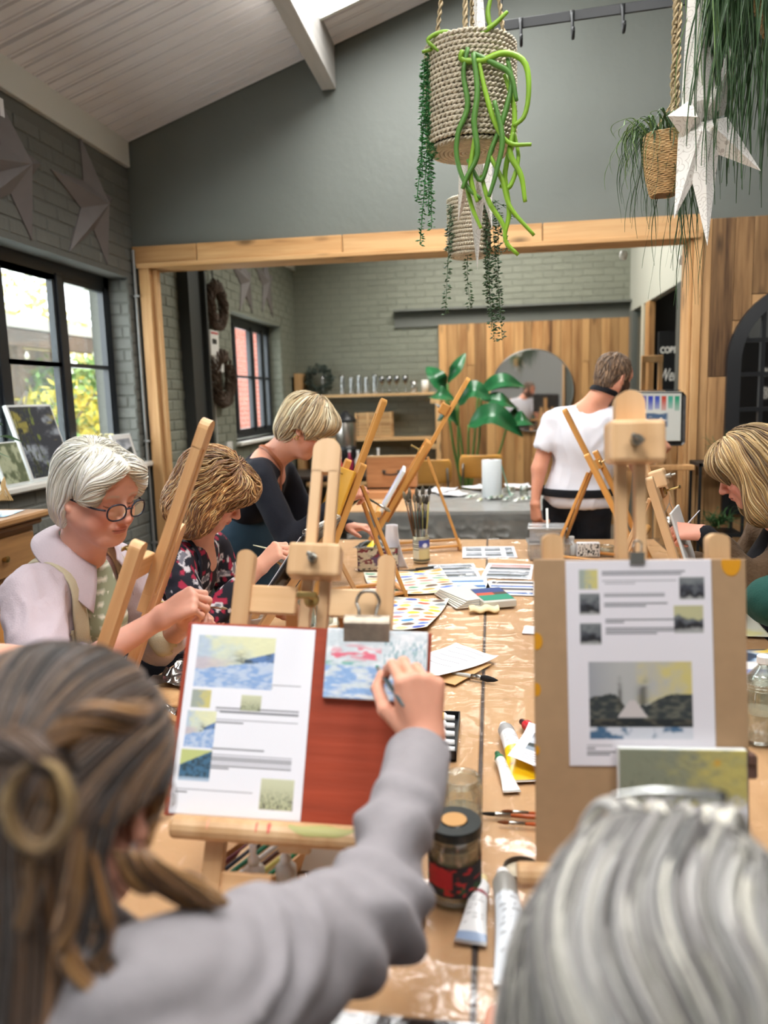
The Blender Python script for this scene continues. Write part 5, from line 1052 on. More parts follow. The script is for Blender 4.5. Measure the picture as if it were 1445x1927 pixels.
def seat(x, y, z, ang, label, m=HONEY):
    T_ = thing('wooden_chair', (x, y, 0), label, 'chair', 'wooden chairs at the work tables'); M = Tm(x, y, 0) @ Rz(ang)
    ob('seat', box(.38, .36, .025, .008, (0, 0, z-.0125)), m, M, T_)
    for sx in (-.16, .16):
        for sy in (-.15, .15): ob('leg', box(.035, .035, z-.025, .004, (sx, sy, (z-.025)/2)), m, M, T_)
        ob('back_post', box(.03, .03, .42, .004, (sx, -.165, z+.2)), m, M, T_)
    for zz in (.2, .38): ob('back_rail', box(.34, .018, .06, .004, (0, -.165, z+zz)), m, M, T_)
    for sy in (-.15, .15): ob('stretcher', box(.3, .02, .025, .003, (0, sy, z*.4)), m, M, T_)
    return T_
# ================= THE PEOPLE IN THE ROOM
def hairbase(H, sx=1., grow=0., face=True, low=-.05):
    s = H[2]; R = H[1]; g = grow
    L = [ell(hp(H, 0, -.018, .040), np.array([.083+g, .101+g, .088+g])*s, R, .02), ell(hp(H, 0, -.062, low), np.array([.068+g, .046+g, .062+g])*s, R, .03)]
    return L
def facecut(H, w_=.064, top=-.005, d=.07, y=.108, hh=.085): return ell(hp(H, 0, y, top), np.array([w_, d, hh])*H[2], H[1], .015, 's')
def patch(name, V, Q, N, mask, off, m, parent, t=.002):
    k = mask[Q].all(1); q = Q[k]; u, inv = np.unique(q, return_inverse=True); q = inv.reshape(q.shape); A = V[u]+N[u]*off; B = V[u]+N[u]*(off-t); n = len(A)
    e = {}
    for f in q:
        for i in range(4): e[(f[i], f[(i+1) % 4])] = 1
    bd = [(a, b) for (a, b) in e if (b, a) not in e]
    F_ = np.vstack([q, q[:, ::-1]+n]+([np.array([[b, a, a+n, b+n] for a, b in bd])] if bd else [])); 
    return ob(name, (np.vstack([A, B]), F_), m, None, parent, True)
def ribbon(name, prims, pts, w_, m, parent, off=.006, n=30, t=.25):
    P = smooth_path(pts, n); e = .004
    for _ in range(4):
        f = evalp(prims, P); G = np.stack([evalp(prims, P+[e, 0, 0])-f, evalp(prims, P+[0, e, 0])-f, evalp(prims, P+[0, 0, e])-f], -1); G /= np.linalg.norm(G, axis=1, keepdims=True)+1e-9; P = P-G*(f-off)[:, None]
    V, Fq = tubes(P, w_/2, 8, t, up=G[None]); return ob(name, (V, Fq), m, None, parent, True)
def collar(name, nb, R, m, parent, r=.068, h=.04, gap=.5, spread=.035, pts=True):
    nx, ny = 48, 6
    def f(u, v):
        a = PI/2+gap+(2*PI-2*gap)*u; fr = np.abs(u-.5)*2; rr = r+(spread+.03*fr**6)*v; zz = .03-(h*(.75+.6*fr**4))*v+.012*np.sin(v*PI); return rr*np.cos(a), rr*np.sin(a)*1.0, zz-.03*np.maximum(0, np.sin(a))
    V, Fq, u, v = grid(nx, ny, f); V, Fq = solid(V, Fq, nx, ny, .0035, (0, 0, 1)); return ob(name, (V@R.T+np.array(nb), Fq), m, None, parent, True)
def shoes(legs, m, parent):
    for hp_, kn, an, toe in legs: V, Q = sdf_mesh([cap(np.array(an)+[0, 0, -.03], toe, .045, .038, .02)], .012); ob('shoe', (V, Q), m, None, parent, True)
def seated_legs(hip, f, side, z=.60, reach=.38):
    hip = np.array(hip, float); f = nrm(f); side = nrm(side); out = []
    for q in (-1, 1):
        h = hip+side*.09*q; k = h+f*reach+side*.03*q; k[2] = min(z, hip[2]-.04); a = k+f*.02; a[2] = .10; t = a+f*.14; t[2] = .045; out.append((h, k, a, t))
    return out
def tors(P, o, R): return (P-np.array(o))@R
def bounds(z_lo): return ell((0, 0, z_lo), 1)
NAVY = fabric('navy_fabric', (30, 34, 48)); BLACKF = fabric('black_fabric', (22, 23, 28)); SHOE = mat('dark_shoe', S(40, 36, 34), .5)
# ---------- 1: white-haired woman in glasses
H1 = headframe((-.948, 1.735, 1.342), (.93, -.36, -.30), (-.1, 0, 1), 1.0)
sh, hc_ = (-1.06, 1.80, 1.13), (-1.20, 1.80, .68); side = nrm((-.1, -1, .0))
arms = [dict(sh=(-1.075, 1.64, 1.10), el=(-.99, 1.50, .93), wr=(-.755, 1.62, 1.065), Y=(.80, .25, .42), Z=(-.35, -.75, .55), right=True, s=.93), dict(sh=(-1.02, 1.96, 1.10), el=(-.95, 2.02, .87), wr=(-.77, 1.80, 1.0), Y=(.62, -.45, .35), Z=(.3, .5, .8), right=False, curl='relax', s=.9)]
legs = seated_legs(hc_, (1, -.1, 0), side)
p1, inf, R1 = person('white-haired woman in round dark glasses and a pale pink shirt, holding a thin brush', H1, sh, hc_, side, arms, 1.08, dict(brow=(206, 186, 166), base=(228, 170, 148), cheek=(218, 118, 104), lip=(190, 104, 96)), legs, face_cell=.0027, jowl=1.2, handcell=.003)
WH = [(250, 246, 232), (244, 240, 224), (252, 250, 244), (232, 226, 208)]
s_ = H1[2]; hv = hairbase(H1, grow=.0, low=-.05)+[ell(hp(H1, .066, -.035, -.005), np.array([.02, .04, .05])*s_, H1[1], .02), ell(hp(H1, -.066, -.035, -.005), np.array([.02, .04, .05])*s_, H1[1], .02), ell(hp(H1, 0, .052, .072), np.array([.074, .05, .036])*s_, H1[1], .02), ell(hp(H1, .062, .045, .04), np.array([.022, .035, .04])*s_, H1[1], .02), ell(hp(H1, -.062, .045, .04), np.array([.022, .035, .04])*s_, H1[1], .02), facecut(H1, .066, .002, .070, .115, .082), ell(hp(H1, .085, .012, -.03), (.03, .028, .04), H1[1], .012, 's'), ell(hp(H1, -.085, .012, -.03), (.03, .028, .04), H1[1], .012, 's')]
hair('hair', H1, hv, HAIRM, p1, 5200, 16, .0115, .0006, 3, part=(.03, -.0, .125), cols=WH, wave=.42, wf=24, capcol=(236, 230, 214), lens=(.35, 1.0), root_z=-.03, lift=.008, bias=lambda l, H: (H[1]@np.array([0, -.35, 0]))+(np.sign(l[:, :1]-.0)*np.clip(l[:, 1:2]/.05, 0, 1)*1.5)*H[1][:, 0]+np.clip(l[:, 1:2]/.05, 0, 1)*.5*H[1][:, 2])
glasses(H1, p1, mat('dark_rims', S(26, 30, 48), .25), w_=.0245, hgt=.020, z=-.009, fwd=.108, tl=.0021)
SHIRT1 = fabric('pink_shirt', (204, 190, 197), var=.03, vs=8)
tp, _ = body_prims(sh, hc_, side=side, build=1.14); cuff = np.array(arms[0]['el'])*.62+np.array(arms[0]['wr'])*.38
sp = tp+[cap(arms[0]['sh'], arms[0]['el'], .068, .058, .03), cap(arms[0]['el'], cuff, .058, .045, .02), cap(arms[1]['sh'], arms[1]['el'], .066, .055, .03), cap(arms[1]['el'], np.array(arms[1]['el'])*.6+np.array(arms[1]['wr'])*.4, .055, .046, .02)]
nb = np.array(sh)+[.02, 0, .02]; sp2 = sp+[cap(nb+[.0, 0, -.0], nb+[.10, -.02, .10], .062, .075, .01, 's'), cap(nb+[.09, -.01, -.06], nb+[.16, -.02, .05], .05, .06, .015, 's'), cap(cuff+nrm(np.array(arms[0]['wr'])-cuff)*.045, arms[0]['wr'], .045, .05, .008, 's')]
V, Q = sdf_mesh(sp2, .0085); V = relax(V, Q, 2); N = normals(V, Q); V = folds(V, N, .011, 11, 3, (1, 1, .55)); N = normals(V, Q); V = folds(V, N, .0035, 24, 5, (1, 1, .7)); N = normals(V, Q)
ob('shirt', (V, Q), SHIRT1, None, p1, True)
collar('shirt_collar', nb+[.012, 0, .035], R1@np.array(Matrix.Rotation(-.22, 3, 'X')), SHIRT1, p1, .078, .062, .6, .05)
ob('sleeve_cuff', tube([cuff-nrm(np.array(arms[0]['wr'])-cuff)*.012, cuff+nrm(np.array(arms[0]['wr'])-cuff)*.014], .0485, 20, cap=False), SHIRT1, None, p1, True)
KHAKI = fabric('khaki_apron', (198, 188, 160)); l1 = tors(V, sh, R1)
patch('apron', V, Q, N, (l1[:, 1] > .02) & (np.abs(l1[:, 0]) < .115-.1*np.clip(-l1[:, 2]-.25, -1, 0)*0) & (l1[:, 2] < -.10), .007, KHAKI, p1)
pocketm = fabric('sage_top', (150, 156, 128))
V2, Q2 = sdf_mesh([ell(tp[0][1]+R1@np.array([0, .012, .02]), (.105, .085, .15), R1, .02), cap(nb+[.01, 0, -.03], nb+[.03, 0, -.14], .062, .075, .03)], .01)
cc = np.where((np.abs(((tors(V2, sh, R1)[:, 2]) % .028)-.014) < .002)[:, None], C3(232, 230, 214), C3(150, 156, 128)); ob('striped_top', (V2, Q2), mat('striped_top', vcol=True, rough=.85), None, p1, True, cc)
A_ = lambda x, y, z, o=sh, R=R1: np.array(o)+R@np.array([x, y, z])
for q in (1, -1): ribbon('apron_strap', sp, [A_(q*.07, .10, -.17), A_(q*.085, .08, -.08), A_(q*.10, .03, .02), A_(q*.10, -.04, .05), A_(q*.07, -.10, -.02)], .042, KHAKI, p1, .008)
lp = []
for a in legs: lp += [cap(a[0], a[1], .095, .075, .04), cap(a[1], a[2], .075, .06, .03)]
cloth('trousers', lp+[ell(hc_, (.16, .16, .11), None, .04)], NAVY, p1, .02, .004); shoes(legs, SHOE, p1)
pin, tips, axs = inf[0]
b1 = brush(pin-nrm((1, .03, -.10))*.16, pin+nrm((1, .03, -.10))*.055, 'thin cream-handled brush held by the white-haired woman', (216, 196, 132), (170, 150, 120), .0032, .0034, .014, .0034, ferr=STEEL)
seat(-1.22, 1.80, .56, -PI/2+.1, 'honey wooden chair under the white-haired woman')
# ---------- 2: curly-haired woman in a floral top
H2 = headframe((-.90, 2.40, 1.258), (.86, .10, -.56), (.1, 0, 1), .96)
sh, hc_ = (-1.0, 2.42, 1.07), (-1.17, 2.42, .66); side = nrm((0, -1, 0))
arms = [dict(sh=(-1.0, 2.27, 1.04), el=(-.90, 2.20, .86), wr=(-.725, 2.29, 1.035), Y=(.66, .15, .62), Z=(-.45, -.72, .5), right=True, s=.88), dict(sh=(-.98, 2.57, 1.04), el=(-.92, 2.60, .84), wr=(-.74, 2.45, .86), Y=(.9, -.2, .1), Z=(0, 0, 1), right=False, curl='relax', s=.86)]
legs = seated_legs(hc_, (1, 0, 0), side)
p2, inf2, R2 = person('woman with wavy ginger-blonde hair in a black floral top, bent over a black sketch pad', H2, sh, hc_, side, arms, .98, dict(base=(226, 168, 142), brow=(150, 110, 80)), legs, face_cell=.0035)
s_ = .96; hv = [ell(hp(H2, 0, -.02, .045), np.array([.112, .122, .098])*s_, H2[1], .02), ell(hp(H2, 0, -.06, -.05), np.array([.108, .08, .11])*s_, H2[1], .03), ell(hp(H2, .085, -.005, -.05), np.array([.042, .06, .10])*s_, H2[1], .03), ell(hp(H2, -.085, -.005, -.05), np.array([.042, .06, .10])*s_, H2[1], .03), ell(hp(H2, 0, .07, .065), np.array([.085, .05, .045])*s_, H2[1], .03), facecut(H2, .058, -.035, .06, .125, .085)]
hair('hair', H2, hv, HAIRM, p2, 4600, 22, .0120, .0009, 5, part=(.02, .03, .13), dark=.45, cols=[(206, 158, 96), (170, 116, 64), (226, 188, 130), (134, 86, 48)], wave=1.0, wf=28, capcol=(120, 82, 48), lens=(.5, 1.), root_z=-.06, lift=.014, curl=.0035)
def floralc(V):
    d1 = vnoise(V, 48, 3); d2 = vnoise(V, 60, 9); c = np.ones((len(V), 3))*C3(30, 30, 42); c = mixc(c, C3(222, 216, 220), sm(.22, .30, d1)); c = mixc(c, C3(176, 44, 74), sm(.36, .42, d2)); return mixc(c, C3(60, 66, 84), sm(.5, .6, d1)*.8)
FLOR = mat('floral_fabric', vcol=True, rough=.8)
tp, _ = body_prims(sh, hc_, side=side, build=1.06); cf2 = np.array(arms[0]['el'])*.35+np.array(arms[0]['wr'])*.65
sp = tp+[cap(arms[0]['sh'], arms[0]['el'], .06, .052, .03), cap(arms[0]['el'], cf2, .052, .038, .02), cap(arms[1]['sh'], arms[1]['el'], .06, .05, .03), cap(arms[1]['el'], np.array(arms[1]['wr'])*.8+np.array(arms[1]['el'])*.2, .05, .035, .02), cap(np.array(sh)+[.01, 0, .02], np.array(sh)+[.12, 0, .14], .058, .07, .01, 's'), cap(cf2+nrm(np.array(arms[0]['wr'])-cf2)*.035, arms[0]['wr'], .036, .04, .006, 's')]
cloth('floral_top', sp, FLOR, p2, .006, .004, 11, 4, attr=floralc)
ribbon('apron_strap', sp[:6], [np.array(sh)+R2@np.array(v) for v in ((.07, .10, -.2), (.085, .08, -.08), (.08, .0, .05), (.02, -.06, .04))], .02, NAVY, p2, .006)
lp = []
for a in legs: lp += [cap(a[0], a[1], .09, .07, .04), cap(a[1], a[2], .07, .055, .03)]
cloth('trousers', lp+[ell(hc_, (.15, .15, .11), None, .04)], BLACKF, p2, .02, .004); shoes(legs, SHOE, p2)
pin, tips, axs = inf2[0]; brush(pin-nrm((.9, .1, -.25))*.12, pin+nrm((.9, .1, -.25))*.05, 'cream-handled brush held by the woman with wavy hair', (206, 206, 176), (110, 96, 80), .0036)
seat(-1.19, 2.42, .54, -PI/2, 'honey wooden chair under the woman in the floral top')
# ---------- 3: short-haired woman in black, leaning over
H3 = headframe((-.765, 3.15, 1.435), (.80, .05, -.60), (.25, 0, 1), 1.0)
sh, hc_ = (-.955, 3.18, 1.285), (-1.16, 3.25, .88); side = nrm((.1, -1, -.05))
arms = [dict(sh=(-.93, 3.0, 1.235), el=(-.80, 2.93, .99), wr=(-.60, 3.02, 1.15), Y=(.85, .15, .38), Z=(-.2, -.7, .6), right=True, s=.88), dict(sh=(-.93, 3.34, 1.235), el=(-.84, 3.40, 1.0), wr=(-.62, 3.25, 1.0), Y=(.9, -.3, 0), Z=(0, 0, 1), right=False, curl='relax', s=.88)]
legs = [((-1.17, 3.16, .86), (-1.16, 3.14, .48), (-1.2, 3.14, .1), (-1.08, 3.12, .045)), ((-1.17, 3.34, .86), (-1.14, 3.36, .48), (-1.18, 3.36, .1), (-1.06, 3.36, .045))]
p3, inf3, R3 = person('woman with short blonde hair, long-sleeved black top and teal apron, leaning forward', H3, sh, hc_, side, arms, 1.0, dict(base=(224, 160, 134), brow=(150, 120, 90)), legs, face_cell=.004, handcell=.004)
hv = hairbase(H3, grow=.012, low=-.03)+[ell(hp(H3, 0, .06, .07), (.078, .048, .042), H3[1], .02), ell(hp(H3, .07, .01, .03), (.03, .05, .045), H3[1], .02), ell(hp(H3, -.07, .01, .03), (.03, .05, .045), H3[1], .02), facecut(H3, .062, -.035, .07, .115, .08), ell(hp(H3, .09, .0, -.025), (.03, .04, .03), H3[1], .01, 's')]
hair('hair', H3, hv, HAIRM, p3, 3000, 14, .012, .0009, 9, part=(-.02, -.03, .12), cols=[(226, 204, 160), (190, 162, 118), (240, 226, 192), (150, 124, 90)], wave=.3, capcol=(150, 126, 92), lens=(.5, 1.), root_z=-.02, lift=.01)
glasses(H3, p3, mat('clear_rims', S(170, 150, 150), .2, .4), z=-.006, fwd=.108)
ob('earring', tube([hp(H3, .086+.0*math.cos(t), -.002+.008*math.cos(t), -.045+.008*math.sin(t)) for t in np.linspace(0, 2*PI, 14)], .002, 6), mat('gold', S(214, 180, 100), .25, 1.), None, p3, True)
tp, _ = body_prims(sh, hc_, side=side, build=1.1)
sp = tp+[cap(arms[0]['sh'], arms[0]['el'], .062, .05, .03), cap(arms[0]['el'], arms[0]['wr'], .05, .032, .02), cap(arms[1]['sh'], arms[1]['el'], .06, .05, .03), cap(arms[1]['el'], arms[1]['wr'], .05, .032, .02), cap(arms[0]['wr'], np.array(arms[0]['wr'])+[.06, 0, .03], .034, .04, .005, 's'), cap(np.array(sh)+[.0, 0, .03], np.array(sh)+[.10, 0, .12], .068, .075, .01, 's')]
BLK = fabric('black_knit', (25, 27, 36)); V, Q = sdf_mesh(sp, .011); V = relax(V, Q, 2); N = normals(V, Q); V = folds(V, N, .004, 9, 3); N = normals(V, Q); ob('long_sleeved_top', (V, Q), BLK, None, p3, True)
TEAL = fabric('teal_apron', (40, 60, 74)); ap = [ell(hc_+np.array([.08, 0, .06]), (.14, .2, .17), None, .05), ell(np.array(hc_)+[.07, 0, -.22], (.15, .2, .3), None, .05)]
cloth('apron', ap, TEAL, p3, .012, .006, 8, 2); GRN = fabric('grey_green_trousers', (74, 80, 74)); lp = [ell(np.array(hc_)+[-.02, 0, .0], (.17, .19, .16), None, .04)]
for a in legs: lp += [cap(a[0], a[1], .105, .08, .04), cap(a[1], a[2], .08, .07, .03)]
cloth('trousers', lp, GRN, p3, .016, .005); shoes(legs, SHOE, p3)
ribbon('apron_strap', sp[:8]+[cap(hp(H3, 0, -.02, -.09), sh, .062, .07, .03)], [np.array(sh)+R3@np.array(v) for v in ((.03, .14, -.25), (.05, .11, -.1), (.055, .05, .05), (.04, -.03, .07), (0, -.05, .06))], .018, mat('tan_leather', S(150, 84, 50), .5), p3, .006)
pin, tips, axs = inf3[0]; brush(pin-nrm((.8, .1, -.5))*.06, pin+nrm((.8, .1, -.5))*.13, 'flat steel-ferruled brush held by the woman in black', (60, 70, 60), (150, 140, 120), .004, .006, .03, .008)
# ---------- 4: bearded man seen from behind
H4 = headframe((.655, 4.36, 1.625), (.80, .55, -.24), (.1, 0, 1), 1.03)
sh, hc_ = (.525, 4.40, 1.43), (.475, 4.42, .96); side = nrm((.93, -.36, 0))
arms = [dict(sh=(.70, 4.33, 1.40), el=(.80, 4.42, 1.14), wr=(.96, 4.60, 1.22), Y=(.5, .8, .2), Z=(.5, -.4, .7), right=True, curl='relax'), dict(sh=(.345, 4.46, 1.39), el=(.262, 4.42, 1.13), wr=(.238, 4.38, .935), Y=(.1, .05, -1), Z=(-.75, -.65, 0), right=False, curl='relax', s=1.0)]
legs = [((.56, 4.40, .92), (.57, 4.42, .5), (.57, 4.40, .1), (.63, 4.52, .045)), ((.39, 4.46, .92), (.38, 4.48, .5), (.37, 4.46, .1), (.42, 4.58, .045))]
p4, inf4, R4 = person('bearded man in a white T-shirt and black trousers, seen from behind, looking to the right', H4, sh, hc_, side, arms, 1.12, dict(base=(214, 150, 122), beard=(84, 60, 46), eye=False), legs, face_cell=.0045, neckr=1.12, handcell=.005)
hv = [ell(hp(H4, 0, -.016, .036), np.array([.079, .097, .091])*1.03, H4[1], .02), ell(hp(H4, 0, -.05, -.02), np.array([.064, .05, .06])*1.03, H4[1], .02), facecut(H4, .07, -.035, .07, .10, .09), ell(hp(H4, .088, .0, -.03), (.03, .045, .045), H4[1], .01, 's'), ell(hp(H4, -.088, .0, -.03), (.03, .045, .045), H4[1], .01, 's')]
hair('hair', H4, hv, HAIRM, p4, 1500, 6, .007, .0014, 11, part=(0, -.02, .12), cols=[(110, 84, 60), (84, 62, 44), (138, 108, 80)], wave=.5, capcol=(88, 66, 48), root_z=-.06, lift=.006)
bd = [ell(hp(H4, 0, .05, -.09), (.05, .05, .04), H4[1], .02), cap(hp(H4, .058, .01, -.05), hp(H4, .035, .05, -.09), .018, .022, .02), cap(hp(H4, -.058, .01, -.05), hp(H4, -.035, .05, -.09), .018, .022, .02), cap(hp(H4, 0, .0, -.10), hp(H4, 0, .02, -.14), .03, .04, .02, 's')]
V, Q = sdf_mesh(bd, .005); N = normals(V, Q); ob('beard', (V+N*(.003*vnoise(V, 120, 4))[:, None], Q), mat('beard_hair', S(70, 50, 38), .8, bump=.5, bs=200), None, p4, True)
tp, _ = body_prims(sh, hc_, side=side, build=1.22)
slv = np.array(arms[1]['sh'])*.42+np.array(arms[1]['el'])*.58; slr = np.array(arms[0]['sh'])*.42+np.array(arms[0]['el'])*.58
sp = tp+[ell(np.array(sh)+np.array([-.01, .02, -.2]), (.19, .135, .2), R4, .05), cap(arms[1]['sh'], slv, .068, .072, .03), cap(arms[0]['sh'], slr, .068, .072, .03), cap(slv+[-.016, 0, -.045], np.array(arms[1]['el']), .075, .08, .006, 's'), cap(slr+[.02, .02, -.045], np.array(arms[0]['el']), .075, .08, .006, 's'), cap(np.array(sh)+[.02, .01, .06], np.array(sh)+[.05, .02, .14], .066, .075, .01, 's'), ell((.47, 4.42, .79), (.4, .4, .13), None, .01, 's')]
cloth('t_shirt', sp, fabric('white_cotton', (212, 210, 216), bump=.1), p4, .0095, .008, 10, 12, (1, 1, .45)); lp = [ell((.475, 4.43, .92), (.165, .125, .1), R4, .04)]
for a in legs: lp += [cap(a[0], a[1], .105, .08, .04), cap(a[1], a[2], .08, .065, .03)]
cloth('trousers', lp, BLACKF, p4, .016, .006); shoes(legs, SHOE, p4)
ob('apron_waist_tie', lathe([(1, -.022), (1.012, -.01), (1.012, .012), (1, .022), (.97, .02), (.97, -.02)], 48, False), BLACKF, frame((.472, 4.428, 1.0), R4[:, 0]*1, None, (0, 0, 1)) @ Matrix.Diagonal((.205, .160, 1, 1)), p4, True)
ribbon('apron_neck_strap', [cap(hp(H4, 0, -.018, -.05), sh, .064, .085, .03), tp[-1], cap(sh, np.array(sh)-[0, 0, .1], .08, .1, .03)], [hp(H4, .075, .03, -.10), hp(H4, .05, -.05, -.085), hp(H4, 0, -.085, -.075), hp(H4, -.055, -.05, -.085), hp(H4, -.075, .02, -.1)], .03, BLACKF, p4, .004)
# ---------- 5: woman with long blonde hair on the right
H5 = headframe((.835, 2.66, 1.285), (-.86, .16, -.46), (-.1, 0, 1), .98)
sh, hc_ = (.985, 2.70, 1.07), (1.13, 2.72, .66); side = nrm((.1, 1, 0))
arms = [dict(sh=(.96, 2.86, 1.04), el=(.86, 2.90, .84), wr=(.70, 2.72, .95), Y=(-.9, -.2, .1), Z=(0, 0, 1), right=True, curl='relax', s=.86), dict(sh=(.945, 2.54, 1.03), el=(.80, 2.46, .94), wr=(.665, 2.53, 1.095), Y=(-.84, .10, .06), Z=(.05, -.6, .8), right=False, s=.88)]
legs = seated_legs(hc_, (-1, 0, 0), side)
p5, inf5, R5 = person('woman with long blonde wavy hair in a brown corduroy jacket, painting at the right edge', H5, sh, hc_, side, arms, .98, dict(base=(224, 158, 136)), legs, face_cell=.004)
hv = [ell(hp(H5, 0, -.02, .04), (.094, .112, .094), H5[1], .02), ell(hp(H5, 0, .055, .06), (.078, .052, .046), H5[1], .03), cap(hp(H5, .075, -.01, .0), hp(H5, .085, .03, -.13), .04, .042, .03), cap(hp(H5, -.075, -.01, .0), hp(H5, -.085, .03, -.13), .04, .042, .03), cap(hp(H5, 0, -.075, .0), hp(H5, 0, -.085, -.14), .07, .06, .04), cap(hp(H5, .04, -.06, -.02), hp(H5, .06, -.04, -.17), .05, .04, .03), cap(hp(H5, -.04, -.06, -.02), hp(H5, -.06, -.04, -.17), .05, .04, .03), facecut(H5, .052, -.04, .06, .12, .09)]
hair('hair', H5, hv, HAIRM, p5, 4200, 24, .0135, .0010, 15, part=(.02, .02, .13), cols=[(206, 170, 112), (170, 132, 80), (228, 200, 150), (136, 102, 62)], wave=.6, wf=22, capcol=(126, 96, 58), lens=(.5, 1.), root_z=-.05, lift=.012, down=(0, .1, -1), dark=.4)
tp, _ = body_prims(sh, hc_, side=side, build=1.1); cf5 = np.array(arms[1]['el'])*.3+np.array(arms[1]['wr'])*.7
JK = mat('corduroy', S(76, 54, 30), .85, sheen=.05, bump=.4, bs=120); sp = tp+[cap(arms[0]['sh'], arms[0]['el'], .064, .056, .03), cap(arms[0]['el'], arms[0]['wr'], .055, .045, .02), cap(arms[1]['sh'], arms[1]['el'], .066, .058, .03), cap(arms[1]['el'], cf5, .058, .048, .02), cap(np.array(sh)+[-.04, 0, .02], np.array(sh)+[-.14, 0, -.06], .06, .07, .02, 's'), cap(np.array(sh)+[-.15, -.02, -.1], np.array(sh)+[-.12, 0, -.4], .07, .07, .02, 's'), cap(cf5+nrm(np.array(arms[1]['wr'])-cf5)*.04, np.array(arms[1]['wr']), .046, .05, .006, 's')]
cloth('corduroy_jacket', sp, JK, p5, .009, .008, 13, 6); collar('jacket_collar', np.array(sh)+[.0, 0, .03], R5, JK, p5, .072, .05, .6, .035)
cloth('dark_undershirt', [ell(tp[0][1], (.125, .1, .15), R5, .03), cap(np.array(sh)+[-.02, 0, -.03], np.array(sh)+[-.05, 0, -.12], .07, .09, .03), cap(cf5, np.array(arms[1]['wr'])*.85+cf5*.15, .036, .034, .02)], BLACKF, p5, .01, .002)
V, Q = sdf_mesh([ell(tp[0][1]+R5@np.array([0, .015, -.06]), (.12, .105, .17), R5, .03), ell(np.array(hc_)+[-.05, 0, .1], (.12, .13, .17), None, .04), ell(np.array(sh)+[-.02, 0, .02], (.2, .2, .1), None, .01, 's')], .01); N = normals(V, Q); ob('apron', (folds(V, N, .003, 10, 4), Q), fabric('tan_apron', (170, 132, 100)), None, p5, True)
lp = []
for a in legs: lp += [cap(a[0], a[1], .09, .07, .04), cap(a[1], a[2], .07, .055, .03)]
cloth('trousers', lp+[ell(hc_, (.15, .15, .11), None, .04)], NAVY, p5, .02, .004); shoes(legs, SHOE, p5)
pin, tips, axs = inf5[1]; brush(pin-nrm((-.6, .0, -.75))*.13, pin+nrm((-.6, .0, -.75))*.03, 'slim white brush held by the woman in the brown jacket', (214, 214, 220), (90, 80, 70), .0028)
seat(1.16, 2.72, .54, PI/2, 'honey wooden chair under the woman in the brown jacket')
# ---------- 6: woman painting in the left foreground
H6 = headframe((-.385, .60, 1.203), (.0, 1, -.25), (0, .05, 1), .97)
sh, hc_ = (-.425, .48, 1.06), (-.43, .38, .62); side = nrm((.98, -.12, 0))
arms = [dict(sh=(-.265, .49, 1.085), el=(-.135, .765, .985), wr=(-.100, 1.04, 1.064), Y=(-.08, .22, .97), Z=(.42, -.90, .10), right=True, s=.93), dict(sh=(-.60, .50, 1.0), el=(-.66, .62, .78), wr=(-.45, .84, .80), Y=(.8, .5, 0), Z=(0, 0, 1), right=False, curl='relax', s=.9)]
legs = seated_legs(hc_, (.05, 1, 0), side)
p6, inf6, R6 = person('woman with half-up brown hair and grey shirt, seen from behind, raising her brush', H6, sh, hc_, side, arms, 1.0, dict(base=(222, 160, 134)), legs, face_cell=.0035, handcell=.0026)
DK = [(66, 49, 38), (40, 30, 25), (96, 72, 52), (48, 35, 28)]; BL = [(140, 100, 60), (84, 60, 42), (66, 48, 36), (72, 50, 36)]
hv = [ell(hp(H6, 0, -.018, .038), (.092, .108, .094), H6[1], .02), cap(hp(H6, .03, -.08, -.01), hp(H6, -.03, -.09, -.16), .05, .07, .04), cap(hp(H6, -.05, -.03, -.03), hp(H6, -.08, -.05, -.2), .05, .06, .04), cap(hp(H6, -.02, -.08, -.14), hp(H6, -.04, -.10, -.34), .08, .055, .04), cap(hp(H6, .03, -.05, -.06), hp(H6, .06, -.03, -.16), .03, .035, .03), cap(hp(H6, .07, -.02, -.13), hp(H6, .07, .02, -.17), .032, .03, .03), facecut(H6, .06, -.04, .06, .12, .1), ell(hp(H6, .10, -.02, -.028), (.036, .075, .042), H6[1], .012, 's')]
hair('hair', H6, hv, HAIRM, p6, 5600, 26, .0155, .0007, 21, part=(0, .14, .10), cols=DK+BL[:3]+[(120, 92, 66)], wave=.45, wf=13, bare=lambda l: ((l[:, 0] > .05) & (l[:, 1] > -.085) & (l[:, 1] < .06) & (l[:, 2] < .008) & (l[:, 2] > -.068)).astype(float), capcol=(28, 20, 16), lens=(.5, 1.), root_z=-.04, lift=.01, dark=.35, bias=lambda l, H: nrm(H[1]@np.array([.1, -.9, .0]))*np.clip(l[:, 2:3]/.05, 0, 1)*1.4)
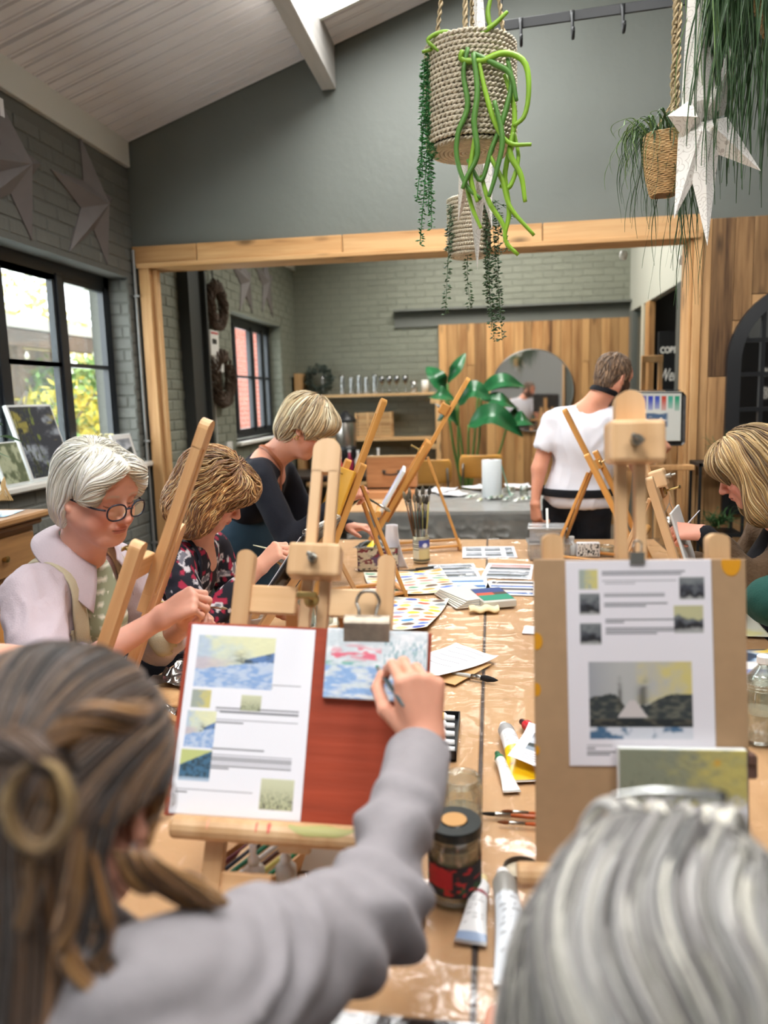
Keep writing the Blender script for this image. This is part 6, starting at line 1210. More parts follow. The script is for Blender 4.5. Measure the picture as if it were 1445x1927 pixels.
# twisted half-up loops at the back of the head
def lock(pts, r, cols, parent, n=60, seed=0, spread=1.):
    rs = np.random.default_rng(seed); C_ = smooth_path(pts, 26); T = np.gradient(C_, axis=0); T /= np.linalg.norm(T, axis=1, keepdims=True); A = np.cross(T, [.2, .3, .9]); A /= np.linalg.norm(A, axis=1, keepdims=True); B = np.cross(T, A)
    rr = np.interp(np.arange(26), [0, 6, 19, 25], [r*.4, r, r, r*.35]); a = rs.uniform(0, 2*PI, n)[:, None]+np.linspace(0, 2.2, 26)[None]; q = np.sqrt(rs.uniform(.1, 1, n))[:, None]*rr[None]
    P = C_[None]+A[None]*(np.cos(a)*q)[..., None]+B[None]*(np.sin(a)*q)[..., None]; g = tubes(P, rs.uniform(.0011, .0022, n)[:, None]*np.interp(np.arange(26), [0, 3, 20, 25], [.3, 1, 1, .15])[None], 5); base = np.array([S(*c) for c in cols]); ci = rs.integers(0, len(base), n)
    cc = (base[ci]*rs.uniform(.7, 1.25, (n, 1)))[:, None, :]*np.ones((1, 26*5, 1)); o = ob('hair_lock', g, HAIRM, None, parent, True, cc.reshape(-1, 3)); o['kind'] = 'stuff'; return o
def L6(pts, Y, r, cols, n, seed): lock([at(x, y, Y=Y+(dy[0] if dy else 0)) for x, y, *dy in pts], r, cols, p6, n, seed)
GOLD = [(150, 106, 60), (116, 82, 50), (172, 128, 78), (84, 60, 40)]
L6([(285, 1330, .06), (235, 1350, .02), (170, 1352), (110, 1395), (95, 1440)], .475, .012, GOLD, 80, 1)
L6([(-30, 1400), (30, 1405), (90, 1425), (140, 1450)], .465, .012, DK, 70, 2)
L6([(60, 1430), (22, 1470), (16, 1525), (40, 1575), (80, 1592), (118, 1562), (132, 1500), (112, 1448), (80, 1430)], .455, .0045, [(150, 122, 84), (172, 144, 100), (110, 86, 58)], 40, 3)
L6([(95, 1440), (100, 1500), (70, 1590), (62, 1680), (20, 1790), (-40, 1880)], .462, .007, [(110, 84, 58), (84, 62, 44), (140, 106, 66)], 50, 4)
L6([(150, 1560), (140, 1680), (120, 1780), (180, 1850), (300, 1880)], .455, .007, GOLD, 50, 5)
L6([(170, 1600), (200, 1720), (190, 1800), (250, 1870), (250, 1960)], .46, .007, DK+GOLD[:1], 50, 6)
for k_ in range(7): L6([(215+8*k_, 1600+6*(k_ % 3)), (262+6*k_, 1660-4*k_), (312+12*k_, 1662+10*(k_ % 4), .02), (345+14*k_, 1700+12*(k_ % 3), .02)], .535+.006*(k_ % 3), .007, GOLD, 26, 7+k_*11)
L6([(262, 1300, .03), (290, 1370, .03), (310, 1450, .03), (285, 1530, .02), (280, 1590)], .62, .009, GOLD[:3], 60, 8)
glasses(H6, p6, mat('silver_rims', S(150, 146, 140), .25, .8), w_=.028, hgt=.026, z=-.03, fwd=.125, tl=.0010)
GREY = fabric('grey_chambray', (150, 145, 148), var=.05, vs=40, bump=.35, bs=500)
tp, _ = body_prims(sh, hc_, side=side, build=1.06); cfa = np.array(arms[0]['el'])*.10+np.array(arms[0]['wr'])*.90; dcf = nrm(np.array(arms[0]['wr'])-np.array(arms[0]['el']))
sp = tp+[cap(arms[0]['sh'], arms[0]['el'], .070, .052, .03), cap(arms[0]['el'], cfa, .050, .0375, .02), cap(arms[1]['sh'], arms[1]['el'], .066, .052, .03), cap(arms[1]['el'], arms[1]['wr'], .05, .038, .02), cap(np.array(sh)+[.02, .03, .03], np.array(sh)+[.03, .08, .14], .064, .075, .01, 's'), cap(cfa+dcf*.026, arms[0]['wr']+dcf*.06, .0385, .045, .005, 's')]
V, Q = sdf_mesh(sp, .0075); V = relax(V, Q, 2); N = normals(V, Q)
el = np.array(arms[0]['el']); tt = np.linalg.norm(V-el, axis=1); dd = nrm(el-np.array(arms[0]['sh'])); al = (V-np.array(arms[0]['sh']))@dd
V = V+N*((.011*np.exp(-(tt/.12)**2)*np.sin((V@nrm((.2, 1, .55)))*105+2*vnoise(V, 14, 5)))+.009*(1-1.7*np.abs(vnoise(V*[1, 1, 1]+.3*vnoise(V, 6, 2)[:, None], 9, 8)))+.002*vnoise(V, 30, 9))[:, None]
ob('shirt', (V, Q), GREY, None, p6, True)
ob('shirt_cuff', tube([cfa-dcf*.045, cfa-dcf*.042, cfa-dcf*.0, cfa+dcf*.006], [.0425, .0435, .042, .0405], 28, cap=False), GREY, None, p6, True)
collar('shirt_collar', np.array(sh)+[.01, .0, .045], R6, GREY, p6, .07, .045, .6, .03)
lp = []
for a in legs: lp += [cap(a[0], a[1], .09, .07, .04), cap(a[1], a[2], .07, .055, .03)]
cloth('trousers', lp+[ell(hc_, (.16, .15, .11), None, .04)], NAVY, p6, .02, .004); shoes(legs, SHOE, p6)
pin, tips, axs = inf6[0]; d6 = nrm(np.array(at(765, 1222, Y=1.205))-np.array(at(826, 1296, Y=1.035)))
b6 = brush(pin-d6*.125, pin+d6*.05, 'dark teal and silver brush held against the snow scene canvas', (56, 84, 90), (70, 150, 140), .0036, .0038, .016, .0036)
seat(-.43, .36, .52, 0, 'honey wooden chair under the woman in the grey shirt')
# ---------- 7: grey-haired woman in the right foreground
H7 = headframe((.128, .52, 1.097), (-.02, .92, -.40), (0, .1, 1), 1.05)
sh, hc_ = (.12, .38, .89), (.12, .32, .50); side = nrm((1, 0, 0))
arms = [dict(sh=(.29, .40, .86), el=(.36, .56, .70), wr=(.25, .80, .80), Y=(-.3, .9, .1), Z=(0, -.2, 1), right=True, curl='relax', s=.88), dict(sh=(-.05, .40, .86), el=(-.13, .54, .70), wr=(.0, .78, .795), Y=(.3, .9, 0), Z=(0, 0, 1), right=False, curl='relax', s=.88)]
legs = seated_legs(hc_, (0, 1, 0), side, z=.46)
p7, inf7, R7 = person('grey-haired woman seen from behind in the right foreground, with a silver hair clip', H7, sh, hc_, side, arms, 1.0, dict(base=(220, 160, 136)), legs, face_cell=.006, handcell=.005)
hv = [ell(hp(H7, 0, -.022, .035), (.090, .108, .096), H7[1], .02), ell(hp(H7, 0, -.05, -.07), (.088, .07, .11), H7[1], .04), ell(hp(H7, .02, .06, .075), (.07, .055, .045), H7[1], .03), ell(hp(H7, .075, .01, -.04), (.035, .06, .09), H7[1], .03), ell(hp(H7, -.075, .01, -.04), (.035, .06, .09), H7[1], .03), facecut(H7, .055, -.04, .06, .125, .09)]
GR = [(176, 174, 170), (196, 193, 184), (150, 146, 142), (214, 210, 196), (124, 118, 116), (186, 182, 178)]
hair('hair', H7, hv, HAIRM, p7, 5600, 20, .0130, .0008, 31, part=(.01, .035, .13), cols=GR, wave=1.2, wf=12, capcol=(128, 120, 116), lens=(.35, 1.), root_z=-.08, lift=.018, dark=.45)
for k in range(11):
    a = -1.0+k*.2; lock([hp(H7, .02+.04*math.sin(a), .03, .118), hp(H7, .02+.06*math.sin(a), .065, .128+.006*math.cos(k*3)), hp(H7, .02+.085*math.sin(a), .10, .10+.004*(k % 3))], .0055, GR[:2]+[(228, 224, 208)], p7, 26, 40+k)
c0 = hp(H7, -.035, -.0, .146); c1 = hp(H7, .05, .015, .146)
cl_ = ob('hair_clip', tube([c0, c0*.6+c1*.4+[0, 0, .004], c1], [.0014, .002, .004, .0055], 10, 16), mat('clip_silver', S(196, 198, 196), .2, .95), None, p7, True)
cloth('cardigan', body_prims(sh, hc_, side=side, build=1.08)[0]+[cap(a['sh'], a['el'], .06, .052, .03) for a in arms]+[cap(a['el'], a['wr'], .052, .036, .02) for a in arms], fabric('grey_cardigan', (110, 104, 108)), p7, .014, .004)
lp = []
for a in legs: lp += [cap(a[0], a[1], .09, .07, .04), cap(a[1], a[2], .07, .055, .03)]
cloth('trousers', lp+[ell(hc_, (.15, .15, .11), None, .04)], NAVY, p7, .02, .004); shoes(legs, SHOE, p7)
seat(.12, .30, .42, 0, 'honey wooden chair under the grey-haired woman')
# ---------- 8 and 9: two painters mostly outside the picture
def partial(label, Hc, face, sh, hc_, side, arms, top, skinc, m, hairc, seatl, ang, cuffs):
    H = headframe(Hc, face); lg = seated_legs(hc_, nrm((face[0], face[1], 0)), side); o, inf_, R = person(label, H, sh, hc_, side, arms, 1.0, dict(base=skinc), lg, face_cell=.006, handcell=.004)
    hair('hair', H, hairbase(H, grow=.01)+[facecut(H)], HAIRM, o, 700, 12, .013, .002, 3, cols=hairc, wave=.3)
    cloth(top, body_prims(sh, hc_, side=side, build=1.08)[0]+[cap(a['sh'], a['el'], .064, .056, .03) for a in arms]+[cap(a['el'], np.array(a['wr'])*c+np.array(a['el'])*(1-c), .055, .042, .02) for a, c in zip(arms, cuffs)], m, o, .011, .006, 12)
    lp = []
    for a in lg: lp += [cap(a[0], a[1], .09, .07, .04), cap(a[1], a[2], .07, .055, .03)]
    cloth('trousers', lp+[ell(hc_, (.15, .15, .11), None, .04)], NAVY, o, .02, .004); shoes(lg, SHOE, o); seat(hc_[0], hc_[1], hc_[2]-.1, ang, seatl); return o, inf_
partial('painter in a dark green jumper, only the sleeve showing at the right edge', (1.04, 2.04, 1.34), (-.9, .1, -.3), (1.06, 2.04, 1.10), (1.18, 2.04, .66), (0, 1, 0),
        [dict(sh=(1.04, 2.20, 1.07), el=(1.0, 2.28, .84), wr=(.97, 2.10, .80), Y=(-1, 0, 0), Z=(0, 0, 1), right=True, curl='relax'), dict(sh=(.97, 1.88, 1.08), el=(.70, 2.03, 1.01), wr=(.90, 2.10, .86), Y=(.8, .2, -.5), Z=(0, 0, 1), right=False, curl='relax')], 'green_jumper', (222, 160, 136), fabric('green_knit', (32, 74, 66)), [(120, 90, 60), (90, 66, 44)], 'honey wooden chair of the painter in green', PI/2, (.9, .85))
partial('painter at the left edge whose hand alone reaches into the picture', (-1.16, 1.12, 1.34), (.95, .1, -.3), (-1.20, 1.12, 1.08), (-1.30, 1.12, .66), (0, -1, 0),
        [dict(sh=(-1.18, .96, 1.05), el=(-1.06, .90, .87), wr=(-.90, 1.02, .98), Y=(.9, .35, .05), Z=(0, -.3, 1), right=True, curl='relax'), dict(sh=(-1.17, 1.28, 1.05), el=(-1.09, 1.30, .90), wr=(-.915, 1.20, 1.118), Y=(.95, .0, -.1), Z=(-.1, -.25, 1), right=False, curl='relax', s=.95)], 'blue_blouse', (226, 168, 142), fabric('blue_blouse', (96, 110, 140)), [(150, 110, 70), (110, 80, 50)], 'honey wooden chair of the painter at the left edge', -PI/2, (.9, .6))
# ================= BOARDS ON THE OTHER EASELS
o = ob('drawing_board', box(.30, .012, .42, .003, (0, 0, .0)), mat('yellow_wood', S(206, 150, 48), .35), pose((-.66, 2.93, 1.06, -66, 23, 0)) @ Tm(0, .005, .03)); tag(o, 'golden yellow varnished drawing board standing on the honey easel', 'board')
A6 = pose((-.50, 4.0, 1.10, -84, 31, 0)); cv = ob('white_canvas', box(.30, .016, .24, .002), mat('canvas_side'), A6 @ Tm(0, -.004, -.03)); tag(cv, 'white canvas panel on the slender easel in the middle', 'canvas')
sheet('canvas_face', .298, .238, A6 @ Tm(0, -.0125, -.03) @ UP, lambda u, v: mixc(C3(196, 194, 206), C3(150, 150, 170), sm(-.2, .5, nz(u, v, 4, 3))), parent=cv, nx=30, ny=30, mat_=PAINTED)
A8 = pose((-.66, 2.36, .98, -98, 36, 0)); pd_ = ob('sketch_pad', box(.32, .014, .30, .004), DARKPL, A8 @ Tm(.0, .004, .07)); tag(pd_, 'black spiral sketch pad on the low easel in front of the curly-haired woman', 'sketchbook')
ob('pad_page', box(.29, .004, .27, .001), WHITEP, A8 @ Tm(0, -.006, .065), pd_)
ob('spiral', join(*[xf(tube([(0, .011*math.cos(t), .009*math.sin(t)) for t in np.linspace(0, 2*PI, 9)], .0013, 4), Tm(-.145+.29*i/27, 0, .222)) for i in range(28)]), STEEL, A8, pd_)
A9 = pose((.64, 2.60, 1.02, 72, 18, 1)); cv = ob('paper_board', box(.24, .008, .30, .002), mat('canvas_side'), A9 @ Tm(0, .004, .0)); tag(cv, 'white painting board on the easel of the woman in the brown jacket', 'board')
# ================= STARS, WREATHS AND BOXES ON THE LEFT WALL
def tin_star(c, tips, label, depth=.075, X=XL+.012):
    c = at(*c, X=X); T_ = [at(*t, X=X) for t in tips]; n = len(T_); V = [c+[depth, 0, 0]]; F_ = []
    for i in range(n): V += [T_[i], c+.47*((T_[i]+T_[(i+1) % n])/2-c)]
    V += [v-np.array([.012, 0, 0]) for v in V[1:]]; m = 2*n
    for i in range(m): j = (i+1) % m; F_ += [[0, 1+j, 1+i], [1+i, 1+j, 1+m+j, 1+m+i]]
    F_.append([1+m+i for i in range(m)]); o = ob('tin_star', (V, F_), mat('grey_tin', S(118, 112, 110), .55, .2, var=.06, vs=12), None); tag(o, label, 'star decoration', 'tin stars on the brick wall')
tin_star((35, 310), [(-12, 165), (78, 308), (61, 452), (-60, 400), (-70, 290)], 'grey metal wall star at the left edge, nearer than its neighbour')
tin_star((184, 385), [(151, 256), (212, 373), (203, 498), (131, 474), (96, 318)], 'grey metal wall star between the near window and the gable wall')
tin_star((462, 530), [(452, 470), (472, 512), (476, 590), (452, 585), (437, 500)], 'left of two small grey wall stars in the back room', .05)
tin_star((500, 530), [(498, 470), (514, 520), (514, 598), (494, 588), (482, 505)], 'right of two small grey wall stars in the back room', .05)
t_ = thing('paper_tag', (XL+.1, 3.68, 3.0), 'small white paper tag hanging beside the left wall star', 'tag'); ob('tag_card', box(.004, .03, .08, .0, tuple(at(3, 202, X=XL+.1))), WHITEP, None, t_)
def wreath(c, R_, r, label, seed):
    rs = np.random.default_rng(seed); c = at(*c, X=XL+.07); n = 90; S_ = 40; P = np.zeros((n, S_, 3))
    for i in range(n):
        a0, q, ph, k = rs.uniform(0, 2*PI), r*math.sqrt(rs.uniform(.15, 1)), rs.uniform(0, 2*PI), rs.uniform(2, 5); t = a0+np.linspace(0, rs.uniform(1.5, 4.5), S_); b = ph+k*(t-a0)
        rr = R_+q*np.cos(b)+.006*np.sin(9*t+ph); P[i] = np.stack([.8*q*np.sin(b), rr*np.cos(t), rr*np.sin(t)], -1)
    o = ob('twig_wreath', tubes(P+c, rs.uniform(.002, .005, (n, 1)), 5), mat('twig_bark', S(84, 66, 52), .8, var=.3, vs=30), None, None, True); tag(o, label, 'wreath', 'twig wreaths')
    ob('hanging_ribbon', tube([c+[-.02, 0, R_], c+[-.03, .01, R_+.12], c+[-.05, 0, R_+.26]], .006, 6), mat('dark_ribbon', S(40, 44, 46), .7), None, o)
wreath((408, 574), .155, .055, 'upper of two dark twig wreaths on the steel column', 4); wreath((419, 712), .19, .065, 'lower, larger twig wreath beside the window', 9)
T_ = thing('wall_box', (XL+.05, 6.28, 1.85), 'white electrical box on the brick wall between the wreaths', 'electrical box')
ob('box_body', span(XL, XL+.07, 6.16, 6.36, 1.93, 2.14, .006), mat('white_plastic', S(224, 222, 216), .4), None, T_); ob('box_body', span(XL, XL+.08, 6.22, 6.42, 1.80, 1.93, .006), mat('white_plastic'), None, T_)
ob('warning_strip', span(XL+.071, XL+.0725, 6.18, 6.34, 2.11, 2.125), mat('red_print', S(190, 50, 44), .6), None, T_); ob('dark_window', span(XL+.071, XL+.0725, 6.2, 6.3, 2.03, 2.07), DARKPL, None, T_); ob('cable', tube([(XL+.02, 6.3, 1.8), (XL+.02, 6.32, 1.3), (XL+.02, 6.3, .9)], .006, 6), mat('white_plastic'), None, T_)
T_ = thing('wall_socket', (XL+.02, 6.62, 1.15), 'small white wall socket with a black cable below the wreaths', 'socket'); ob('plate', span(XL, XL+.02, 6.56, 6.7, 1.1, 1.2, .003), mat('white_plastic'), None, T_); ob('cable', tube([(XL+.03, 6.6, 1.15), (XL+.08, 6.5, 1.0), (XL+.05, 6.3, .9), (XL+.05, 6.2, .5)], .006, 6, 16), DARKPL, None, T_)
# pictures and plant on the near sill
def sillpic(y0, y1, z1, label, fn, tilt=.28, X=-2.33, m='canvas_side'):
    w_ = y1-y0; z0 = 1.172; h = (z1-z0)/math.cos(tilt); M = Tm(X, (y0+y1)/2, z0+.003) @ Rz(PI/2) @ Rx(-tilt) @ Tm(0, 0, h/2); o = ob('framed_picture', box(w_, .022, h, .002), mat(m), M); tag(o, label, 'picture')
    sheet('picture_face', w_*.94, h*.94, M @ Tm(0, -.0125, 0) @ UP, fn, parent=o, nx=60, ny=60, mat_=PAINTED)
def abstract(u, v):
    n = nz(u, v, 5, 3, 4, .5); n2 = nz(u, v, 9, 8, 3, 3); c = mixc(C3(30, 36, 50), C3(150, 158, 168), sm(.1, .5, n)); c = mixc(c, C3(110, 124, 50), sm(.15, .4, n2)*(u < .5)); c = mixc(c, C3(164, 152, 60), sm(.3, .5, nz(u, v, 6, 17, 3, .3))*.8); return mixc(c, C3(24, 28, 22), sm(.2, .4, n2)*(u < .4))
sillpic(3.62, 4.02, 1.56, 'large dark abstract painting of reeds and water on the window sill', abstract)
sillpic(3.40, 3.60, 1.38, 'small green painting in a pale mount at the left end of the sill', lambda u, v: mixc(C3(90, 100, 70), C3(176, 182, 150), sm(-.3, .4, nz(u, v, 5, 5))))
sillpic(4.08, 4.42, 1.335, 'pale map-like card propped on the sill behind the white-haired woman', lambda u, v: mixc(C3(216, 224, 212), C3(170, 190, 170), sm(.1, .5, nz(u, v, 7, 5))), .35)
sillpic(4.56, 4.82, 1.36, 'small seascape print in a white mount at the far end of the sill', lambda u, v: np.where(((u < .12) | (u > .88) | (v < .25) | (v > .85))[..., None], C3(226, 226, 224), photo_mini(u, v)), .25)
def leaf(base, mid, tip, w_, m, parent, name='leaf', fold=.25, up=(0, 0, 1), nx=8, ny=16, wav=.0):
    """leaf blade swept along a curve"""
    P = smooth_path([base, mid, tip], ny+1); T = np.gradient(P, axis=0); T /= np.linalg.norm(T, axis=1, keepdims=True); A = np.cross(T, up); A /= np.linalg.norm(A, axis=1, keepdims=True)+1e-9; N = np.cross(A, T)
    t = np.linspace(0, 1, ny+1); ww = w_*np.sin(PI*np.clip(t, 0, 1)**.8)**.75; s = np.linspace(-1, 1, nx+1)
    V = P[:, None]+A[:, None]*(ww[:, None]*s)[..., None]+N[:, None]*(ww[:, None]*(np.abs(s)*fold+wav*np.sin(t[:, None]*14+s*2)))[..., None]
    i = np.arange((nx+1)*(ny+1)).reshape(ny+1, nx+1); Fq = np.stack([i[:-1, :-1], i[:-1, 1:], i[1:, 1:], i[1:, :-1]], -1).reshape(-1, 4); return ob(name, (V.reshape(-1, 3), Fq), m, None, parent, True)
LEAFG = mat('leaf_green', S(44, 112, 40), .35, var=.2, vs=12); T_ = thing('potted_plant', tuple(at(0, 845, X=-2.2)), 'green leafed plant at the left end of the sill', 'plant')
a = at(-30, 835, X=-2.2); leaf(a, at(0, 822, X=-2.2), at(42, 832, X=-2.2), .03, LEAFG, T_); leaf(a, at(-10, 850, X=-2.15), at(20, 862, X=-2.1), .025, LEAFG, T_); leaf(a, at(-20, 800, X=-2.2), at(5, 800, X=-2.25), .03, LEAFG, T_)
ob('pot', lathe([(0, 0), (.05, 0), (.065, .1), (.06, .1), (.05, .01)], 20, False), mat('terracotta', S(160, 100, 70), .7), Tm(a[0]-.05, a[1]-.02, 1.175), T_, True)
T_ = thing('raffia_bunch', tuple(at(10, 930, X=-2.0)), 'bunch of tan raffia hanging below the sill at the left edge', 'decoration')
ob('raffia', join(*[tube([at(8, 898, X=-2.2), at(6+4*math.sin(i), 915, X=-2.15), at(-8+i*4, 942, X=-2.1)], .003, 5, 8) for i in range(9)]), mat('raffia', S(176, 144, 96), .8), None, T_)
T_ = thing('dried_flowers', tuple(at(200, 825, X=-2.4)), 'small bunch of dried cream flowers on the sill beside the print', 'flowers')
for i in range(14): p = at(190+3*(i % 5)+i, 818+5*(i % 3), X=-2.4+.01*(i % 4)); ob('flower_head', lathe([(0, -.008), (.01, -.003), (.012, .002), (0, .008)], 8), mat('dried_cream', S(206, 196, 150), .8), Tm(p), T_)
ob('stems', join(*[tube([at(200+i, 830, X=-2.4), at(204+i, 852, X=-2.4)], .0015, 5) for i in range(6)]), mat('dry_stem', S(120, 120, 80), .8), None, T_)
# oak sideboard with leaflets
OAK = wood('old_oak', S(168, 124, 78), S(104, 70, 42), rough=.45, sc=8, rand=.08, along=(1, .08, 1)); T_ = thing('sideboard', (-2.1, 2.3, 0), 'old carved oak sideboard under the near window', 'sideboard')
ob('top', join(box(.45, 1.56, .03, .008, (-2.1, 2.25, 1.105)), box(.41, 1.5, .025, .008, (-2.1, 2.25, 1.078))), OAK, None, T_); ob('carcass', span(-2.31, -1.93, 1.52, 2.98, .12, 1.066, .003), OAK, None, T_)
for i in range(3):
    d = ob('drawer', box(.02, .44, .16, .006, (-1.925, 1.78+i*.48, .96)), OAK, None, T_); ob('knob', lathe([(0, 0), (.008, 0), (.012, .012), (.014, .02), (0, .024)], 12), BRASS, Tm(-1.915, 1.78+i*.48, .96) @ Ry(PI/2), d)
    ob('door', join(box(.02, .44, .68, .006, (-1.925, 1.78+i*.48, .51)), box(.012, .3, .52, .01, (-1.915, 1.78+i*.48, .51))), OAK, None, T_)
for y in (1.56, 2.94):
    for x in (-2.28, -1.96): ob('leg', lathe([(0, 0), (.02, 0), (.03, .04), (.02, .07), (.028, .12), (0, .12)], 12), OAK, Tm(x, y, 0), T_)
for i, (y, a, lab) in enumerate([(2.86, 12, 'pale blue leaflets spread at the far end of the sideboard'), (2.62, -10, 'grey printed leaflet in the middle of the sideboard'), (2.74, 30, 'blue and white leaflet half under another on the sideboard'), (2.40, 5, 'white leaflet at the near end of the sideboard')]):
    sheet('leaflet', .20, .28, Tm(-2.08, y, 1.1225+.002*i) @ Rz(math.radians(a+90)), lambda u, v: mixc(C3(226, 232, 236), C3(150, 180, 200), sm(.0, .4, nz(u, v, 3, 5+i))), lab, 'paper', nx=20, ny=20, group='leaflets on the sideboard')
dk = wood('dark_chair_wood', S(110, 78, 50), S(60, 40, 26), rough=.4); T_ = seat(-1.60, 2.05, .5, -PI/2, 'dark brown wooden chair beside the sideboard at the left edge', dk)
# ================= BACK ROOM: shelving and what stands on it
SHW = wood('shelf_pine', S(216, 178, 128), S(170, 128, 80), rough=.5, along=(.07, 1, 1)); T_ = thing('shelving_unit', (-1.45, 9.08, 0), 'pine open shelving unit against the back wall', 'shelves')
for z in (1.60, 1.085, .55): ob('shelf', span(-2.28, -.64, 8.92, 9.22, z-.032, z, .003), SHW, None, T_)
ob('side_post', span(-2.30, -2.23, 8.93, 9.22, 0, 1.86, .003), FRAMEW, None, T_); ob('side_post', span(-.645, -.585, 8.93, 9.19, 0, 1.55, .003), FRAMEW, None, T_)
for z in (1.5, .98): ob('bracket', span(-.70, -.64, 8.93, 9.2, z-.03, z+.03), SHW, None, T_)
GL = film('clear_glassware', .16, (.9, .92, .92), .04, body=.06); GD = film('smoked_glassware', .2, (.28, .25, .25), .05)
for i, x_ in enumerate([608, 645, 662, 676, 690, 706]):
    p = at(x_, 738, Y=9.05); h = .2+.02*(i % 2) if i else .24; r = .034
    pr = [(0, 0), (r, 0), (r*1.05, h*.15), (r*.7, h*.33), (r*1.05, h*.52), (r*.7, h*.72), (r*.95, h*.9), (r*.8, h), (r*.78, h), (r*.9, h*.9), (0, h*.05)] if i else [(0, 0), (r*.8, 0), (.004, .01), (.004, h*.5), (r*.6, h*.6), (r*.5, h), (r*.48, h), (0, h*.55)]
    tag(ob('glass_tumbler' if i else 'wine_glass', lathe(pr, 16, False), GL, Tm(p[0], 9.05, 1.601), None, True), ['tall clear wine glass, alone at the left of the glassware row', 'clear wavy tumbler, first from the left on the shelf', 'clear wavy tumbler, second from the left on the shelf', 'clear wavy tumbler, third from the left on the shelf', 'clear wavy tumbler, fourth from the left on the shelf', 'clear wavy tumbler next to the smoked wine glasses'][i], 'glass', 'glassware on the top shelf')
for i, x_ in enumerate([719, 733, 747, 763]):
    p = at(x_, 738, Y=9.03); h = .20; tag(ob('wine_glass', lathe([(0, 0), (.032, 0), (.031, .003), (.004, .008), (.004, h*.5), (.02, h*.57), (.036, h*.78), (.032, h), (.030, h), (.033, h*.78), (.016, h*.58), (0, h*.54)], 18, False), GD, Tm(p[0], 9.03, 1.601), None, True), 'smoked wine glass, %s from the left of four on the shelf' % ORD[i], 'glass', 'glassware on the top shelf')
for i, x_ in enumerate([779, 800]):
    p = at(x_, 738, Y=9.05); tag(ob('candle_jar' if i else 'glass_vase', lathe([(0, 0), (.04, 0), (.043, .14), (.038, .14), (.036, .01), (0, .01)], 18, False), mat('white_candle', S(220, 216, 206), .4) if i else GL, Tm(p[0], 9.05, 1.601), None, True), ['low clear vase right of the smoked wine glasses', 'white candle jar beside the banana plant'][i], 'jar')
def blobs(name, cs, m, parent, n=120, ls=.02, seed=1, kind=None):
    rs = np.random.default_rng(seed); V, F_ = [], []; k = 0
    for c, r in cs:
        for i in range(n):
            d = nrm(rs.normal(size=3)); p = np.array(c)+d*np.array(r)*rs.uniform(.55, 1.0); a = nrm(rs.normal(size=3)); b = nrm(np.cross(a, rs.normal(size=3))); s = ls*rs.uniform(.6, 1.3)
            V += [p-a*s, p+b*s*.4, p+a*s, p-b*s*.4]; F_.append([k, k+1, k+2, k+3]); k += 4
    o = ob(name, (np.array(V), np.array(F_)), m, None, parent, False)
    if kind: o['kind'] = kind
    return o
T_ = thing('eucalyptus_wreath', tuple(at(598, 715, Y=9.05)), 'dark grey-green leafy wreath leaning at the left end of the top shelf', 'wreath')
cw = at(600, 715, Y=9.08); blobs('leaves', [((cw[0]+.13*math.cos(t), 9.08, cw[2]+.13*math.sin(t)), (.06, .05, .06)) for t in np.linspace(0, 2*PI, 12)[:-1]], mat('grey_green_leaf', S(66, 76, 68), .6, var=.3, vs=20), T_, 60, .028, 3, 'stuff')
ob('hoop', tube([(cw[0]+.13*math.cos(t), 9.08, cw[2]+.13*math.sin(t)) for t in np.linspace(0, 2*PI, 25)], .006, 6), mat('twig_bark'), None, T_)
T_ = thing('slatted_crate', (-1.37, 9.05, 1.09), 'pale slatted wooden crate on the middle shelf', 'crate')
for k in range(8): ob('slat', span(-1.58, -1.16, 8.945, 8.955, 1.095+.037*k, 1.117+.037*k), SHW, None, T_)
for x in (-1.58, -1.44, -1.30, -1.17): ob('stile', span(x-.008, x+.008, 8.93, 8.944, 1.09, 1.385), SHW, None, T_)
ob('crate_back', span(-1.58, -1.16, 9.14, 9.15, 1.09, 1.385), SHW, None, T_)
# side table with urn and bottles
table('side_table', -2.25, -.75, 7.9, 8.75, 'long dark side table with drinks at the back of the room', top=mat('dark_table_top', S(60, 54, 50), .5))
T_ = thing('drinks_urn', (-1.60, 8.5, .75), 'steel and black catering urn on the side table', 'urn'); M = Tm(-1.62, 8.5, TZ)
ob('urn_base', lathe([(0, 0), (.12, 0), (.125, .02), (.11, .22), (.118, .28)], 28), DARKPL, M, T_, True); ob('urn_body', lathe([(.118, .28), (.12, .29), (.12, .54), (.116, .55)], 32, False), mat('brushed_steel', S(190, 184, 176), .25, .95), M, T_, True)
ob('urn_lid', lathe([(.122, .54), (.124, .56), (.10, .60), (.05, .63), (.03, .66), (0, .665)], 28), DARKPL, M, T_, True); ob('urn_tap', join(box(.02, .06, .03, .004, (0, -.14, .2)), box(.04, .02, .05, .004, (.0, -.16, .17))), DARKPL, M, T_)
cols = [(176, 40, 50), (196, 60, 60), (150, 40, 70), (214, 200, 190), (70, 130, 80), (60, 60, 64), (190, 180, 170), (120, 60, 40)]
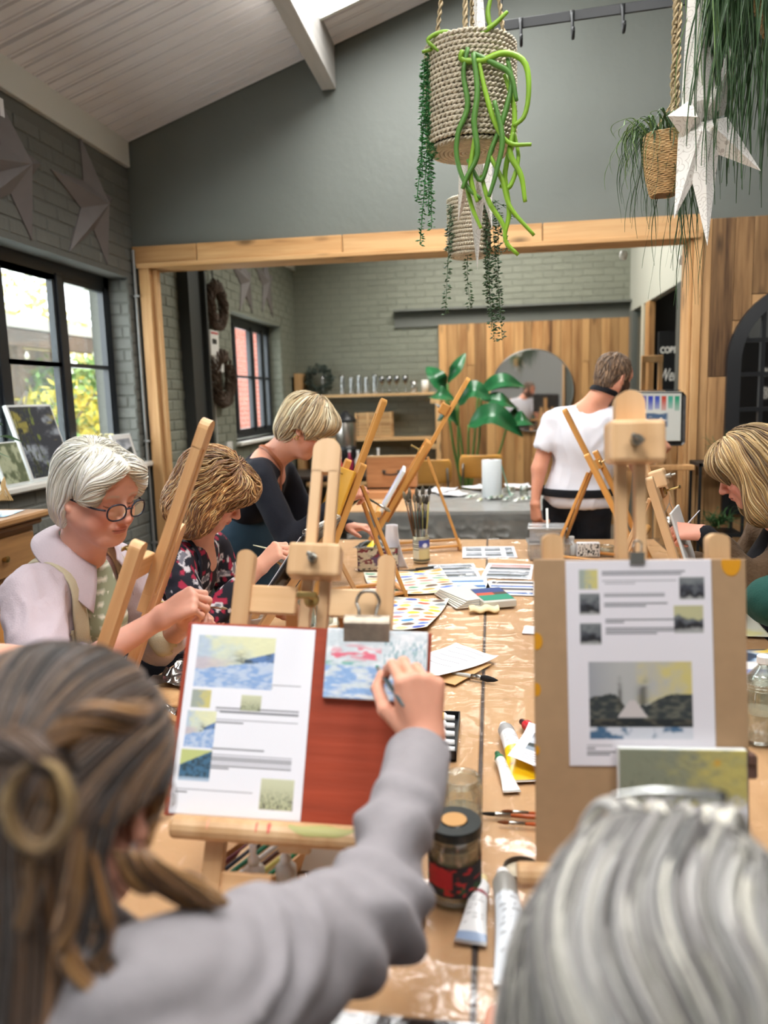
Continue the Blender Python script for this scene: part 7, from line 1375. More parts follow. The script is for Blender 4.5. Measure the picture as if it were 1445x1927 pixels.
for i, (x_, y_) in enumerate([(632, 872), (640, 880), (658, 868), (674, 866), (655, 885), (700, 868), (712, 860), (620, 885)]):
    p = at(x_, y_, z=TZ+.01); p[1] = min(p[1], 8.3)-.12*(i % 3); p = at(x_, y_, Y=p[1]); h = [.2, .16, .24, .22, .14, .18, .24, .15][i]; T_ = thing('drinks_bottle', (p[0], p[1], TZ), '%s bottle on the side table, %s from the left' % (['red', 'rosy', 'dark pink', 'milky', 'green', 'black', 'pale', 'brown'][i], ORD[[1, 2, 4, 5, 3, 6, 7, 0][i]]), 'bottle', 'bottles on the side table')
    ob('bottle_body', lathe([(0, 0), (.036, 0), (.038, .01), (.038, h*.6), (.014, h*.8), (.014, h), (0, h)], 16), mat('bottle_%d' % i, S(*cols[i]), .2), Tm(p[0], p[1], TZ), T_, True); ob('cap', cyl(.016, .02, 12), mat('white_cap'), Tm(p[0], p[1], TZ+h), T_)
# paint case, boards, papers, towel roll on the back table
T_ = thing('paint_case', (-.86, 6.2, TZ), 'hinged wooden paint case standing open on the back table, black handle facing front', 'case'); CW = wood('case_wood', S(206, 146, 98), S(170, 110, 66), rough=.45, along=(.08, 1, 1))
c0 = at(690, 918, Y=6.1); c1 = at(784, 860, Y=6.1); ob('case_lid', span(c0[0], c1[0], 6.1, 6.16, c0[2], c1[2], .006), CW, None, T_); ob('case_tray', span(c0[0], c1[0], 5.9, 6.1, TZ+.003, c0[2]-.01, .004), CW, None, T_)
ob('pale_edge', span(c0[0], c1[0], 6.1, 6.17, c1[2], c1[2]+.012, .003), SHW, None, T_)
hx = (c0[0]+c1[0])/2; ob('handle', tube([(hx-.06, 6.09, c0[2]+.13), (hx-.055, 6.06, c0[2]+.115), (hx, 6.05, c0[2]+.108), (hx+.055, 6.06, c0[2]+.115), (hx+.06, 6.09, c0[2]+.13)], .007, 8, 16), DARKPL, None, T_)
for q in (-.06, .06): ob('handle_plate', box(.03, .006, .02, .002, (hx+q, 6.097, c0[2]+.13)), STEEL, None, T_)
ob_ = ob('wooden_board', span(-1.02, -.50, 5.26, 5.86, TZ+.006, TZ+.022, .003), LAM); tag(ob_, 'bare tan drawing board lying at the front of the back table', 'board')
T_ = thing('paper_towel_roll', (-.005, 6.03, TZ), 'white paper towel roll standing on the back table', 'paper roll'); ob('towel', lathe([(.022, 0), (.075, 0), (.077, .004), (.075, .29), (.022, .292), (.022, .27)], 36, False), mat('towel_paper', S(226, 232, 234), .85, bump=.3, bs=80), Tm(-.005, 6.0, TZ+.012), T_, True); ob('core', lathe([(.022, .0), (.022, .292), (.018, .292), (.018, 0)], 20, False), mat('card_core', S(170, 140, 110), .8), Tm(-.005, 6.0, TZ+.012), T_)
T_ = ob('green_card', box(.008, .12, .26, .002), mat('mint_card', S(120, 176, 156), .5), Tm(.105, 6.05, TZ+.13) @ Ry(-.28)); tag(T_, 'mint green card leaning beside the paper towel roll', 'card')
for i, (x_, y_, r, h, lab) in enumerate([(958, 930, .05, .05, 'low green glass dish beside the green card'), (986, 936, .035, .085, 'glass jar with a red and yellow label on the back table')]):
    p = at(x_, y_, z=TZ); jar(p[0], p[1], r, h, lab, 'glass_jar', CLOUDY, .5, z=TZ+.01)
    if i: label_band(p[0], p[1], r+.001, TZ+.025, TZ+.065, lambda u, v: mixc(C3(220, 190, 90), C3(190, 60, 40), sm(0, .2, nz(u*3, v, 5, 3))), bpy.data.objects[T_.name] if False else None) if False else None
rs_ = np.random.default_rng(5)
for i in range(12):
    x_, y_ = 878+i*10, 942-rs_.integers(0, 10); p = at(x_, y_, z=TZ+.02); c = [(150, 180, 160), (206, 210, 196), (196, 200, 150), (120, 150, 136)][i % 4]
    ptube(p[0], p[1], p[0]+.05, p[1]+.07, .011, 'small %s paint tube, %s from the left of the row on the back table' % (['sage', 'white', 'yellowish', 'dull green'][i % 4], ORD[i]), [(.2, .7, c)], (210, 214, 206), z=TZ+.014, group='paint tubes on the back table', lines=False)
for i, (x_, y_, a, lab) in enumerate([(850, 930, 20, 'white paper nearest the paint tubes on the back table'), (830, 924, -15, 'white paper half over another at the back of the back table'), (905, 920, 40, 'white paper behind the row of paint tubes'), (975, 918, 5, 'white paper behind the jars on the back table')]):
    p = at(x_, y_, z=TZ+.01); sheet('loose_paper', .21, .29, Tm(p[0], p[1], TZ+.013+.003*i) @ Rz(math.radians(a)), lambda u, v: page(u, v), lab, 'paper', nx=10, ny=10, curl=.012, group='loose papers on the back table')
# bentwood chairs
BENT = mat('bentwood', S(214, 156, 74), .35, var=.08, vs=6)
def bentchair(x, y, rot, label):
    T_ = thing('school_chair', (x, y, 0), label, 'chair', 'bentwood school chairs'); M = Tm(x, y, 0) @ Rz(rot)
    def bent(w_, h, z, y0, cur):
        V, Fq, u, v = grid(20, 12, lambda u, v: ((u-.5)*w_*(1-.12*np.abs(2*v-1)**4), y0+cur*(1-(2*u-1)**2), z+h*v*1.0+0*u)); return solid(V, Fq, 20, 12, .012, (0, 1, 0))
    ob('backrest', bent(.42, .22, .76, .17, .05), BENT, M, T_, True); V, Fq, u, v = grid(16, 16, lambda u, v: ((u-.5)*.42*(1-.1*(1-v)), (v-.5)*.4-.02, .46-.015*np.sin(PI*u)+.0*v)); ob('seat', solid(V, Fq, 16, 16, .014), BENT, M, T_, True)
    for s in (-1, 1): ob('leg_frame', tube([(s*.19, -.2, 0), (s*.17, -.16, .44), (s*.17, .1, .445), (s*.18, .19, .6), (s*.17, .205, .9)], .011, 8, 24), STEEL, M, T_, True); ob('leg', tube([(s*.17, .1, .44), (s*.2, .22, 0)], .011, 8), STEEL, M, T_, True)
p = at(812, 880, Y=7.35); bentchair(p[0], 7.2, PI, 'yellow bentwood chair behind the paint case'); p = at(906, 878, Y=7.8); bentchair(p[0], 7.65, PI, 'yellow bentwood chair behind the paper towel roll')
# banana plant
BAN = mat('banana_leaf', S(30, 92, 52), .3, var=.3, vs=7, spec=.6); T_ = thing('banana_plant', (-.30, 8.3, 0), 'tall banana plant with broad glossy leaves in front of the plank wall', 'plant')
base = np.array([-.28, 8.3, .35])
for i, (b, m_, t, w_, y) in enumerate([((842, 722), (858, 695), (876, 664), .07, 8.2), ((838, 745), (822, 712), (803, 690), .10, 8.3), ((855, 752), (826, 742), (800, 756), .09, 8.1), ((862, 760), (890, 735), (925, 752), .12, 8.2), ((900, 740), (945, 718), (988, 728), .10, 8.35), ((905, 748), (945, 755), (978, 772), .09, 8.25), ((862, 800), (845, 780), (822, 792), .08, 8.15), ((882, 800), (930, 783), (985, 822), .14, 8.0), ((955, 800), (985, 790), (1006, 802), .10, 8.2)]):
    B_, M_, E_ = at(*b, Y=y), at(*m_, Y=y-.12), at(*t, Y=y-.05+.1*(i % 3)); leaf(B_, M_, E_, w_, BAN, T_, 'leaf', .3, up=(.1, -.75, .65), wav=.05, ny=22); ob('stem', tube([base, (base*.4+B_*.6)+[.03*(i % 3-1), 0, -.08], B_], .012, 7, 14), mat('banana_stem', S(96, 140, 70), .5), None, T_, True)
ob('pot', lathe([(0, 0), (.14, 0), (.18, .36), (.165, .36), (.14, .02)], 28, False), mat('grey_pot', S(90, 88, 84), .7), Tm(-.28, 8.3, 0), T_, True); ob('soil', cyl(.16, .01, 24), mat('soil', S(50, 38, 30), .9), Tm(-.28, 8.3, .33), T_)
# round mirror
MIR = mat('mirror_silver', (.9, .9, .9), .03, 1.); T_ = thing('round_mirror', (.46, 9.18, 1.58), 'large round mirror on the plank wall reflecting the room', 'mirror'); M = Tm(.46, 9.175, 1.585) @ Rx(PI/2)
ob('mirror_glass', cyl(.465, .006, 64), MIR, M, T_); ob('mirror_rim', tube([(.468*math.cos(t), .468*math.sin(t), 0) for t in np.linspace(0, 2*PI, 65)], .008, 8, cap=False), mat('rim_grey', S(150, 150, 146), .3, .8), M, T_, True)
# ================= SIDE ROOM: chalk sign, small easel
SIGN = mat('sign_black', S(26, 27, 28), .5); T_ = thing('chalk_sign', (2.1, 8.1, 1.5), 'black sign board with white lettering seen through the partition opening', 'sign'); ob('sign_board', span(1.63, 3.3, 8.05, 8.09, .9, 2.12, .004), SIGN, None, T_); ob('dark_wall_panel', span(1.64, 3.6, 8.3, 8.34, 0, 4.2), mat('dark_wall'), None, T_)
def text(s, size, M, m, parent, shear=0., ext=.002, name='lettering', bold=0.):
    c = bpy.data.curves.new(name, 'FONT'); c.body = s; c.size = size; c.shear = shear; c.extrude = ext; c.offset = bold; o = bpy.data.objects.new(name, c); bpy.context.collection.objects.link(o); dg = bpy.context.evaluated_depsgraph_get(); me = bpy.data.meshes.new_from_object(o.evaluated_get(dg)); bpy.data.objects.remove(o); me.materials.clear(); me.materials.append(m); return link(name, me, M, parent)
CHALK = mat('chalk_white', S(236, 234, 226), .7); text('COBE', .085, Tm(1.648, 8.045, 1.91) @ Rx(PI/2) @ Matrix.Diagonal((.72, 1, 1, 1)), CHALK, T_, bold=.003); text('Welcome', .17, Tm(1.642, 8.045, 1.64) @ Rx(PI/2) @ Matrix.Diagonal((.5, 1, 1, 1)), CHALK, T_, shear=.35, bold=.002)
T_ = thing('display_easel', (1.68, 7.4, .9), 'small wooden display easel holding a blue-covered book in the side room', 'easel'); p = at(1226, 735, Y=7.0)
for dx in (-.07, .07): ob('easel_rail', span(p[0]+dx-.02, p[0]+dx+.02, 7.0, 7.02, p[2], p[2]+.29, .004), FRAMEW, None, T_)
ob('easel_bar', span(p[0]-.09, p[0]+.09, 6.99, 7.02, p[2]+.24, p[2]+.30, .004), FRAMEW, None, T_); ob('easel_foot', span(p[0]-.1, p[0]+.1, 6.94, 7.06, p[2]-.02, p[2], .004), FRAMEW, None, T_); ob('post', span(p[0]-.03, p[0]+.03, 6.97, 7.03, 0, p[2]-.04, .004), FRAMEW, None, T_)
o = ob('blue_book', box(.25, .12, .035, .004), mat('blue_cover', S(96, 130, 170), .5), Tm(p[0], 6.93, p[2]-.035)); tag(o, 'blue-covered book on the ledge of the small display easel', 'book'); ob('pages', box(.23, .11, .02, .002), WHITEP, Tm(p[0]+.005, 6.925, p[2]-.035), o)
# ================= DEMONSTRATION EASEL AND PAD
T_ = thing('demonstration_easel', (.93, 4.80, 0), 'tall timber studio easel behind the man, standing before the opening', 'easel'); AP = pose((.915, 4.70, 1.395, 22, 3, 1.6))
for s in (-1, 1): ob('leg', slat(.04, .03, 1.32), FRAMEW, frame((.93+s*.22, 4.76, 0), (1, 0, 0), None, (-s*.10, .02, 1)), T_)
ob('back_leg', slat(.04, .03, 1.3), FRAMEW, frame((.98, 4.93, 0), (1, 0, 0), None, (-.03, -.06, 1)), T_); ob('mast', slat(.05, .03, .72), FRAMEW, frame((.91, 4.75, .75), (1, 0, 0), None, (0, .02, 1)), T_)
ob('tray', box(.5, .08, .03, .004, (.91, 4.68, 1.10)), FRAMEW, None, T_); ob('cross_rail', box(.4, .03, .05, .003, (.92, 4.76, .55)), FRAMEW, None, T_)
pad = ob('spiral_pad', box(.45, .012, .315, .02), mat('pad_cover', S(58, 56, 54), .25, .3, var=.4, vs=30), AP @ Tm(.012, .012, -.012)); tag(pad, 'spiral-bound pad with a row of paint swatches on the demonstration easel', 'sketchbook')
def swatch(u, v):
    c = np.ones(u.shape+(3,))*C3(228, 230, 222)
    for i, col in enumerate([(70, 60, 150), (60, 80, 190), (50, 70, 190), (60, 84, 190), (206, 74, 54), (70, 176, 150), (20, 160, 120)]):
        cu = .30+i*.105; m = sm(.045, .03, np.abs(u-cu))*sm(.62, .66, v-.03*math.sin(i*3))*sm(.92, .9, v); c = mixc(c, C3(*col), m*(.5+.5*sm(.6, .9, v)))
    n = nz(u, v, 9, 4, 4); m = sm(.26, .2, np.abs(u-.55))*sm(.27, .31, v)*sm(.58, .54, v+n*.02); return mixc(c, mixc(C3(84, 112, 146), C3(206, 210, 214), sm(.0, .35, nz(u, v, 22, 9, 2, .6)-.9*(v-.36))), m)
sheet('pad_page', .42, .29, AP @ Tm(0, .004, .004) @ UP, swatch, parent=pad, nx=110, ny=76, mat_=PAINTED); ob('spiral', join(*[xf(tube([(0, .009*math.cos(t), .008*math.sin(t)) for t in np.linspace(0, 2*PI, 9)], .0014, 4), Tm(-.2+.4*i/31, .006, .152)) for i in range(32)]), DARKPL, AP, pad)
T_ = thing('brush_washer', tuple(at(1258, 985, Y=2.64)), 'small steel cup hanging from a wire beside the easel', 'cup'); p = at(1258, 1002, Y=2.64); ob('cup_body', lathe([(0, 0), (.02, 0), (.024, .05), (.021, .05), (.018, .004), (0, .004)], 18, False), STEEL, Tm(p), T_, True); ob('wire', tube([p+[-.02, 0, .05], p+[0, 0, .1], p+[.0, 0, .13], p+[0, 0, .1], p+[.02, 0, .05]], .0015, 5), STEEL, None, T_)
# ================= ARCHED MIRROR ON THE CLADDING
T_ = thing('arched_mirror', (1.87, 4.93, 1.1), 'arched black window-frame mirror hanging on the plank cladding', 'mirror'); xc, zc_, r = 1.872, 1.70, .47; yf = YG-.045
def archpts(r, zb, n=28): return [(xc-r, zb)]+[(xc-r*math.cos(t), zc_+r*math.sin(t)) for t in np.linspace(0, PI, n)]+[(xc+r, zb)]
FB = mat('black_frame', S(28, 29, 31), .4); A_o, A_i = archpts(r, .78), archpts(r-.075, .86); n = len(A_o); V = [(x, yf-.02, z) for x, z in A_o]+[(x, yf-.03, z) for x, z in A_i]+[(x, yf+.02, z) for x, z in A_o]+[(x, yf+.02, z) for x, z in A_i]; F_ = []
for i in range(n):
    j = (i+1) % n; F_ += [[i, n+i, n+j, j], [2*n+j, 3*n+j, 3*n+i, 2*n+i], [i, j, 2*n+j, 2*n+i], [n+j, n+i, 3*n+i, 3*n+j]]
ob('arched_frame', (V, F_), FB, None, T_)
ob('mirror_glass', ([(x, yf-.0, z) for x, z in archpts(r-.07, .85)], [list(range(n))]), MIR, None, T_)
for x in (xc-.27, xc, xc+.27): h = math.sqrt((r-.07)**2-(x-xc)**2); ob('muntin', span(x-.012, x+.012, yf-.018, yf-.001, .85, zc_+h), FB, None, T_)
for z in (1.83, 1.63, 1.42, 1.2, 1.0): hw = (r-.07) if z < zc_ else math.sqrt((r-.07)**2-(z-zc_)**2); ob('muntin', span(xc-hw, xc+hw, yf-.02, yf-.001, z-.012, z+.012), FB, None, T_)
T_ = thing('hanging_sign', (2.55, 2.0, 1.6), 'black sign with white lettering on the side wall, read backwards in the arched mirror', 'sign'); M = Tm(2.70, 2.0, 1.60) @ Rz(PI); ob('sign_board', box(.7, .03, .8, .004), SIGN, M, T_)
text('private', .15, M @ Tm(-.26, -.017, .06) @ Rx(PI/2), CHALK, T_, bold=.003); text('dining', .15, M @ Tm(-.22, -.017, -.12) @ Rx(PI/2), CHALK, T_, bold=.003); ob('bracket', join(span(2.4, 2.42, 1.98, 2.02, 2.0, 4.2), span(2.98, 3.0, 1.98, 2.02, 2.0, 4.3)), BLACKM, None, T_)
# spiky plant by the cladding
GRS = mat('grass_leaf', S(62, 96, 52), .45, var=.25, vs=20)
def sprays(name, c, n, L, m, parent, seed, droop=1., r=.004, spread=1., upv=.6):
    rs = np.random.default_rng(seed); P = np.zeros((n, 12, 3))
    for i in range(n):
        a = rs.uniform(0, 2*PI); l = L*rs.uniform(.5, 1.1); d = np.array([math.cos(a)*spread, math.sin(a)*spread, upv*rs.uniform(.4, 1.2)]); t = np.linspace(0, 1, 12)
        P[i] = np.array(c)+rs.normal(0, .01, 3)+d*l*t[:, None]*.6+np.array([0, 0, -1])*(droop*l*t**2)[:, None]+rs.normal(0, .012, 3)*np.sin(t*6)[:, None]
    rad = r*np.interp(np.arange(12), [0, 3, 11], [.7, 1, .1]); return ob(name, tubes(P, rad[None, :]*np.ones((n, 1)), 4, .4), m, None, parent, True)
T_ = thing('spiky_plant', (1.32, 4.70, 0), 'spiky green plant on a stand against the plank cladding', 'plant'); sprays('leaves', (1.33, 4.76, 1.15), 60, .24, GRS, T_, 3, .25, .006, .8, 1.2)['kind'] = 'stuff'; sprays('leaves', (1.33, 4.76, .75), 60, .24, GRS, T_, 4, .3, .006, .9, 1.)['kind'] = 'stuff'
ob('stand', join(span(1.2, 1.46, 4.7, 4.93, 1.10, 1.12), span(1.2, 1.46, 4.7, 4.93, .68, .7), *[span(x, x+.015, y, y+.015, 0, 1.12) for x in (1.2, 1.445) for y in (4.7, 4.915)]), BLACKM, None, T_); ob('pot', lathe([(0, 0), (.05, 0), (.065, .08), (.05, .08)], 18, False), mat('grey_pot'), Tm(1.33, 4.80, 1.12-.04), T_)
# ================= HANGING THINGS
T_ = thing('hook_rail', (.41, 4.0, 3.3), 'dark iron rail with three coat hooks hanging high in front of the gable wall', 'rail'); a, b = at(916, 53, Y=4.0), at(1268, 3, Y=4.0); d = nrm(b-a)
ob('rail_bar', box(.012, .045, np.linalg.norm(b-a)+.1, .002, (0, 0, (np.linalg.norm(b-a)+.1)/2)), BLACKM, frame(a-d*.05, (0, 1, 0), None, d), T_)
for x_, y_ in ((980, 46), (1077, 32), (1172, 20)):
    p = at(x_, y_, Y=3.985); ob('coat_hook', join(tube([p+[0, .0, .02], p+[0, -.006, -.03], p+[0, -.008, -.075], p+[0, -.03, -.105], p+[0, -.055, -.085], p+[0, -.05, -.068]], .0075, 8, 20), box(.02, .008, .05, .002, tuple(p+[0, 0, .005]))), BLACKM, None, T_, True)
for q in (.08, .92): p = a*(1-q)+b*q; ob('rail_rod', tube([p, [p[0], p[1]+.0, ZC(p[0])]], .006, 8), BLACKM, None, T_)
JUTE = mat('jute_rope', S(186, 166, 132), .85, var=.15, vs=60, bump=.4, bs=150); SEA = mat('rope_coil', S(206, 194, 172), .85, var=.18, vs=40, bump=.5, bs=180)
def rope(P, r, n=60, tw=60., strands=2):
    C_ = smooth_path(P, n); T = np.gradient(C_, axis=0); T /= np.linalg.norm(T, axis=1, keepdims=True); A = np.cross(T, [.3, .9, .1]); A /= np.linalg.norm(A, axis=1, keepdims=True); B = np.cross(T, A); L = np.concatenate([[0], np.cumsum(np.linalg.norm(np.diff(C_, axis=0), axis=1))])
    return join(*[tube(C_+(A*np.cos(L*tw*2*PI/1+2*PI*k/strands)[:, None]+B*np.sin(L*tw*2*PI+2*PI*k/strands)[:, None])*r*.55, r*.62, 5) for k in range(strands)])
def coil_basket(c, r, h, label, name='rope_basket', rows=21, taper=.0, m=SEA, top=True, bot=True):
    c = np.array(c); T_ = thing(name, c-[0, 0, h/2], label, 'basket', 'hanging baskets'); gs = []; rr = h/rows/2*1.08
    for k in range(rows):
        z = -h/2+(k+.5)*h/rows; R_ = (r-taper*(1-(k+.5)/rows)**1.5)*(1-.10*max(0, 1-(k+.5)/1.6)); n = 110; t = np.linspace(0, 2*PI, n)
        for s in (0, PI): q = t*26+s+k*1.1; gs.append(tube(np.stack([(R_+rr*.5*np.cos(q))*np.cos(t), (R_+rr*.5*np.cos(q))*np.sin(t), z+rr*.5*np.sin(q)], -1), rr*.62, 5, cap=False))
    ob('woven_wall', join(*gs), m, Tm(c), T_, True); gs = []; R_ = (r-taper)*.88
    while R_ > .006: gs.append(tube([(R_*math.cos(t), R_*math.sin(t), -h/2+rr*.6) for t in np.linspace(0, 2*PI, 48)], rr*.9, 6, cap=False)); R_ -= rr*1.7
    ob('coiled_base', join(*gs), m, Tm(c), T_, True); ob('liner', lathe([(0, -h/2+.01), ((r-taper)*.88, -h/2+.01), (r*.95, h/2-.02), (r*.9, h/2-.03), (0, h/2-.035)], 24, False), mat('soil'), Tm(c), T_); return T_
b1 = np.array([-.047, 2.05, 2.273]); TB1 = coil_basket(b1, .108, .245, 'large grey-beige rope basket trailing bright green stems')
for k, (dx, dy) in enumerate([(-.09, .02), (-.01, -.10), (.005, .10), (.085, -.03)]): ob('hanger_rope', rope([b1+[dx, dy, .10], b1+[dx*.75, dy*.75, .26], b1+[dx*.1, dy*.1, .62]], .0055, 90, 26), JUTE, None, TB1, True)
ob('hanger_rope', rope([b1+[0, 0, .60], [b1[0], b1[1], ZC(b1[0])-.02]], .009, 120, 22), JUTE, None, TB1, True)
b2 = np.array([-.078, 2.9, 2.145]); TB2 = coil_basket(b2, .072, .20, 'small cream rope basket with fine trailing stems, behind the white paper star', rows=14)
for k in range(3): a_ = k*2.1; ob('hanger_rope', rope([b2+[.06*math.cos(a_), .06*math.sin(a_), .09], b2+[.0, 0, .45]], .004, 50, 30), JUTE, None, TB2, True)
ob('hanger_rope', rope([b2+[0, 0, .45], [b2[0], b2[1], ZC(b2[0])-.02]], .006, 120, 24), JUTE, None, TB2, True)
BRT = mat('bright_cactus_stem', S(134, 176, 50), .4, var=.3, vs=9); MID = mat('mid_cactus_stem', S(84, 130, 56), .42, var=.25, vs=9); PEARL = mat('small_leaf', S(66, 128, 72), .5, var=.3, vs=25); PEARLD = mat('small_leaf_dark', S(58, 84, 52), .5, var=.3, vs=25)
def pxpath(pts, Y, dy=()): return np.array([at(x, y, Y=Y+(dy[i] if i < len(dy) else 0)) for i, (x, y) in enumerate(pts)])
for i, (pts, Y, r, m) in enumerate([([(885, 75), (925, 50), (955, 22)], 1.95, .0055, BRT), ([(880, 80), (840, 60), (805, 75), (828, 98)], 1.97, .005, BRT), ([(860, 90), (825, 90), (794, 98)], 1.98, .005, BRT), ([(925, 60), (918, 25), (925, -10)], 1.98, .0055, BRT), ([(870, 95), (868, 112), (905, 115), (948, 100), (985, 115), (995, 160), (988, 215), (966, 238)], 1.93, .0065, BRT), ([(955, 110), (962, 160), (945, 230), (925, 280), (905, 340), (880, 300)], 1.94, .006, MID),
        ([(890, 100), (898, 170), (892, 230), (898, 290), (880, 330), (870, 355)], 1.92, .0065, MID), ([(880, 90), (872, 140), (880, 200), (862, 250), (860, 300), (878, 350), (905, 375)], 1.93, .006, MID), ([(900, 110), (915, 180), (935, 240), (960, 270), (1000, 272)], 1.93, .0055, BRT), ([(950, 140), (968, 210), (962, 270), (950, 330), (958, 400), (950, 450), (975, 480)], 1.95, .006, BRT),
        ([(965, 250), (960, 290), (980, 330), (988, 380)], 1.94, .0065, BRT), ([(920, 290), (945, 340), (960, 390), (1005, 443)], 1.94, .0055, BRT), ([(905, 330), (920, 380), (945, 420), (952, 450)], 1.95, .0055, BRT), ([(890, 100), (930, 120), (960, 140), (972, 190)], 1.93, .006, MID), ([(875, 340), (888, 390), (905, 430)], 1.95, .005, BRT), ([(893, 260), (885, 330), (898, 380)], 1.93, .006, BRT), ([(930, 190), (945, 260), (935, 320), (920, 370)], 1.92, .006, MID), ([(940, 350), (960, 350), (975, 300), (968, 250)], 1.95, .005, BRT)]):
    ob('trailing_stem', tube(pxpath(pts, Y), [r*.85, r*1.15, r, r*.75], 7, 26), m, None, TB1, True)
def strand_of_leaves(pts, Y, parent, m, n=60, ls=.007, seed=1, name='pearl_strand', twist=.011):
    rs = np.random.default_rng(seed); P = smooth_path(pxpath(pts, Y), n); gs = [tube(P, .0012, 4)]
    V, F_ = [], []; k = 0
    for p in P:
        for q in range(2):
            a = rs.uniform(0, 2*PI); d = np.array([math.cos(a), math.sin(a), rs.uniform(-.5, .3)]); c = p+d*twist*.6; w_ = nrm(np.cross(d, (0, 0, 1))); l = ls*rs.uniform(.7, 1.2); up = np.cross(w_, d)
            V += [c-d*l, c+w_*l*.5, c+d*l, c-w_*l*.5, c+up*l*.35, c-up*l*.35]; F_ += [[k, k+1, k+4], [k+1, k+2, k+4], [k+2, k+3, k+4], [k+3, k, k+4], [k+1, k, k+5], [k+2, k+1, k+5], [k+3, k+2, k+5], [k, k+3, k+5]]; k += 6
    o = ob(name, join(gs[0], (V, F_)), m, None, parent, False); return o
for i, (x0, y0, x1, y1) in enumerate([(805, 100, 800, 250), (808, 105, 790, 460), (800, 110, 795, 330), (812, 110, 812, 430), (798, 120, 784, 380), (818, 120, 806, 395), (810, 100, 818, 300)]): strand_of_leaves([(x0, y0), ((x0+x1)/2+5*math.sin(i*2), (y0+y1)/2), (x1, y1)], 2.0, TB1, PEARL, int((y1-y0)/4.2), .0065, i)
for i, (x0, y0, x1, y1) in enumerate([(848, 385, 838, 590), (852, 390, 845, 470), (915, 380, 930, 640), (925, 380, 942, 600), (908, 385, 916, 560), (930, 375, 955, 470), (880, 470, 885, 580), (935, 380, 968, 410), (920, 470, 925, 620), (938, 400, 945, 640)]): strand_of_leaves([(x0, y0), ((x0+x1)/2+5*math.sin(i*2), (y0+y1)/2), (x1, y1)], 2.85, TB2, PEARLD, int((y1-y0)/3.6), .0085, i+20, 'trailing_strand', .018)
WICK = mat('wicker_cane', S(214, 178, 128), .6, var=.25, vs=60, bump=.3)
def wicker(c, r, h, label):
    c = np.array(c); T_ = thing('wicker_basket', c-[0, 0, h/2], label, 'basket', 'hanging baskets'); gs = []; rows = 34
    for k in range(rows):
        f = (k+.5)/rows; R_ = r*(.62+.42*math.sin(min(1, f*1.25)*PI*.5)-.06*max(0, f-.7)/.3); t = np.linspace(0, 2*PI, 60); w_ = .0016*np.sin(t*16+(k % 2)*PI)
        gs.append(tube(np.stack([(R_+w_)*np.cos(t), (R_+w_)*np.sin(t), -h/2+h*f+.001*np.sin(t*5+k)], -1), h/rows*.56, 5, cap=False))
    ob('woven_wall', join(*gs), WICK, Tm(c), T_, True); ob('base', lathe([(0, -h/2), (r*.60, -h/2), (r*.64, -h/2+.01), (r*.84, -h*.15), (r*.93, h*.25), (r*.9, h*.45), (0, h*.4)], 24), mat('wicker_dark', S(120, 90, 56), .7), Tm(c), T_); return T_
b3 = np.array([.490, 2.4, 2.182]); TB3 = wicker(b3, .056, .165, 'small round-bottomed wicker basket hanging from a knotted rope'); kn = np.array([.515, 2.4, 2.36])
for k in range(3): a_ = k*2.1+.4; ob('hanger_rope', rope([b3+[.052*math.cos(a_), .052*math.sin(a_), .07], kn], .0032, 40, 36), JUTE, None, TB3, True)
ob('knotted_rope', join(*[rope([kn+[.008*math.cos(k*2.1+j), .008*math.sin(k*2.1+j), .055*j] for j in range(-1, 6)], .0065, 60, 22) for k in range(3)]), JUTE, None, TB3, True); ob('hanger_rope', rope([kn+[0, 0, .25], [kn[0], kn[1], ZC(kn[0])-.02]], .006, 120, 24), JUTE, None, TB3, True)
G1 = mat('reed_leaf', S(56, 84, 48), .45, var=.3, vs=15); G2 = mat('reed_leaf_light', S(110, 140, 80), .45, var=.25, vs=15)
def hang_grass(c, n, Lr, xr, parent, seed, r=.0022, m=None, name='grass_blades'):
    rs = np.random.default_rng(seed); P = np.zeros((n, 16, 3)); t = np.linspace(0, 1, 16)
    for i in range(n):
        a = rs.uniform(0, 2*PI); l = rs.uniform(*Lr); o_ = rs.uniform(.3, 1.)*xr; d = np.array([math.cos(a), math.sin(a), 0]); ph = rs.uniform(0, 6)
        P[i] = np.array(c)+d*.03+d*(o_*(1-np.exp(-t*4)))[:, None]+np.array([0, 0, 1])*(.05*np.sin(np.minimum(1, t*4)*PI*.5)-l*np.maximum(0, t-.1)**1.15)[:, None]+np.stack([.012*np.sin(t*7+ph), .012*np.cos(t*6+ph), 0*t], -1)
    o = ob(name, tubes(P, r*np.interp(np.arange(16), [0, 3, 15], [.8, 1, .2])[None, :]*rs.uniform(.7, 1.4, (n, 1)), 4, .4), m or G1, None, parent, True); o['kind'] = 'stuff'
hang_grass(b3+[0, 0, .08], 90, (.05, .38), .11, TB3, 3); hang_grass(b3+[-.02, 0, .08], 40, (.02, .2), .12, TB3, 5, .002, G2); hang_grass(b3+[.04, .03, .0], 34, (.2, .5), .06, TB3, 6)
b4 = np.array([.735, 2.2, 2.53]); TB4 = wicker(b4, .085, .2, 'wicker basket at the top right corner spilling long grass')
hang_grass(b4+[0, 0, .1], 260, (.15, .72), .2, TB4, 8, .0036); hang_grass(b4+[-.06, 0, .1], 130, (.2, .75), .17, TB4, 9, .0036); hang_grass(b4+[-.08, 0, .08], 50, (.1, .5), .15, TB4, 10, .0024, G2); ob('hanger_rope', rope([b4+[0, 0, .1], [b4[0], b4[1], ZC(b4[0])-.02]], .007, 120, 24), JUTE, None, TB4, True)
STARP = bpy.data.materials.new('star_paper'); STARP.use_nodes = True
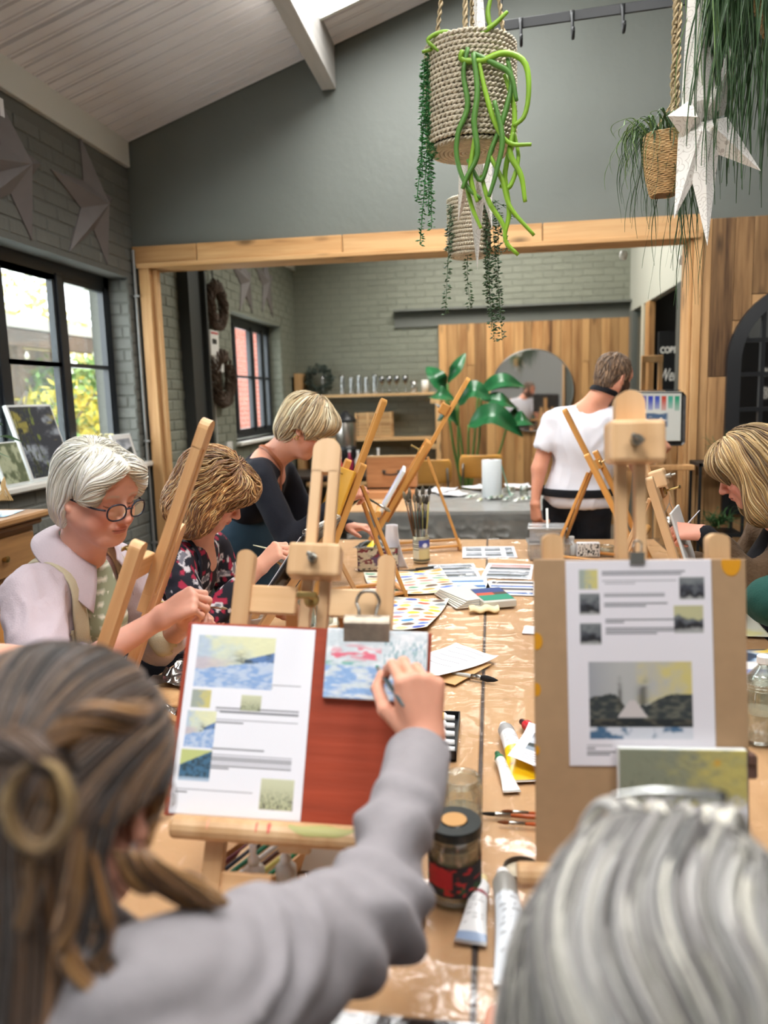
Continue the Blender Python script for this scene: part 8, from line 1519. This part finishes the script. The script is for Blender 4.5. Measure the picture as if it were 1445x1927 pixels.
def starpaper():
    N = STARP.node_tree.nodes; L = STARP.node_tree.links; B = N['Principled BSDF']; B.inputs['Roughness'].default_value = .7; tc = N.new('ShaderNodeTexCoord'); vo = N.new('ShaderNodeTexVoronoi'); vo.inputs['Scale'].default_value = 34.; L.new(tc.outputs['Object'], vo.inputs['Vector'])
    wv = N.new('ShaderNodeMath'); wv.operation = 'SINE'; ml = N.new('ShaderNodeMath'); ml.operation = 'MULTIPLY'; ml.inputs[1].default_value = 26.; L.new(vo.outputs['Distance'], ml.inputs[0]); L.new(ml.outputs[0], wv.inputs[0])
    cr = N.new('ShaderNodeValToRGB'); cr.color_ramp.elements[0].position = .86; cr.color_ramp.elements[0].color = (*S(236, 232, 226), 1); cr.color_ramp.elements[1].position = .95; cr.color_ramp.elements[1].color = (*S(196, 188, 180), 1); L.new(wv.outputs[0], cr.inputs[0]); L.new(cr.outputs[0], B.inputs['Base Color'])
starpaper()
def lantern_star(c, tips, label, r0=.042):
    c = np.array(c); T_ = thing('paper_star', c, label, 'paper star', 'white paper star lanterns')
    for t in tips:
        t = np.array(t); d = nrm(t-c); x = nrm(np.cross(d, (0, 1, .1))); y = np.cross(d, x); b = c+d*r0*.9; V = [t]+[b+x*r0, b+y*r0*.8, b-x*r0, b-y*r0*.8]+[c]
        ob('star_point', (V, [[0, 1, 2], [0, 2, 3], [0, 3, 4], [0, 4, 1], [5, 2, 1], [5, 3, 2], [5, 4, 3], [5, 1, 4]]), STARP, None, T_)
    ob('hanging_cord', tube([c, [c[0], c[1], ZC(c[0])-.02]], .002, 5), mat('white_cap'), None, T_); return T_
c = at(895, 215, Y=2.32); lantern_star(c, [at(898, 508, Y=2.30), at(926, 432, Y=2.25), at(900, -120, Y=2.32), at(960, 215, Y=2.5), at(840, 240, Y=2.5), at(862, 420, Y=2.5)], 'white patterned paper star lantern hanging behind the rope basket', .042)
c = at(1318, 230, Y=2.25); lantern_star(c, [at(1256, 218, Y=2.2), at(1268, 412, Y=2.2), at(1331, 463, Y=2.18), at(1432, 322, Y=2.2), at(1304, -160, Y=2.25), at(1400, 60, Y=2.3)], 'white patterned paper star lantern beside the small wicker basket', .048)
# small white sensors under the beam
for x_, y_, n_ in ((1173, 481, 'left'), (1285, 490, 'right')): p = at(x_, y_, Y=5.6 if n_ == 'left' else 5.2); o = ob('ceiling_sensor', lathe([(0, -.03), (.02, -.025), (.028, 0), (.02, .03), (0, .035)], 16), mat('white_plastic'), Tm(p), None, True); tag(o, 'small white sensor, %s of two hanging under the timber beam' % n_, 'sensor')
# ================= OUTSIDE
def bush(x, y, z, r, m, label, seed, n=900, ls=.07):
    T_ = thing('garden_shrub', (x, y, -.13), label, 'shrub', 'shrubs outside the windows'); rs = np.random.default_rng(seed); blobs('leaves', [((x+rs.normal()*r*.4, y+rs.normal()*r*.7, z*rs.uniform(.3, 1)), (r*.6, r*.6, r*.5)) for _ in range(7)], m, T_, n//7, ls, seed, 'stuff')
    ob('branches', join(*[tube([(x, y, -.13), (x+rs.normal()*r*.3, y+rs.normal()*r*.3, z*.5), (x+rs.normal()*r*.5, y+rs.normal()*r*.7, z*rs.uniform(.8, 1.2))], [.03, .02, .008], 5, 8) for _ in range(7)]), mat('grey_bark', S(120, 110, 98), .8), None, T_)
GB = [mat('shrub_green', S(126, 160, 84), .7, var=.3, vs=3), mat('shrub_yellow', S(214, 196, 70), .7, var=.2, vs=3), mat('shrub_pale', S(170, 190, 120), .7, var=.3, vs=3)]
bush(-4.6, 7.0, 1.5, 1.0, GB[0], 'green shrub outside the near window, lower left of its panes', 1, 1600, .06); bush(-4.9, 8.6, 1.7, .9, GB[1], 'bright yellow shrub outside the right pane of the near window', 2, 1800, .06); bush(-4.2, 6.0, 1.2, .8, GB[2], 'pale green shrub close outside the near window', 3, 1500, .05); bush(-6.0, 11.0, 1.8, 1.2, GB[0], 'green shrub far down the garden', 4, 1500, .08)
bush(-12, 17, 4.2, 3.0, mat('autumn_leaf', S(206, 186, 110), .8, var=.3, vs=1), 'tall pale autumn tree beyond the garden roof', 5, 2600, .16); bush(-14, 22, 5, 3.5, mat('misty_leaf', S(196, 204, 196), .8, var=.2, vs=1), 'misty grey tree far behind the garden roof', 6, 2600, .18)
T_ = thing('garden_shelter', (-6.5, 9.5, -.13), 'open timber garden shelter with a pale roof edge outside the near window', 'shelter'); ob('roof', span(-8.4, -6.3, 7.2, 14.5, 2.62, 2.78), mat('pale_roof', S(206, 200, 192), .7), None, T_); ob('back_wall', span(-8.4, -8.3, 7.2, 14.5, -.13, 2.6), mat('brown_boards', S(110, 92, 80), .8, var=.2, vs=4), None, T_); ob('beam', span(-6.45, -6.3, 7.2, 14.5, 2.38, 2.6), mat('brown_boards'), None, T_)
for y in (7.5, 9.8, 12, 14.3): ob('post', span(-6.45, -6.33, y, y+.12, -.13, 2.4), mat('brown_boards'), None, T_)
for k in range(6): ob('festoon_bulb', lathe([(0, -.09), (.035, -.05), (.03, -.01), (.015, 0), (.015, .03), (0, .03)], 12), mat('bulb_glass', S(240, 236, 220), .2), Tm(-6.2, 8+k*.9, 2.3-.06*math.sin(k*1.3)), T_, True)
REDB = mat('red_brick', S(176, 96, 76), .8, var=.15, vs=6, rand=.15); bricks('brick_wall_outside', (-3.9, 8.2, -.13), (0, 1, 0), (1, 0, 0), 7.0, 4.2, REDB, mat('lime_mortar', S(190, 180, 168), .8), limit=200, thick=.2, proud=.012)
